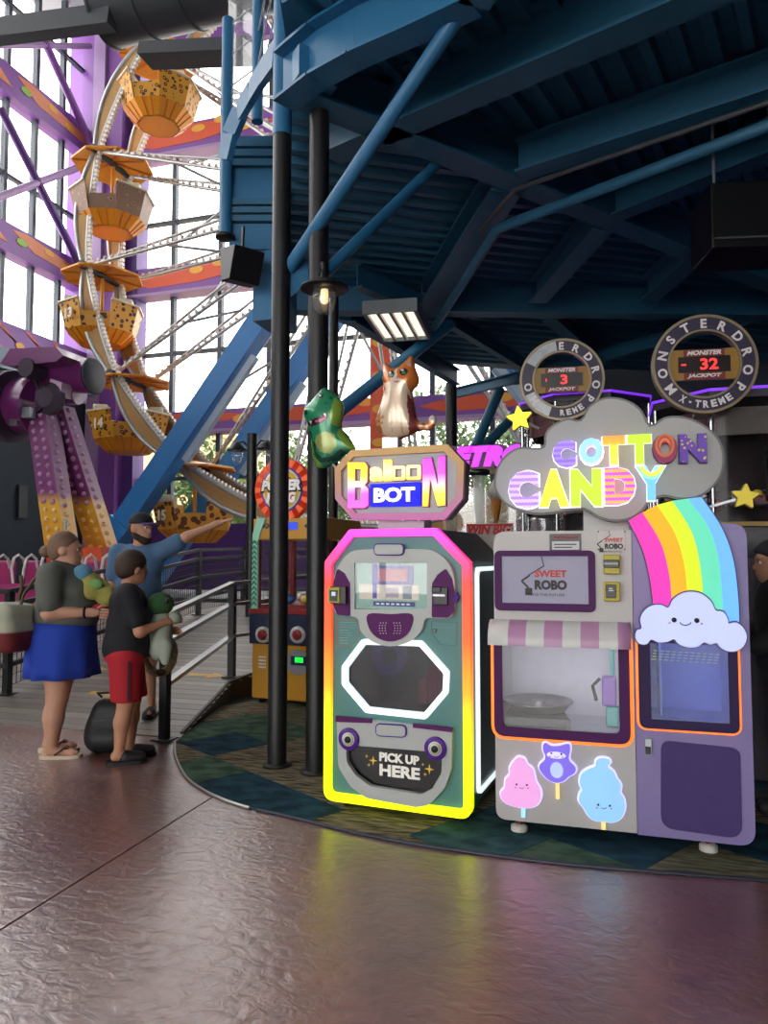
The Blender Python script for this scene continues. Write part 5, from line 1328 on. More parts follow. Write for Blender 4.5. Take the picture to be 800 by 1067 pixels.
fat('sign_letter', 'A', 192, 278, 285, 395, ramp_mat('a_yellow', [(0, '#e8ee1e'), (.5, '#f5e01e'), (1, '#ffd01e')], 'Z', yz(395), yz(278), .95))
fat('sign_letter', 'N', 292, 277, 390, 393, mat('n_lime', '#b4e010', .4, emit=.8))
fat('sign_letter', 'D', 400, 272, 497, 388, wave_mat('wave_pink_orange', '#ff3cc8', '#ffa03c', 30, .95))
fat('sign_letter', 'Y', 500, 267, 595, 375, ring_mat('y_sky', [(0, '#7ac8ff'), (.30, '#8fd0ff'), (.45, '#e8e23c'), (.62, '#8fd8b0'), (.75, '#6ab8ff')], xz(548), yz(262), (xz(595)-xz(500))/1.5, (yz(267)-yz(375))/1.5, .85))
for cx, cy, r_, e, tl in ((127, 112, .078, .85, .12), (849, 362, .072, .28, -.1)):
    q = k4([(cx, cy)], 0)[0]; sh = rounded(star(q[0], q[1], r_, .48, math.pi/2+tl), .006, 3)
    s_ = MB().plate(sh, -.02, .0).build('star_plate', mat('star_yellow_%d' % int(e*100), '#f0e41e' if e > .5 else '#c8b41e', .4, emit=e), cm); MB().plate(inset(sh, -.004), 0, .03).build('star_back', mat('star_back', '#6a5a1e', .5), s_)
    MB().bar((q[0], .02, q[1]), (q[0]+(.1 if cx < 400 else -.18), .06, q[1]-.05), .012, .012).build('star_bracket', M['steel'], s_)
# lit sweets on the lower panel
k5 = lambda pts: FC.ps(crop(500, 740, 4.7059, pts))
def sweet(pts, c, stick, sc_, face, eyes, extra=None):
    o_ = smoothloop(k5(pts), 3)
    par = MB().plate(o_, -.034, -.008).build('lit_sweet', mat('sweet_' + c, c, .5, emit=.52, var=.06, scale=12), cm)
    MB().plate(inset(o_, -.009), -.012, 0).build('sweet_halo', mat('sweet_halo', '#dcd6ff', .4, emit=.65), par)
    x0, x1, y0, y1 = stick; p = k5([(x0, y0), (x1, y1)]); bx_(p, -.028, -.004, 'stick', mat(sc_[0], sc_[1], .4, emit=.6, var=.2, scale=60), par, .002)
    for ex, ey in eyes: q = k5([(ex, ey)])[0]; MB().lathe([(0, -.037), (.0055, -.037), (.0055, -.034)], (q[0], 0, q[1]), 12, 'Y').build('eye', blk, par)
    mx = (eyes[0][0]+eyes[1][0])/2; my = eyes[0][1]+14
    MB().tube([(p_[0], -.0355, p_[1]) for p_ in k5([(mx-12, my), (mx-5, my+6), (mx+5, my+6), (mx+12, my)])], .0015, 6).build('smile', blk, par)
    for ex, ey in eyes:
        s_ = 1 if ex > mx else -1; q = k5([(ex+s_*6, ey+15)])[0]; MB().plate(circle(q[0], q[1], .006, 12, rz=.0035), -.036, -.034).build('cheek', mat('cheek_rose', '#e86aa8', .5), par)
    return par
sweet([(190, 228), (218, 235), (232, 262), (258, 285), (268, 320), (275, 350), (296, 385), (298, 425), (278, 458), (235, 470), (170, 462), (120, 440), (105, 400), (125, 375), (128, 335), (150, 310), (150, 275), (170, 245)], '#e8a4e0', (204, 226, 470, 520), ('stick_aqua', '#a8e0ee'), None, [(183, 355), (233, 358)])
bear = sweet([(312, 165), (325, 157), (350, 172), (385, 172), (420, 163), (440, 165), (442, 195), (436, 225), (440, 245), (468, 275), (465, 300), (435, 318), (412, 338), (378, 348), (342, 335), (318, 315), (296, 285), (295, 262), (318, 240), (322, 215), (312, 190)], '#7c68e0', (372, 392, 345, 430), ('stick_gold', '#f0d88a'), None, [(352, 203), (401, 207)])
q = k5([(378, 285)])[0]; MB().plate(circle(q[0], q[1], .034, 22, rz=.042), -.037, -.034).build('belly', mat('belly_sky', '#a8b8ff', .4, emit=.7), bear)
q = k5([(376, 213)])[0]; MB().plate(circle(q[0], q[1], .05, 22, rz=.018), -.0355, -.034).build('muzzle', mat('belly_white', '#d8d4ff', .4, emit=.6), bear)
sweet([(570, 245), (590, 232), (625, 235), (638, 250), (625, 272), (655, 300), (668, 330), (690, 365), (685, 400), (705, 435), (708, 480), (690, 520), (650, 540), (600, 535), (560, 530), (530, 505), (510, 470), (487, 440), (490, 405), (502, 385), (490, 350), (498, 310), (530, 285), (565, 270)], '#90c8f0', (594, 617, 520, 580), ('stick_gold', '#f0d88a'), None, [(580, 453), (637, 458)])
# ================================================================== FOIL BALLOONS
def inside(poly, X, Z):
    r = np.zeros(X.shape, bool); n = len(poly)
    for i in range(n):
        x0, z0 = poly[i]; x1, z1 = poly[(i+1) % n]
        c = ((z0 > Z) != (z1 > Z)); t = (x1-x0)*(Z-z0)/np.where(z1 == z0, 1e-9, z1-z0) + x0
        r ^= c & (X < t)
    return r
def pdist(poly, X, Z):
    d = np.full(X.shape, 1e9)
    n = len(poly)
    for i in range(n):
        x0, z0 = poly[i]; x1, z1 = poly[(i+1) % n]; dx, dz = x1-x0, z1-z0; l = dx*dx+dz*dz + 1e-12
        t = np.clip(((X-x0)*dx + (Z-z0)*dz)/l, 0, 1); d = np.minimum(d, (X-x0-t*dx)**2 + (Z-z0-t*dz)**2)
    return np.sqrt(d)
def foil(name, label, cat, F, off, outline, base, paints, fat, group):
    """inflated foil shape with printed colour; outline and paints are (x, z) in the frame F"""
    xs_ = [p[0] for p in outline]; zs_ = [p[1] for p in outline]; h = .0065
    lo = (min(xs_), -fat*1.3, min(zs_)); hi = (max(xs_), fat*1.3, max(zs_))
    gx = np.arange(lo[0]-2*h, hi[0]+3*h, h); gz = np.arange(lo[2]-2*h, hi[2]+3*h, h); GX, GZ = np.meshgrid(gx, gz, indexing='ij')
    D = pdist(outline, GX, GZ); IN = inside(outline, GX, GZ); SD = np.where(IN, D, -D)
    U = np.zeros(SD.shape)
    for _ in range(900):
        U[1:-1, 1:-1] = np.where(IN[1:-1, 1:-1], .25*(U[2:, 1:-1]+U[:-2, 1:-1]+U[1:-1, 2:]+U[1:-1, :-2]) + 1, 0)
    U = np.sqrt(U/U.max())
    def fn(X, Y, Z):
        d = SD[:, None, :] + 0*Y
        th = fat*U[:, None, :] + .004
        return np.where(d > 0, np.abs(Y) - th, np.maximum(np.abs(Y)-.004, 0) - d + .0005)
    mb = surfnets(fn, lo, hi, h)
    o = mb.build(name, vcol_mat('foil_print', .22, .25, coat=.4))
    me = o.data; co = np.array([v.co for v in me.vertices]); col = np.tile(np.array(srgb(base) + [1.0]), (len(co), 1))
    for poly, c in paints:
        m = inside(poly, co[:, 0], co[:, 2]); col[m, :3] = srgb(c)
    at = me.color_attributes.new('print', 'FLOAT_COLOR', 'POINT'); at.data.foreach_set('color', col.ravel())
    org = F.o + F.n*(-off); o.location = org; o.rotation_euler = (0, 0, F.a)
    return tag(o, label, cat, group)
kb_ = lambda pts: FB.ps(crop(310, 360, 5.0, pts), -.10)
cat_o = smoothloop(kb_([(452, 95), (470, 100), (495, 118), (525, 118), (555, 92), (598, 54), (610, 110), (630, 170), (622, 210), (592, 238), (605, 300), (618, 375), (640, 398), (680, 405), (688, 372), (708, 362), (722, 380), (720, 408), (690, 440), (635, 442), (590, 465), (520, 490), (460, 478), (420, 450), (411, 410), (432, 330), (455, 250), (450, 190), (446, 135)]), 3)
E1 = lambda cx, cy, rx, ry: kb_([(cx + rx*math.cos(a*.5236), cy + ry*math.sin(a*.5236)) for a in range(12)])
catp = [(kb_([(460, 240), (590, 230), (606, 330), (612, 420), (580, 468), (520, 488), (450, 470), (430, 420), (445, 330)]), '#dcc6ae'), (kb_([(420, 400), (440, 330), (452, 320), (448, 400), (460, 470), (420, 450)]), '#a9683a'),
        (kb_([(585, 250), (606, 300), (622, 390), (640, 440), (590, 465), (596, 380), (586, 320)]), '#7d3a3a'), (kb_([(462, 205), (500, 200), (530, 118), (540, 180), (580, 195), (590, 232), (540, 250), (480, 248)]), '#e2cdb8'),
        (kb_([(456, 105), (470, 112), (480, 135), (458, 150)]), '#e0a89a'), (kb_([(594, 68), (602, 120), (578, 110)]), '#e0a89a'),
        (kb_([(640, 402), (655, 402), (655, 440), (640, 440)]), '#cfae90'), (kb_([(668, 402), (680, 402), (690, 440), (670, 440)]), '#cfae90'), (kb_([(684, 360), (725, 360), (725, 412), (695, 405)]), '#d8c8b4'),
        (E1(505, 160, 20, 20), '#1c2a20'), (E1(569, 148, 21, 20), '#1c2a20'), (E1(508, 166, 11, 8), '#5d8a6a'), (E1(571, 154, 11, 8), '#5d8a6a'), (E1(498, 151, 6, 6), '#f2f2ee'), (E1(562, 139, 6, 6), '#f2f2ee'),
        (kb_([(530, 178), (550, 176), (541, 188)]), '#c96a6a'), (kb_([(520, 200), (540, 195), (560, 196), (541, 206)]), '#a06a52'),
        (kb_([(505, 420), (512, 330), (518, 330), (514, 480)]), '#c2a68c'), (kb_([(555, 460), (560, 350), (566, 350), (566, 470)]), '#c2a68c'), (kb_([(430, 380), (470, 375), (470, 388), (428, 396)]), '#c58a5a'), (kb_([(425, 410), (465, 405), (465, 418), (424, 426)]), '#c58a5a')]
foil('cat_balloon', 'orange and white cat shaped foil balloon on the machine sign', 'balloon', FB, .10, cat_o, '#c9722f', catp, .075, 'foil balloons on the machine')
q = FB.p(408, 462, -.1); o_ = MB().box(q[0]-.05, q[0]+.05, .07, .13, q[1]-.03, q[1]+.035).build('balloon_clip', mat('clip_clear', '#cfc9cf', .15, .3)); o_.location = FB.o; o_.rotation_euler = (0, 0, FB.a); tag(o_, 'small clear clip holding the cat balloon on the sign', 'clip')
din_o = smoothloop(kb_([(140, 222), (178, 242), (212, 272), (236, 308), (232, 380), (226, 425), (262, 470), (300, 535), (285, 552), (240, 572), (200, 610), (140, 640), (105, 635), (86, 590), (74, 510), (80, 470), (62, 445), (58, 405), (38, 365), (42, 330), (80, 288), (112, 250)]), 3)
dinp = [(kb_([(205, 275), (240, 300), (240, 400), (228, 430), (200, 420), (190, 370), (200, 320)]), '#7c9c3c'), (kb_([(230, 430), (305, 535), (285, 552), (255, 520), (225, 470)]), '#7c9c3c'), (kb_([(74, 500), (95, 500), (110, 590), (140, 615), (140, 642), (100, 635), (84, 590)]), '#5d8f3a'),
        (kb_([(120, 480), (170, 455), (215, 470), (225, 530), (190, 570), (140, 560), (115, 520)]), '#8f9a54'), (kb_([(75, 405), (130, 385), (180, 360), (186, 385), (150, 415), (95, 432), (75, 425)]), '#3a1626'), (kb_([(110, 405), (150, 392), (172, 378), (176, 390), (140, 412)]), '#b0567a'),
        (kb_([(82, 404), (96, 400), (92, 416)]), '#f0eee0'), (kb_([(160, 368), (174, 362), (172, 378)]), '#f0eee0'), (E1(137, 272, 15, 12), '#16241c'), (E1(134, 268, 5, 4), '#f0f0e8'), (kb_([(115, 252), (160, 258), (158, 264), (116, 258)]), '#0f5a3c'),
        (E1(60, 355, 12, 16), '#134a34'), (E1(190, 282, 8, 8), '#0f5a3c'), (E1(170, 310, 7, 7), '#0f5a3c'), (kb_([(100, 500), (118, 520), (118, 560), (150, 590), (200, 580), (240, 545), (262, 555), (200, 605), (135, 615), (108, 585)]), '#123f38')]
foil('dinosaur_balloon', 'green dinosaur shaped foil balloon left of the machine sign', 'balloon', FB, .10, din_o, '#1f7d57', dinp, .07, 'foil balloons on the machine')
q = FB.p(345, 482, -.1); q2 = FB.p(356, 496, -.1); o_ = MB().tube([(q[0], .1, q[1]), (q2[0]+.02, .09, q2[1])], .008, 8).build('balloon_stick', mat('clip_clear', '#cfc9cf', .15, .3)); o_.location = FB.o; o_.rotation_euler = (0, 0, FB.a); tag(o_, 'short stick joining the dinosaur balloon to the sign', 'stick')

# ================================================================== PRIZE GAME (left)
pw = onz(262, 728, .05); pe = onz(347, 735, .05); PA = math.atan2(pe.y-pw.y, pe.x-pw.x); FP = Frame((pw.x, pw.y, 0), PA)
pg = thing('prize_game', 'yellow and red prize crane game behind the black columns', 'arcade game', (pw.x, pw.y, 0), PA)
pgy = mat('prize_yellow', '#c9922a', .4); pgr = mat('prize_red', '#8f2026', .4); pgb = mat('prize_navy', '#1c2a4a', .4)
fp = lambda x, y: FP.p(x, y)
W = .86; zc = fp(300, 672)[1]; zp = fp(300, 640)[1]; zg = fp(300, 562)[1]; zm = fp(300, 540)[1]
MB().box(0, W, 0, .85, .06, zc).build('cabinet', pgy, pg, .012)
MB().box(-.02, W+.02, -.03, .85, zc, zp).build('control_band', pgb, pg, .01)
MB().box(-.025, W+.025, -.035, .86, zp, zp+.05).build('red_sill', pgr, pg, .006)
for px in (276, 312): q = fp(px, 661); d_ = MB().lathe([(0, -.05), (.085, -.05), (.085, -.03)], (q[0], 0, q[1]), 24, 'Y').build('speaker_ring', mat('ring_white', '#c9c9c6', .4), pg); MB().lathe([(0, -.055), (.055, -.055), (.055, -.05)], (q[0], 0, q[1]), 20, 'Y').build('speaker_cone', pgr, d_)
for x, y in ((.035, .035), (W-.035, .035), (.035, .8), (W-.035, .8)): MB().box(x-.03, x+.03, y-.03, y+.03, zp+.05, zg).build('corner_post', pgr, pg)
for nm, (x0, x1, y0, y1) in (('front_glass', (.065, W-.065, .03, .036)), ('side_glass', (.03, .036, .065, .77)), ('side_glass', (W-.036, W-.03, .065, .77))):
    MB().box(x0, x1, y0, y1, zp+.05, zg).build(nm, M['acrylic'], pg)
MB().box(0, W, 0, .85, zg, zm).build('marquee', pgy, pg, .008)
for px, s_ in ((277, '>>'), (322, '<<')):
    q = fp(px, 548); text('marquee_arrows', s_, q[0], -.006, q[1], pgb, pg, w=.1, h=.07, align='C', bold=.004)
q = fp(302, 548); MB().box(q[0]-.07, q[0]+.09, -.008, 0, q[1]-.04, q[1]+.04).build('marquee_light', mat('marquee_blue', '#2a4ae0', .4, emit=.5), pg)
# green chevron strip on the left edge
gs = MB().plate([(0, zp+.05), (.07, zp+.05), (.07, zg-.02), (.10, zg+.08), (.16, zm), (.06, zm), (.01, zg+.06)], -.03, .0).build('chevron_strip', mat('strip_mint', '#8fc9b0', .4, emit=.1), pg)
for k in range(13):
    z = zp+.07 + k*(zg-zp-.08)/13; MB().plate([(.005, z), (.035, z+.035), (.065, z), (.065, z+.025), (.035, z+.06), (.005, z+.025)], -.034, -.03).build('chevron', mat('chevron_green', '#2f7d5e', .4), gs)
# token door and lit coin slot
q = fp(312, 690); ct = MB().plate(circle(q[0]-.02, q[1], .13, 24), -.012, 0).build('coin_panel', mat('coin_grey', '#8e8f98', .4), pg)
MB().box(q[0]-.09, q[0]+.08, -.02, -.012, q[1]-.03, q[1]+.06).build('coin_slot', pgb, ct); MB().box(q[0]-.04, q[0]+.05, -.026, -.02, q[1]+.0, q[1]+.05).build('coin_light', mat('coin_green', '#20ff4a', .4, emit=1.0), ct)
q = fp(274, 690)
for k in range(4): MB().box(q[0]-.05, q[0]+.03, -.004, 0, q[1]-.06+k*.035, q[1]-.045+k*.035).build('notice_line', mat('print_pale', '#d8d8d8', .5), pg)
for x in (.08, W-.08):
    for y in (.08, .77): MB().lathe([(.03, .0), (.03, .05)], (x, y, 0.01), 12).build('foot', M['blackp'], pg)
rgp = random.Random(9)
pz = [mat('prize_%d' % k, c, .5) for k, c in enumerate(('#c86a3a', '#3a6ab8', '#c9b84a', '#b8405a', '#5aa06a', '#c9c0b8', '#7a4ab0', '#22242a'))]
MB().box(.05, W-.05, .05, .8, zp+.05, zp+.09).build('prize_bed', pgr, pg)
for k in range(8):
    x, y = (.14+.19*(k % 4)), (.2 if k < 4 else .48); r_ = rgp.uniform(.055, .07)
    b_ = tag(MB().ball((0, 0, 0), r_, 10, 8, (1, 1, .85)).build('prize_ball', pz[k]), 'small %s prize ball inside the crane game' % ('orange', 'blue', 'yellow', 'crimson', 'green', 'white', 'violet', 'black')[k], 'ball', 'prize balls in the crane game')
    b_.location = Matrix.Translation((pw.x, pw.y, 0)) @ Matrix.Rotation(PA, 4, 'Z') @ Vector((x, y, zp+.09+r_*.85))
# round sign
q = fp(293, 510); rs = .33
rsn = MB().lathe([(0, .0), (rs, .0), (rs, .08), (0, .08)], (q[0], .02, q[1]), 40, 'Y').build('round_sign', mat('sign_red', '#d23a1e', .4, emit=.15), pg)
for k in range(16):
    a = 2*math.pi*k/16; MB().plate([(q[0]+.22*math.cos(a-.06), q[1]+.22*math.sin(a-.06)), (q[0]+rs*.98*math.cos(a-.1), q[1]+rs*.98*math.sin(a-.1)), (q[0]+rs*.98*math.cos(a+.1), q[1]+rs*.98*math.sin(a+.1)), (q[0]+.22*math.cos(a+.06), q[1]+.22*math.sin(a+.06))], .014, .02).build('sign_ray', mat('sign_orange', '#f0642a', .4, emit=.15), rsn)
for r_, c_, y_ in ((.245, '#6a4ab0', .010), (.225, '#e8e0d0', .006), (.205, '#e8c23a', .002), (.16, '#c9323a', -.002), (.12, '#e8c23a', -.006)):
    MB().lathe([(0, y_), (r_, y_), (r_, .02)], (q[0], 0, q[1]), 36, 'Y').build('sign_ring', mat('sign_ring_' + c_[1:], c_, .4, emit=.1), rsn)
text('sign_word', 'POWER', q[0], -.012, q[1]+.045, mat('word_white', '#e8e4e4', .4, emit=.1), rsn, bold=.006, w=.46, h=.115, align='C', shear=.2)
text('word_outline', 'POWER', q[0]+.004, -.008, q[1]+.038, blk, rsn, bold=.011, w=.50, h=.14, align='C', shear=.2)
for ch, dx in (('P', -.13), ('G', .13)):
    text('sign_word', ch, q[0]+dx, -.012, q[1]-.085, mat('word_white', '#e8e4e4', .4, emit=.1), rsn, bold=.006, w=.09, h=.11, align='C', shear=.2)

# ================================================================== DROP GAMES BEHIND
def drop_game(cx, cy, rad, zt_, rz, ringpos, digits, label, glared):
    t = thing('drop_game', label, 'arcade game', (cx, cy, 0), 0, 'drop games behind the candy machine')
    dk = mat('drop_dark', '#211c26', .5); n = 8; V = [Vector((rad*math.cos(rz+2*math.pi*i/n), rad*math.sin(rz+2*math.pi*i/n))) for i in range(n)]
    MB().plate([tuple(v) for v in V], 0.0, .95, fn=lambda x, y, z: (x, z, y)).build('base_cabinet', dk, t)
    MB().plate([tuple(v*1.05) for v in V], .95, 1.02, fn=lambda x, y, z: (x, z, y)).build('base_rim', mat('drop_plum', '#3a2a52', .4), t)
    MB().plate([tuple(v*1.02) for v in V], zt_-.05, zt_+.02, fn=lambda x, y, z: (x, z, y)).build('top_rim', dk, t)
    MB().lathe([(rad*.3, 1.02), (rad*.36, 1.6), (rad*.3, zt_-.05)], n=12).build('core', mat('core_dark', '#2b2328', .4), t)
    for k in range(9): MB().ball((rad*.62*math.cos(k*.7), rad*.62*math.sin(k*.7), 1.95+.06*(k % 3)), .05, 10, 8).build('drop_ball', mat('drop_ball_%d' % (k % 4), ('#c8642a', '#b8b4ae', '#a8283a', '#c9a83a')[k % 4], .3), t)
    led = mat('led_violet', '#8a3aff', .4, emit=.7); redl = mat('drop_red', '#6a1a28', .4)
    for i in range(n):
        a, b = V[i], V[(i+1) % n]
        MB().tube([(a.x, a.y, 1.02), (a.x, a.y, zt_-.05)], .022, 10).build('chrome_post', M['chrome'], t)
        MB().bar((a.x*1.03, a.y*1.03, zt_+.02), (b.x*1.03, b.y*1.03, zt_+.02), .02, .02).build('led_strip', led, t)
        MB().add([(a.x, a.y, 1.02), (b.x, b.y, 1.02), (b.x, b.y, zt_-.05), (a.x, a.y, zt_-.05)], [(0,1,2,3)]).build('glass_panel', glass_mat('drop_glass', tint=(.93, .93, .95), gloss=.002, milk=.01, milkcol=(.6,.6,.6)), t)
        c = (a+b)/2; d = (b-a).normalized(); nn = Vector((c.x, c.y)).normalized()
        pa, pb = c - d*.25 - nn*.1, c + d*.25 - nn*.1
        MB().bar((pa.x, pa.y, zt_-.22), (pb.x, pb.y, zt_-.22), .02, .22).build('header_print', mat('print_camo_%d' % (i % 3), ('#5a4636', '#6a3a44', '#4a4038')[i % 3], .5, var=.6, scale=8), t)
        for k in range(3):
            zk = 1.25 + k*.34; r0, r1 = rad*.42, rad*.92; a0 = rz + 2*math.pi*i/n + .1
            sh = [(r0*math.cos(a0), r0*math.sin(a0)), (r1*math.cos(a0), r1*math.sin(a0)), (r1*math.cos(a0+.6), r1*math.sin(a0+.6)), (r0*math.cos(a0+.6), r0*math.sin(a0+.6))]
            MB().plate(sh, zk, zk+.02, fn=lambda x, y, z: (x, z, y)).build('shelf', mat('shelf_maroon', '#3a1c20', .35), t)
            rk = random.Random(i*7+k+int(cx*10))
            for m_ in range(2):
                aa = a0 + .15 + .3*m_; rr_ = rad*rk.uniform(.6, .84); s_ = rk.uniform(.03, .06)
                MB().box(rr_*math.cos(aa)-s_, rr_*math.cos(aa)+s_, rr_*math.sin(aa)-.02, rr_*math.sin(aa)+.02, zk+.02, zk+.02+s_*rk.uniform(1.2, 3)).build('prize_card', mat('card_%d' % rk.randrange(6), ('#c9b48a', '#d8d4cc', '#b8622a', '#8a2a2a', '#6a6a72', '#30343a')[rk.randrange(6)], .4), t)
            for m_ in range(5):
                aa = a0 + .05 + .12*m_; MB().tube([(r0*math.cos(aa), r0*math.sin(aa), zk+.14), (r1*math.cos(aa), r1*math.sin(aa), zk+.05)], .006, 6).build('slide_rod', M['chrome'], t)
    # ring sign fixed in front of the rim
    rp = Vector(ringpos) - Vector((cx, cy, 0)); rr = .375
    face = (CP - Vector(ringpos)); fa_ = math.atan2(face.x, -face.y)     # the ring stands square to the aisle
    ring = bpy.data.objects.new('ring_sign', None); COL.objects.link(ring); ring.parent = t; ring.location = rp; ring.rotation_euler = (0, 0, R(6))
    body = MB().plate(circle(0, 0, rr, 48), -.03, .03, [circle(0, 0, rr*.70, 48)]).build('ring_body', mat('ring_navy', '#2a2140', .4), ring)
    MB().plate(circle(0, 0, rr*1.03, 48), -.036, .036, [circle(0, 0, rr*.975, 48)]).build('ring_edge', mat('ring_gold', '#8f8066', .35, .4), ring)
    MB().plate(circle(0, 0, rr*.72, 48), -.036, .036, [circle(0, 0, rr*.68, 48)]).build('ring_edge', mat('ring_gold', '#8f8066', .35, .4), ring)
    wh = mat('ring_letter', '#d5cfd0', .5, emit=.12); W1 = 'MONSTERDROP'
    hide = set(glared)
    for i, ch in enumerate(W1):
        a = R(217 - i*25.4)
        if i in hide: continue
        text('ring_letter', ch, rr*.838*math.cos(a), -.034, rr*.838*math.sin(a), wh, ring, size=.1, bold=.003, h=.072, align='C', rot=a-math.pi/2)
    for i, ch in enumerate('X-TREME'):
        a = R(238.5 + i*10.6)
        if glared and i < 3: continue
        text('ring_letter', ch, rr*.84*math.cos(a), -.034, rr*.84*math.sin(a), wh, ring, size=.1, bold=.004, w=.018 if ch == '-' else .042, h=.014 if ch == '-' else .056, align='C', rot=a+math.pi/2)
    if glared:  # white reflection painted as plates over the left-out letters
        for a0, a1 in ((98, 152), (203, 250)):
            ar = [R(a0 + (a1-a0)*k/8) for k in range(9)]
            MB().plate([(rr*.97*math.cos(a), rr*.97*math.sin(a)) for a in ar] + [(rr*.73*math.cos(a), rr*.73*math.sin(a)) for a in ar[::-1]], -.034, -.03).build('painted_reflection', mat('reflection_white', '#b9c2c6', .15, var=.3, scale=20), ring)
    gm = mat('jackpot_gold', '#9a7428', .4, var=.15)
    cb = MB().plate([(-rr*.70, -.12), (rr*.70, -.12), (rr*.70, .12), (-rr*.70, .12)], -.01, .02).build('jackpot_board', gm, ring)
    MB().box(-.19, .19, -.02, -.01, -.062, .062).build('jackpot_display', mat('display_black', '#16090c', .3), cb)
    for s_, z_ in (('MONSTER', .09), ('JACKPOT', -.092)):
        MB().box(-.15, .15, -.018, -.01, z_-.027, z_+.027).build('name_strip', mat('strip_red', '#7a2a26', .4), cb); text('name_word', s_, 0, -.02, z_, wh, cb, bold=.004, w=.25, h=.036, align='C', shear=.25)
    lr = mat('led_red', '#ff3a3a', .4, emit=1.0)
    for s_, x_, w_ in digits: text('led_digits', s_, x_, -.023, 0 if s_ != '-' else -.0, lr, cb, bold=.002, w=w_, h=.088 if s_ not in '-i' else (.012 if s_ == '-' else .03), align='C')
    MB().bar((0, .03, -rr*.9), (0, .2, -rr*1.0), .1, .03).build('ring_bracket', M['steel'], ring)
rp2 = ony(733, 380, 6.12); rp1 = ony(585, 396, 7.02)
drop_game(rp2.x+.34, 6.98, .72, ony(733, 408, 6.25).z, R(22.5), rp2, (('32', .035, .13), ('-', -.15, .035)), 'drop game with ring sign reading 32, right behind the candy machine', ())
drop_game(rp1.x+.18, 7.80, .66, ony(585, 413, 7.2).z, R(22.5), rp1, (('3', .02, .065), ('i', -.14, .012)), 'drop game with white reflection painted on its ring sign reading 3, behind the cloud sign', (2, 3, 4))

# ================================================================== RETRO KIOSK AND SIGNS
def kiosk():
    Y = 10.2; a = ony(440, 496, Y); b = ony(575, 466, Y)
    t = thing('retro_kiosk', 'kiosk with a magenta retro sign between the two machines', 'kiosk', (a.x, Y, 0))
    w = b.x-a.x; z0 = a.z; z1 = b.z
    bd = MB().box(0, w, 0, .1, z0, z1).build('sign_board', mat('kiosk_olive', '#6a5a2a', .5), t)
    MB().box(0, w, -.02, 0, z1-.05, z1).build('board_edge', mat('kiosk_brown', '#3a2418', .5), bd)
    p = [ony(x, y, Y) for x, y in ((455, 490), (550, 488))]
    mg = mat('retro_magenta', '#e03cff', .4, emit=.75)
    text('sign_word', 'RETRO', p[0].x-a.x, -.03, p[0].z+.02, mg, bd, bold=.008, w=p[1].x-p[0].x, h=.30, align='L', shear=.25, depth=.02)
    text('word_shadow', 'RETRO', p[0].x-a.x+.02, -.012, p[0].z-.0, mat('retro_plum', '#5a1a4a', .4), bd, bold=.014, w=(p[1].x-p[0].x)*1.02, h=.34, align='L', shear=.25, depth=.015)
    for x in (.05, w-.05): MB().box(x-.05, x+.05, 0, .1, 0, z0).build('post', M['darkgrey'], t)
    MB().box(.1, w-.1, .1, .8, 0, 1.15).build('counter', mat('counter_tan', '#a9875a', .5), t)
    MB().box(.05, w-.05, .0, .85, 1.15, 1.22).build('counter_top', mat('counter_white', '#cfcac0', .4), t)
    MB().box(.1, w-.1, .9, .95, 1.2, z0-.1).build('back_panel', glass_mat('kiosk_glass', gloss=.1, milk=.25, milkcol=(.8,.75,.6)), t)
    for k in range(6):
        x = .25+k*.28; MB().box(x-.09, x+.09, .3, .45, 1.22, 1.22+.25+.1*(k % 3)).build('goods_box', mat('goods_%d' % k, ('#c98a3a', '#d8cfa0', '#b8622a', '#c9b070', '#8a4a2a', '#e0c860')[k], .5), t)
kiosk()
# clear prize tube with a black cap
def ptube():
    v = FW*6.6 + RT*((499-400)/F_PX*6.6); z1 = ony(499, 496, v.y).z; t = thing('prize_tube', 'clear upright prize tube with a black cap beside the candy machine', 'tube', (v.x, v.y, 0))
    MB().lathe([(.05, .25), (.05, z1)], n=18).build('tube', glass_mat('tube_clear', gloss=.2, milk=.35, milkcol=(.7,.7,.7)), t)
    MB().lathe([(.05, z1), (.1, z1+.01), (.1, z1+.05), (.04, z1+.06)], n=18).build('cap', M['blackp'], t)
    MB().lathe([(.16, 0), (.16, .22), (.07, .25)], n=18).build('base', M['darkgrey'], t)
ptube()
def cone():
    v = FW*6.2 + RT*((517-400)/F_PX*6.2); z0 = ony(517, 549, v.y).z; z1 = ony(517, 520, v.y).z
    t = thing('cone_display', 'ice cream cone display on a stand behind the cloud sign', 'display', (v.x, v.y, 0))
    MB().tube([(0,0,0), (0,0,z0)], .03, 10).build('stand', M['darkgrey'], t)
    MB().lathe([(.012, z0), (.05, z1), (.054, z1+.01)], n=16).build('cone', spot_mat('waffle', '#b8763a', '#8a4a1e', '#c98a4a', 60, .2, .35), t)
    MB().lathe([(.055, z1), (.07, z1+.05), (.05, z1+.11), (.03, z1+.15), (0, z1+.19)], n=16).build('scoop', mat('scoop_grey', '#9a948c', .4), t)
cone()
def winbig():
    Y = 5.35; a = ony(503, 562, Y); b = ony(534, 545, Y)
    t = thing('win_big_sign', 'white sign with red win big lettering behind the candy machine', 'sign', (a.x-.12, Y, 0)); w = b.x-a.x+.12
    MB().box(0, w, 0, .05, a.z-.5, b.z).build('board', mat('sign_white', '#c9c6c0', .5), t)
    text('sign_word', 'WIN BIG', .01, -.006, a.z+.035, mat('word_red', '#b82a2a', .5, emit=.1), t, bold=.005, w=w-.02, h=.075, align='L', shear=.25)
    MB().box(0, w, -.004, 0, b.z-.02, b.z-.005).build('red_line', mat('word_red', '#b82a2a', .5), t)
    for x in (.04, w-.04): MB().box(x-.02, x+.02, .05, .09, 0, b.z-.1).build('post', M['darkgrey'], t)
winbig()
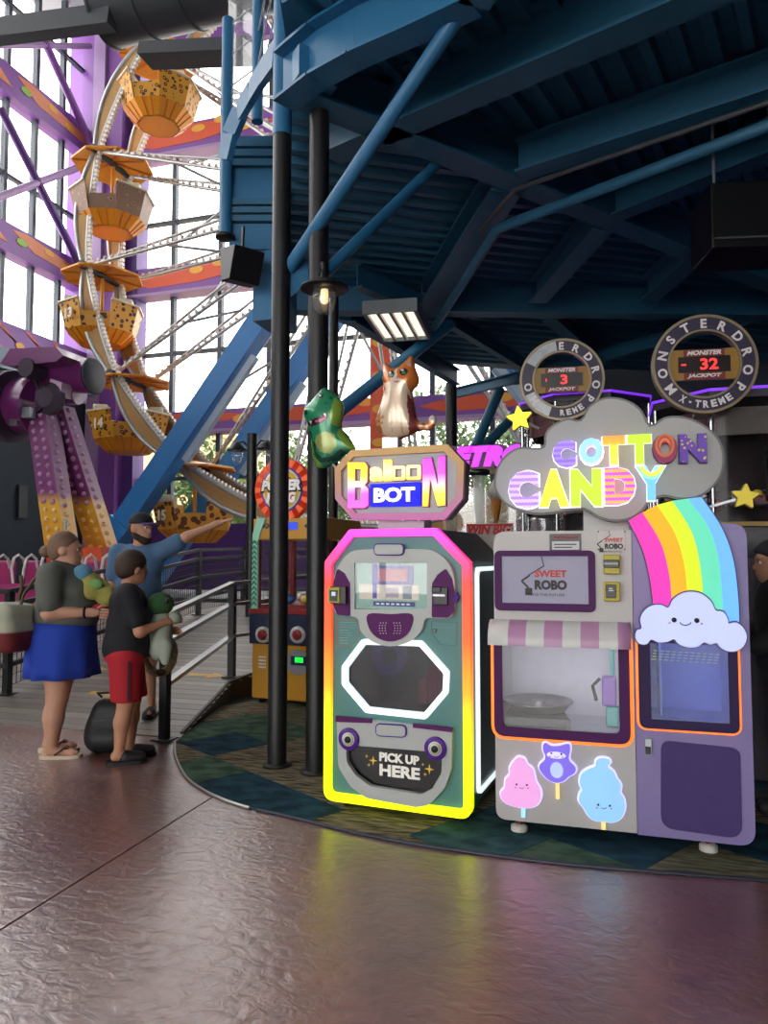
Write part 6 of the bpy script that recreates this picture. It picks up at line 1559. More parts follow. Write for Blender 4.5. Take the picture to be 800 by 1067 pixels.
# arcade row on the right, seen past the candy machine
def cabinet_right(X, Y, w, d, h, rz, label, c1, c2, glow):
    t = thing('arcade_cabinet', label, 'arcade cabinet', (X, Y, 0), rz, 'arcade cabinets on the right')
    MB().plate([(0, 0), (d, 0), (d, h), (.25, h), (.12, h-.3), (.3, h-.75), (.0, .95), (.0, .0)], 0, w, fn=lambda x, y, z: (y, x, z)).build('body', mat(label[:8] + '_body', c1, .4), t)
    MB().box(.06, w-.06, .2, .25, h-.7, h-.32).build('screen', mat(label[:8] + '_screen', c2, .3, emit=.35, var=.7, scale=9), t)
    MB().box(.04, w-.04, .1, .13, h-.26, h-.04).build('marquee', mat(label[:8] + '_marquee', glow, .4, emit=.6, var=.4, scale=7), t)
    MB().box(.02, w-.02, -.02, .0, .88, .94).build('control_edge', mat('teal_led', '#3ae0c8', .4, emit=.7), t)
    for k in range(4): MB().lathe([(.0, 1.06), (.02, 1.05), (.025, 1.0)], (.12+k*(w-.24)/3, .12, 0), 10).build('button', mat('button_%d' % (k % 2), ('#e03050', '#e0a0e8')[k % 2], .3, emit=.4), t)
cabinet_right(2.05, 7.4, .75, .8, 1.9, R(-8), 'red arcade cabinet with pink lights behind the standing person', '#3a2028', '#8a2a4a', '#e84aa0')
cabinet_right(2.95, 8.3, .75, .8, 1.95, R(-8), 'dark arcade cabinet right of the red one', '#20222c', '#3a4a8a', '#5a8ae0')
# white button panel seen over the lavender locker
def panel():
    Y = 5.62; a = ony(737, 596, Y); b = ony(800, 548, Y)
    t = thing('redemption_cabinet', 'grey cabinet with black round speakers above the lavender locker', 'arcade game', (a.x, Y, 0)); w = b.x-a.x+.3
    MB().box(0, w, 0, .4, 0, b.z).build('body', mat('panel_grey', '#5c5860', .5), t, .01)
    for k in range(3): MB().lathe([(0, -.03), (.035, -.03), (.04, 0)], (.06, 0, b.z-.06-k*.085), 16, 'Y').build('speaker', M['blackp'], t)
    MB().box(.13, .42, -.01, 0, b.z-.22, b.z-.05).build('screen', mat('panel_screen', '#1e2430', .3), t)
    MB().box(-.01, w, -.03, .4, b.z, b.z+.03).build('yellow_edge', mat('panel_yellow', '#a8842a', .4), t)
panel()
# ================================================================== PEOPLE
def sd_cone(X, Y, Z, a, b, ra, rb):
    ax, ay, az = a; bx, by, bz = b; dx, dy, dz = bx-ax, by-ay, bz-az; l = dx*dx+dy*dy+dz*dz + 1e-12
    t = np.clip(((X-ax)*dx + (Y-ay)*dy + (Z-az)*dz)/l, 0, 1)
    return np.sqrt((X-ax-t*dx)**2 + (Y-ay-t*dy)**2 + (Z-az-t*dz)**2) - (ra + (rb-ra)*t)
def sd_ell(X, Y, Z, c, r):
    k0 = np.sqrt(((X-c[0])/r[0])**2 + ((Y-c[1])/r[1])**2 + ((Z-c[2])/r[2])**2) + 1e-9
    k1_ = np.sqrt(((X-c[0])/r[0]**2)**2 + ((Y-c[1])/r[1]**2)**2 + ((Z-c[2])/r[2]**2)**2) + 1e-9
    return k0*(k0-1)/k1_
def blend(prims, infl=0.0, k=.03, cuts=()):
    """smooth union of ('c', a, b, ra, rb) cones and ('e', centre, radii) ellipsoids; cuts: (point, normal) keep the side against the normal"""
    def fn(X, Y, Z):
        d = None
        for p in prims:
            e = (sd_cone(X, Y, Z, *p[1:]) if p[0] == 'c' else sd_ell(X, Y, Z, *p[1:])) - infl
            if d is None: d = e
            else:
                h = np.clip(.5 + .5*(d-e)/k, 0, 1); d = d*(1-h) + e*h - k*h*(1-h)
        for pt, n in cuts:
            L_ = math.sqrt(sum(q*q for q in n)); d = np.maximum(d, ((X-pt[0])*n[0] + (Y-pt[1])*n[1] + (Z-pt[2])*n[2])/L_)
        return d
    lo = [1e9]*3; hi = [-1e9]*3
    for p in prims:
        for c, r in (((p[1], (p[3],)*3), (p[2], (p[4],)*3)) if p[0] == 'c' else ((p[1], p[2]),)):
            for i in range(3): lo[i] = min(lo[i], c[i]-r[i]-infl-.02); hi[i] = max(hi[i], c[i]+r[i]+infl+.02)
    return fn, lo, hi
def cloth(name, m, par, prims, infl=.012, k=.04, cuts=(), h=.012):
    fn, lo, hi = blend(prims, infl, k, cuts); return surfnets(fn, lo, hi, h).build(name, m, par)
def hand(mb, w, d, up, s=1.0, curl=.5, side=1):
    """five fingers from the palm end: w wrist, d direction of the palm, up the back of the hand, side: thumb side"""
    w = Vector(w); d = Vector(d).normalized(); u = Vector(up); u = (u - d*u.dot(d)).normalized(); sd = d.cross(u).normalized()*side
    pe_ = w + d*.085*s
    for i, (off, ln) in enumerate(((.030, .070), (.010, .080), (-.011, .074), (-.031, .058))):
        p = pe_ + sd*off*s - d*.01; a = p; pts = [a - d*.02]; dd = d.copy()
        for j, f in enumerate((.42, .33, .25)):
            pts.append(a); a = a + dd*ln*f*s*1.1; dd = (dd*math.cos(curl*(.6+.4*j)) - u*math.sin(curl*(.6+.4*j))).normalized()
        pts.append(a); mb.tube(pts, [.0095*s, .0095*s, .009*s, .008*s, .006*s][:len(pts)], 8)
    b = w + d*.03*s + sd*.03*s; t1 = b + (sd*.7 + d*.7).normalized()*.035*s; t2 = t1 + (sd*.25 + d*.9 - u*.35).normalized()*.035*s
    mb.tube([b - sd*.015, b, t1, t2], [.013*s, .012*s, .0105*s, .008*s], 8)
def head_prims(c, f, s=1.0, nose=True):
    """head at centre c (eye level), facing horizontal unit f"""
    c = Vector(c); f = Vector(f).normalized(); sd = Vector((-f.y, f.x, 0)); z = Vector((0, 0, 1)); T = lambda a, b, h: tuple(c + f*a*s + sd*b*s + z*h*s)
    P = [('e', T(-.01, 0, .02), (.100*s if abs(f.x) > .7 else .085*s, .085*s if abs(f.x) > .7 else .1*s, .105*s)), ('e', T(.03, 0, -.055), (.062*s, .060*s, .065*s)), ('e', T(.055, 0, -.098), (.028*s, .030*s, .022*s)),
         ('c', T(.082, 0, .005), T(.107, 0, -.033), .010*s, .013*s), ('e', T(.083, 0, -.070), (.014*s, .022*s, .010*s)), ('e', T(.083, 0, .022), (.018*s, .05*s, .012*s))]
    for q in (-1, 1): P.append(('e', T(-.012, q*.086, -.015), (.022*s, .012*s, .030*s)))
    return P
def face_bits(par, c, f, s=1.0, brow='#3a2a20', eyes=True):
    c = Vector(c); f = Vector(f).normalized(); sd = Vector((-f.y, f.x, 0)); z = Vector((0, 0, 1)); T = lambda a, b, h: tuple(c + f*a*s + sd*b*s + z*h*s)
    for q in (-1, 1):
        MB().ball(T(.078, q*.032, .003), .0125*s, 10, 8).build('eye', mat('eye_white', '#d8d2cc', .3), par)
        MB().ball(T(.087, q*.033, .003), .0065*s, 8, 6).build('iris', mat('iris_dark', '#2a2018', .3), par)
        MB().tube([T(.092, q*.015, .022), T(.088, q*.035, .027), T(.074, q*.05, .022)], .0045*s, 6).build('eyebrow', mat('brow_' + brow[1:], brow, .8), par)
    MB().tube([T(.086, -.020, -.068), T(.096, 0, -.069), T(.086, .020, -.068)], .0042*s, 6).build('lips', mat('lip_rose', '#9a5a50', .5), par)
def person(label, loc, rz, prims, hands=(), skin='#c89a80', k=.025, h=.0115):
    fn, lo, hi = blend(prims, 0, k); mb = surfnets(fn, lo, hi, h)
    for a in hands: hand(mb, *a[:-1], **a[-1])
    o = mb.build('person', mat('skin_' + skin[1:], skin, .55, var=.06, scale=30))
    o.location = loc; o.rotation_euler = (0, 0, rz)
    return tag(o, label, 'person')
def shoe_sandal(par, ank, ln, ys, colr, strap, nm='sandal'):
    x, y, z = ank; base = [(x-.07, y-.042), (x+.02, y-.05), (x+ln*.7, y-.052), (x+ln, y-.03), (x+ln, y+.03), (x+ln*.7, y+.05), (x+.02, y+.045), (x-.07, y+.04)]
    sl = MB().plate(smoothloop(base, 4), z, z+.026, fn=lambda a, b, c: (a, c, b)).build(nm, mat('sole_' + colr[1:], colr, .6), par)
    return sl
# ---------------- woman
wl_ = onz(66, 786); Wm = Vector((wl_.x, wl_.y, 0)); wrz = YAW + R(4)
S = 1.0
arm_n = [('c', (-.06, -.21, 1.36), (-.045, -.25, 1.10), .072, .056), ('c', (-.045, -.25, 1.10), (.22, -.20, 1.10), .052, .034), ('e', (.262, -.195, 1.098), (.052, .024, .036))]
arm_f = [('c', (-.05, .21, 1.36), (-.0, .25, 1.10), .072, .056), ('c', (0, .25, 1.10), (.22, .12, 1.16), .052, .034), ('e', (.255, .105, 1.165), (.05, .024, .036))]
torso = [('e', (-.05, 0, 1.31), (.17, .215, .17)), ('e', (.065, 0, 1.27), (.135, .18, .105)), ('e', (.0, 0, 1.09), (.235, .24, .19)), ('c', (-.07, -.17, 1.385), (-.07, .17, 1.385), .075, .075)]
hips = [('e', (-.035, 0, .93), (.225, .235, .18)), ('c', (-.03, -.11, .85), (-.03, .11, .85), .15, .15)]
legsW = [('c', (-.02, -.10, .80), (-.02, -.10, .46), .135, .082), ('c', (-.02, -.10, .46), (-.045, -.10, .30), .076, .076), ('c', (-.045, -.10, .30), (-.055, -.10, .085), .074, .045), ('c', (-.075, -.10, .052), (.10, -.105, .045), .036, .024), ('c', (.10, -.105, .044), (.135, -.11, .042), .026, .016),
         ('c', (-.04, .10, .80), (-.08, .10, .46), .135, .082), ('c', (-.08, .10, .46), (-.115, .10, .30), .076, .076), ('c', (-.115, .10, .30), (-.14, .10, .085), .074, .045), ('c', (-.16, .10, .052), (.02, .10, .045), .036, .024), ('c', (.02, .10, .044), (.055, .10, .042), .026, .016)]
hw = (-.015, 0, 1.575); hf = (1, .12, 0)
neck = [('c', (-.06, 0, 1.36), (-.035, 0, 1.50), .075, .062), ('e', (.03, 0, 1.475), (.05, .055, .035))]
wo = person('woman in a grey T-shirt and blue skirt with a hair bun, watching the ride', Wm, wrz, torso + hips + legsW + neck + head_prims(hw, hf, 1.08) + arm_n + arm_f,
            [((.255, -.195, 1.10), (1, .1, -.12), (0, -1, .3), dict(curl=.55, side=-1)), ((.25, .105, 1.165), (1, -.3, .1), (0, 1, .3), dict(curl=.6, side=1))], '#c09078')
face_bits(wo, hw, hf, 1.08, '#6a4a34')
shirt_g = mat('tshirt_grey', '#5c5f5a', .9, var=.12, scale=10, bump=.1)
cloth('tshirt', shirt_g, wo, torso + [('c', (-.06, -.21, 1.37), (-.048, -.245, 1.18), .082, .078), ('c', (-.05, .21, 1.37), (-.015, .245, 1.18), .082, .078)], .014, .04, [((0, 0, .985), (0, 0, -1)), ((0, 0, 1.478), (.2, 0, 1))])
# skirt: flared
def skirt():
    mb = MB(); n = 40; rings = []
    for z, rx, ry, cx, amp in ((1.02, .225, .235, -.01, 0), (.97, .235, .25, -.02, 0), (.90, .25, .262, -.03, .003), (.80, .255, .275, -.03, .008), (.70, .258, .29, -.025, .014), (.605, .262, .30, -.02, .02)):
        rings.append([(cx + (rx+amp*math.sin(9*2*math.pi*i/n))*math.cos(2*math.pi*i/n), (ry+amp*math.sin(9*2*math.pi*i/n+1))*math.sin(2*math.pi*i/n), z) for i in range(n)])
    vs = [v for r_ in rings for v in r_]; fs = [(j*n+i, j*n+(i+1) % n, (j+1)*n+(i+1) % n, (j+1)*n+i) for j in range(len(rings)-1) for i in range(n)]
    mb.add(vs, [f[::-1] for f in fs], True)
    o = mb.build('skirt', mat('skirt_blue', '#1b3ea8', .85, var=.12, scale=6, bump=.1), wo); so_ = o.modifiers.new('thick', 'SOLIDIFY'); so_.thickness = .012
skirt()
hairW = mat('hair_brown', '#6e5442', .7, var=.35, scale=40)
hc = Vector(hw)
cloth('hair', hairW, wo, [('e', (hc.x-.022, 0, hc.z+.035), (.118, .100, .112)), ('e', (hc.x-.065, 0, hc.z-.02), (.075, .085, .08))], 0, .03, [((hc.x+.075, 0, hc.z+.06), (.75, 0, -.65)), ((hc.x+.02, 0, hc.z-.03), (.55, 0, -1))], .009)
cloth('hair_bun', hairW, wo, [('e', (hc.x-.155, 0, hc.z-.015), (.05, .055, .05))], 0, .02, (), .008)
for a_ in ((-.055, -.10, .0), (-.14, .10, .0)):
    sl = shoe_sandal(wo, a_, .22, 0, '#cdb9a2', '#3a3028', 'flip_flop')
    MB().tube([(a_[0]+.04, a_[1]-.05, .03), (a_[0]+.10, a_[1]-.03, .078), (a_[0]+.155, a_[1]+.005, .062), (a_[0]+.10, a_[1]+.035, .078), (a_[0]+.04, a_[1]+.05, .03)], .008, 6).build('strap', mat('strap_dark', '#54402f', .6), sl)
wrist = MB().tube([(.205, -.202+.040*math.cos(t*.5236), 1.10+.040*math.sin(t*.5236)) for t in range(13)], .010, 6).build('wristband', M['blackp'], wo)
MB().tube([(-.10, -.14, 1.43), (-.17, -.20, 1.36), (-.235, -.24, 1.24), (-.255, -.25, 1.13)], .012, 6).build('bag_strap', mat('strap_dark', '#54402f', .6), wo)
# ---------------- boy
bo_ = onz(133, 792); Bm = Vector((bo_.x, bo_.y, 0)); brz = YAW + R(18)
bt = [('e', (-.02, 0, 1.17), (.125, .165, .13)), ('e', (-.02, 0, .98), (.142, .165, .20)), ('c', (-.03, -.13, 1.245), (-.03, .13, 1.245), .06, .06), ('e', (-.03, 0, .82), (.15, .165, .12))]
bl_n = [('c', (-.03, -.085, .78), (-.02, -.09, .45), .10, .062), ('c', (-.02, -.09, .45), (-.045, -.09, .30), .058, .058), ('c', (-.045, -.09, .30), (-.06, -.09, .08), .056, .036), ('c', (-.085, -.09, .055), (.10, -.10, .045), .036, .026)]
bl_f = [('c', (-.03, .085, .78), (.03, .09, .45), .10, .062), ('c', (.03, .09, .45), (.02, .09, .30), .058, .058), ('c', (.02, .09, .30), (.01, .09, .08), .056, .036), ('c', (-.02, .09, .055), (.165, .085, .045), .036, .026)]
ba = [('c', (-.01, -.175, 1.23), (.07, -.205, .97), .052, .042), ('c', (.07, -.205, .97), (.225, -.13, 1.02), .041, .028), ('e', (.258, -.115, 1.03), (.045, .022, .032)), ('c', (-.01, .175, 1.23), (.09, .205, .97), .052, .042), ('c', (.09, .205, .97), (.23, .09, .95), .041, .028), ('e', (.262, .07, .95), (.045, .022, .032))]
hb = (.015, 0, 1.435); hbf = (1, .45, 0)
by = person('boy in a black T-shirt and red shorts hugging plush toys', Bm, brz, bt + bl_n + bl_f + ba + [('c', (-.035, 0, 1.22), (-.015, 0, 1.36), .055, .05)] + head_prims(hb, hbf, 1.0),
            [((.25, -.12, 1.03), (1, .5, .2), (0, -1, .5), dict(curl=.6, side=-1)), ((.255, .075, .95), (1, -.6, 0), (0, 1, .5), dict(curl=.6, side=1))], '#b98468')
face_bits(by, hb, hbf, 1.0, '#2e2018')
cloth('tshirt', mat('tshirt_black', '#14161d', .85, bump=.1), by, bt + [('c', (-.01, -.175, 1.235), (.045, -.195, 1.06), .062, .06), ('c', (-.01, .175, 1.235), (.06, .195, 1.06), .062, .06), ('c', (-.025, -.03, .86), (-.025, .03, .86), .15, .15)], .014, .04, [((0, 0, .755), (0, 0, -1)), ((0, 0, 1.325), (.15, 0, 1))])
cloth('shorts', mat('shorts_red', '#a81426', .8, bump=.1), by, [('e', (-.03, 0, .80), (.15, .17, .10)), ('c', (-.03, -.085, .78), (-.02, -.095, .47), .11, .095), ('c', (-.03, .085, .78), (.025, .095, .47), .11, .095)], .014, .03, [((0, 0, .455), (0, 0, -1)), ((0, 0, .84), (0, 0, 1))])
MB().plate([(-.01, .47), (.012, .47), (.012, .76), (-.01, .76)], -.218, -.212).build('shorts_stripe', mat('stripe_dark', '#3a1018', .8), by)
hairB = mat('hair_dark', '#33241b', .7, var=.3, scale=40); hc = Vector(hb); hfv = Vector(hbf).normalized()
cloth('hair', hairB, by, [('e', (hc.x-.02, -.005, hc.z+.04), (.115, .105, .105)), ('e', (hc.x-.06*hfv.x, -.06*hfv.y, hc.z-.01), (.08, .085, .08))], 0, .03, [((hc.x+.08*hfv.x, .08*hfv.y, hc.z+.045), (hfv.x*.8, hfv.y*.8, -.6)), ((hc.x, 0, hc.z-.04), (.5*hfv.x, .5*hfv.y, -1))], .009)
for a_, sx in ((-.06, -.095), (.01, .088)):
    sl = MB().plate(smoothloop([(a_-.075, sx-.042), (a_+.02, sx-.05), (a_+.15, sx-.052), (a_+.20, sx), (a_+.15, sx+.05), (a_+.02, sx+.045), (a_-.075, sx+.042)], 4), 0, .026, fn=lambda a, b, c: (a, c, b)).build('slide_sandal', mat('sole_black', '#17161a', .6), by)
    cloth('upper', mat('sole_black', '#17161a', .6), sl, [('c', (a_+.05, sx, .045), (a_+.15, sx, .04), .052, .042)], 0, .02, [((0, 0, .02), (0, 0, -1))], .01)
# ---------------- man
mn = onz(151, 745, .06); Mm = Vector((mn.x-.02, mn.y, deck_z(mn.y))); mrz = YAW
mt = [('e', (-.06, .0, 1.40), (.21, .14, .17)), ('e', (-.06, -.01, 1.18), (.20, .155, .20)), ('c', (-.22, .02, 1.50), (.11, .0, 1.51), .07, .07), ('e', (-.06, 0, .98), (.18, .14, .14))]
ml = [('c', (-.14, 0, .93), (-.16, -.02, .50), .105, .065), ('c', (-.16, -.02, .50), (-.16, .02, .10), .062, .038), ('c', (-.16, .05, .06), (-.14, -.14, .048), .042, .032), ('c', (.02, 0, .93), (.055, -.02, .50), .105, .065), ('c', (.055, -.02, .50), (.07, .02, .10), .062, .038), ('c', (.07, .05, .06), (.09, -.14, .048), .042, .032)]
ma = [('c', (-.27, .02, 1.50), (-.31, -.0, 1.20), .062, .046), ('c', (-.31, 0, 1.20), (-.24, -.10, 1.00), .045, .031), ('e', (-.225, -.125, .965), (.03, .035, .05)), ('c', (.16, 0, 1.52), (.40, -.05, 1.66), .062, .046), ('c', (.40, -.05, 1.66), (.64, -.05, 1.76), .045, .031), ('e', (.685, -.05, 1.782), (.05, .03, .032))]
hm = (-.045, -.02, 1.735); hmf = (.9, -.42, 0)
ma_ = person('bearded man in a blue T-shirt and black cap pointing to the right', Mm, mrz, mt + ml + ma + [('c', (-.06, 0, 1.50), (-.05, -.01, 1.66), .068, .062)] + head_prims(hm, hmf, 1.05),
             [((.665, -.05, 1.775), (1, 0, .35), (0, -.3, 1), dict(curl=.25, side=-1)), ((-.23, -.12, .985), (.1, -.4, -1), (-1, 0, 0), dict(curl=.5, side=1))], '#b08066')
face_bits(ma_, hm, hmf, 1.05, '#241a14')
cloth('tshirt', mat('tshirt_blue', '#4a6a8c', .85, var=.1, bump=.1), ma_, mt + [('c', (-.27, .02, 1.505), (-.295, .01, 1.30), .074, .07), ('c', (.16, 0, 1.525), (.30, -.03, 1.60), .074, .072), ('c', (-.06, -.06, 1.05), (-.06, .06, 1.05), .17, .17)], .014, .04, [((0, 0, .90), (0, 0, -1))])
cloth('shorts', mat('shorts_charcoal', '#2a2c30', .85), ma_, [('e', (-.06, 0, .95), (.18, .14, .12)), ('c', (-.14, 0, .90), (-.16, -.01, .58), .115, .10), ('c', (.02, 0, .90), (.05, -.01, .58), .115, .10)], .014, .03, [((0, 0, .55), (0, 0, -1)), ((0, 0, 1.0), (0, 0, 1))])
hc = Vector(hm); f_ = Vector(hmf).normalized(); s_ = Vector((-f_.y, f_.x, 0))
capb = cloth('cap', mat('cap_black', '#16161c', .8), ma_, [('e', (hc.x, hc.y, hc.z+.05), (.113, .113, .10))], 0, .02, [((0, 0, hc.z+.04), (0, 0, -1))], .009)
br_p = [tuple((Vector((hc.x, hc.y)) + f_.xy*a + s_.xy*b)) for a, b in ((.06, -.085), (.12, -.08), (.175, -.045), (.185, 0), (.175, .045), (.12, .08), (.06, .085))]
MB().plate(br_p, hc.z+.035, hc.z+.046, fn=lambda a, b, c: (a, c, b)).build('brim', mat('brim_violet', '#5a4a98', .7), capb)
jaw = head_prims(hm, hmf, 1.05)
cloth('beard', mat('beard_dark', '#3a2a20', .95, var=.5, scale=60, bump=.4), ma_, [jaw[1], jaw[2], ('e', tuple(hc + f_*.0 + s_*.055 + Vector((0, 0, -.05))), (.035, .03, .05)), ('e', tuple(hc + f_*.0 - s_*.055 + Vector((0, 0, -.05))), (.035, .03, .05)), ('e', tuple(hc + f_*.05 + Vector((0, 0, -.105))), (.045, .045, .04))], .010, .03, [(tuple(hc + Vector((0, 0, -.042))), (f_.x*.55, f_.y*.55, 1))], .008)
cloth('hair', mat('beard_dark', '#2b1f18', .95), ma_, [('e', tuple(hc - f_*.03 + Vector((0, 0, .0))), (.098, .098, .09))], 0, .03, [(tuple(hc - f_*.005), tuple(f_)), (tuple(hc + Vector((0, 0, .045))), (0, 0, 1)), (tuple(hc + Vector((0, 0, -.05))), (0, 0, -1))], .009)
for a_ in (-.15, .08):
    sl = MB().plate(smoothloop([(a_-.045, .09), (a_-.05, -.05), (a_-.045, -.15), (a_, -.19), (a_+.05, -.15), (a_+.05, -.05), (a_+.045, .09)], 4), 0, .028, fn=lambda a, b, c: (a, c, b)).build('slide_sandal', mat('sole_black', '#17161a', .6), ma_)
    cloth('upper', mat('sole_black', '#17161a', .6), sl, [('c', (a_, -.05, .045), (a_, -.13, .04), .052, .045)], 0, .02, [((0, 0, .02), (0, 0, -1))], .01)
# ---------------- person at the right edge
pr_ = FW.xy.normalized()*4.5 + RT.xy*((807-400)/F_PX*4.5)
prz = YAW + math.pi - R(12)
rt_ = [('e', (-.02, 0, 1.22), (.125, .19, .17)), ('e', (-.02, 0, 1.02), (.125, .17, .18)), ('c', (-.03, -.15, 1.33), (-.03, .15, 1.33), .065, .065), ('e', (-.03, 0, .88), (.13, .165, .13))]
rl_ = [('c', (-.03, -.09, .86), (-.02, -.10, .47), .10, .07), ('c', (-.02, -.10, .47), (-.05, -.10, .09), .065, .042), ('c', (-.07, -.10, .05), (.12, -.10, .045), .042, .034), ('c', (-.03, .09, .86), (.0, .10, .47), .10, .07), ('c', (0, .10, .47), (-.03, .10, .09), .065, .042), ('c', (-.05, .10, .05), (.14, .10, .045), .042, .034)]
ra_ = [('c', (-.02, -.2, 1.32), (.02, -.23, 1.04), .058, .048), ('c', (.02, -.23, 1.04), (.23, -.16, .98), .045, .032), ('e', (.265, -.15, .975), (.05, .024, .034)), ('c', (-.02, .2, 1.32), (.02, .23, 1.04), .058, .048), ('c', (.02, .23, 1.04), (.23, .16, .98), .045, .032), ('e', (.265, .15, .975), (.05, .024, .034))]
hr = (.015, 0, 1.475); hrf = (1, 0, 0)
rp_ = person('person in dark clothes and a black cap at the right edge', Vector((pr_.x, pr_.y, .01)), prz, rt_ + rl_ + ra_ + [('c', (-.03, 0, 1.30), (-.01, 0, 1.41), .06, .055)] + head_prims(hr, hrf, 1.0),
             [((.255, -.15, .975), (1, .1, -.1), (0, 0, 1), dict(curl=.4, side=1)), ((.255, .15, .975), (1, -.1, -.1), (0, 0, 1), dict(curl=.4, side=-1))], '#a87a64')
face_bits(rp_, hr, hrf, 1.0, '#1e1612')
cloth('jacket', mat('jacket_black', '#15161a', .8, bump=.1), rp_, rt_ + [('c', (-.02, -.2, 1.325), (.02, -.23, 1.05), .07, .062), ('c', (-.02, .2, 1.325), (.02, .23, 1.05), .07, .062), ('c', (.02, -.23, 1.04), (.16, -.19, 1.0), .06, .05), ('c', (.02, .23, 1.04), (.16, .19, 1.0), .06, .05)], .016, .04, [((0, 0, .85), (0, 0, -1)), ((0, 0, 1.385), (.1, 0, 1))])
cloth('trousers', mat('trousers_grey', '#2c2d33', .85), rp_, [('e', (-.03, 0, .88), (.13, .165, .12))] + rl_[:2] + rl_[3:5], .018, .03, [((0, 0, .06), (0, 0, -1)), ((0, 0, .93), (0, 0, 1))])
cloth('cap', mat('cap_black', '#16161c', .8), rp_, [('e', (hr[0]-.01, 0, hr[2]+.045), (.112, .10, .10)), ('c', (hr[0]+.08, 0, hr[2]+.06), (hr[0]+.12, 0, hr[2]+.05), .03, .012), ('e', (hr[0]-.06, 0, hr[2]-.01), (.065, .085, .07))], 0, .02, [((hr[0]+.05, 0, hr[2]+.035), (.5, 0, -.9))], .009)
for a_, sx in ((-.05, -.10), (-.03, .10)):
    cloth('shoe', mat('shoe_dark', '#1d1e22', .6), rp_, [('c', (a_-.03, sx, .05), (a_+.16, sx, .045), .05, .042)], .004, .02, [((0, 0, .0), (0, 0, -1))], .01)

# ================================================================== BAGS AND PLUSH TOYS
def at_person(o, rz, v):
    return o + Matrix.Rotation(rz, 3, 'Z') @ Vector(v)
def soft(name, label, cat, loc, rz, prims, m, k=.03, h=.009, cuts=()):
    fn, lo, hi = blend(prims, 0, k, cuts); o = surfnets(fn, lo, hi, h).build(name, m); o.location = loc; o.rotation_euler = (0, 0, rz); return tag(o, label, cat)
bp_l = onz(106, 786)
bk = soft('backpack', 'black backpack standing on the floor beside the boy', 'backpack', Vector((bp_l.x, bp_l.y+.08, .0)), YAW, [('c', (-.08, 0, .10), (.08, 0, .10), .10, .10), ('c', (-.07, 0, .20), (.08, 0, .20), .10, .10), ('c', (-.035, 0, .32), (.06, 0, .32), .09, .09), ('c', (-.05, -.08, .11), (.06, -.08, .11), .065, .065)], mat('pack_black', '#17181c', .6, var=.2, bump=.15), .09, .01, [((0, 0, .0), (0, 0, -1))])
MB().tube([(-.06, 0, .42), (-.09, -.02, .455), (.02, -.02, .46), (.09, 0, .45), (.06, 0, .42)], .010, 6).build('handle', M['blackp'], bk)
MB().tube([(-.10, -.09, .25), (0, -.14, .27), (.10, -.09, .27)], .004, 6).build('zip', mat('zip_grey', '#5a5c62', .4, .5), bk)
MB().tube([(.10, -.06, .40), (.17, -.06, .30), (.16, -.05, .12), (.10, -.05, .05)], .013, 6).build('shoulder_strap', M['blackp'], bk)
tb = soft('tote_bag', 'white and maroon bag hanging behind the woman', 'bag', at_person(Wm, wrz, (-.30, -.24, .80)), wrz, [('c', (-.03, -.07, .31), (.03, .07, .31), .085, .085), ('c', (-.02, -.06, .18), (.03, .07, .18), .09, .09), ('c', (-.01, -.06, .09), (.03, .06, .09), .085, .085)], ramp_mat('bag_two_tone', [(0, '#6a1f24'), (.38, '#6a1f24'), (.42, '#a9ae98'), (1, '#b8bca8')], 'Z', 0, .42, rough=.8), .05, .01, [((0, 0, .375), (.2, 0, 1)), ((0, 0, .015), (0, 0, -1))])
MB().tube([(-.07, -.1, .33), (-.02, -.13, .25), (.03, -.12, .17)], .012, 6).build('fold', mat('bag_green', '#6f7f63', .8), tb)
MB().tube([(.03, 0, .40), (.055, -.01, .50), (.04, .0, .58)], .013, 6).build('handle', mat('strap_dark', '#54402f', .6), tb)
pl1 = soft('plush_toy', 'yellow and blue plush toy held against the woman', 'plush toy', at_person(Wm, wrz, (.235, -.05, 1.27)), wrz, [('c', (-.09, 0, .09), (.07, 0, -.04), .07, .085), ('e', (.10, -.02, -.07), (.075, .08, .07)), ('e', (-.02, -.06, .0), (.06, .05, .08))], mat('plush_yellow', '#97914a', .95, var=.45, scale=14, bump=.3), .03)
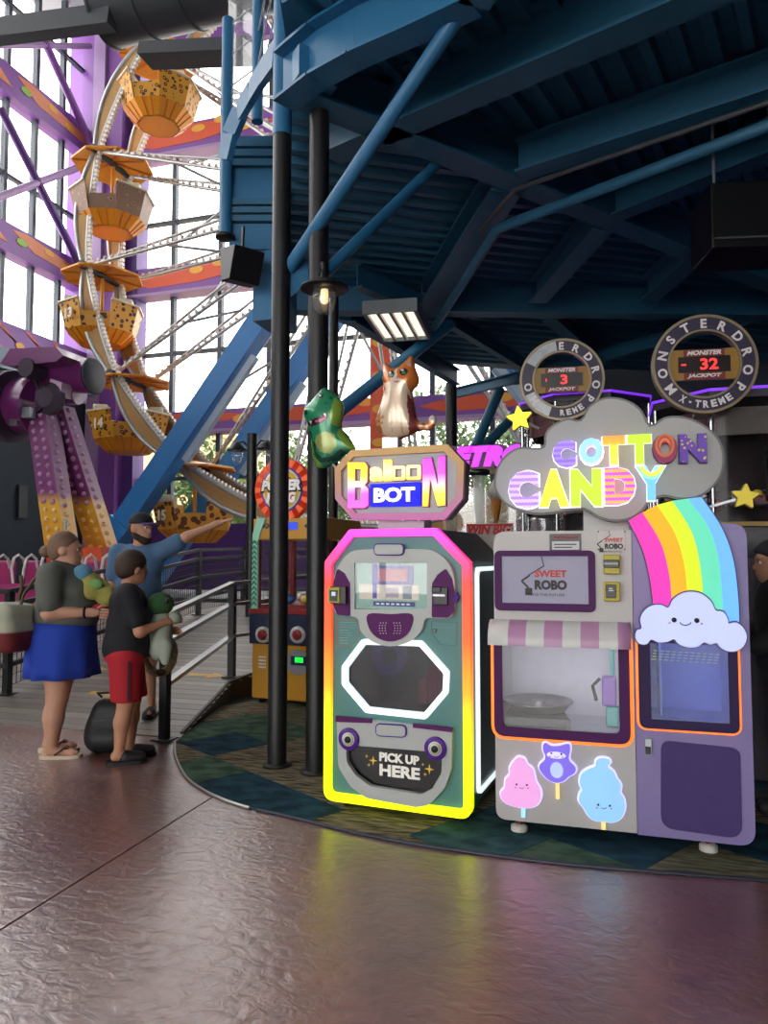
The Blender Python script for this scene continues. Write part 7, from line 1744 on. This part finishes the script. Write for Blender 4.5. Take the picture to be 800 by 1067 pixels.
MB().ball((-.10, -.01, .12), .078, 14, 10, (1, 1, .9)).build('plush_cap', mat('plush_blue', '#5b8fae', .95, var=.3, bump=.3), pl1)
MB().ball((.165, -.03, -.04), .055, 12, 8).build('plush_paw', mat('plush_brown', '#4a3324', .95), pl1); MB().ball((.05, -.05, -.145), .05, 10, 8, (1.3, .7, .7)).build('plush_foot', mat('plush_red', '#b0283a', .95), pl1); MB().ball((.02, -.085, .04), .045, 10, 8, (1.4, .6, .9)).build('plush_patch', mat('plush_green2', '#6f9a5a', .95, bump=.3), pl1)
pl2 = soft('plush_turtle', 'green and white plush turtle hugged by the boy', 'plush toy', at_person(Bm, brz, (.225, -.02, .80)), brz, [('e', (.0, 0, .16), (.085, .12, .17)), ('e', (-.02, 0, .02), (.07, .10, .09)), ('c', (.03, -.07, .05), (.03, -.08, -.06), .05, .035)], mat('plush_white', '#9aa596', .95, var=.2, bump=.3), .03)
MB().ball((-.01, -.01, .36), .105, 16, 12, (.95, 1.05, .85)).build('plush_head', mat('plush_green', '#2f5a34', .95, var=.3, bump=.3), pl2)
MB().ball((.03, -.105, .39), .02, 8, 6).build('plush_eye', mat('iris_dark', '#2a2018', .3), pl2)
MB().ball((.09, -.06, .26), .05, 10, 8, (1, .8, 1)).build('plush_arm', mat('plush_white', '#9aa596', .95), pl2)
sk = [(.13*math.cos(t*.45)*(1-.006*t) , -.04-.002*t, .13*math.sin(t*.45)*(1.25-.006*t)) for t in range(26)]
v_ = P1 + Vector((.02, -.09, .72)); sn_ = MB().tube(sk, [.02+.014*math.sin(math.pi*i/25) for i in range(26)], 10).build('plush_snake', spot_mat('snake_plush', '#7a6a4c', '#4a3a28', '#a89878', 40, .2, .34)); sn_.location = v_; sn_.rotation_euler = (0, 0, YAW); tag(sn_, 'coiled brown plush snake hanging on the front railing post', 'plush toy')
MB().ball(tuple(Vector(sk[-1]) + Vector((0, -.01, 0))), .035, 10, 8, (1.2, .8, .8)).build('snake_head', mat('plush_brown', '#4a3324', .95), sn_)
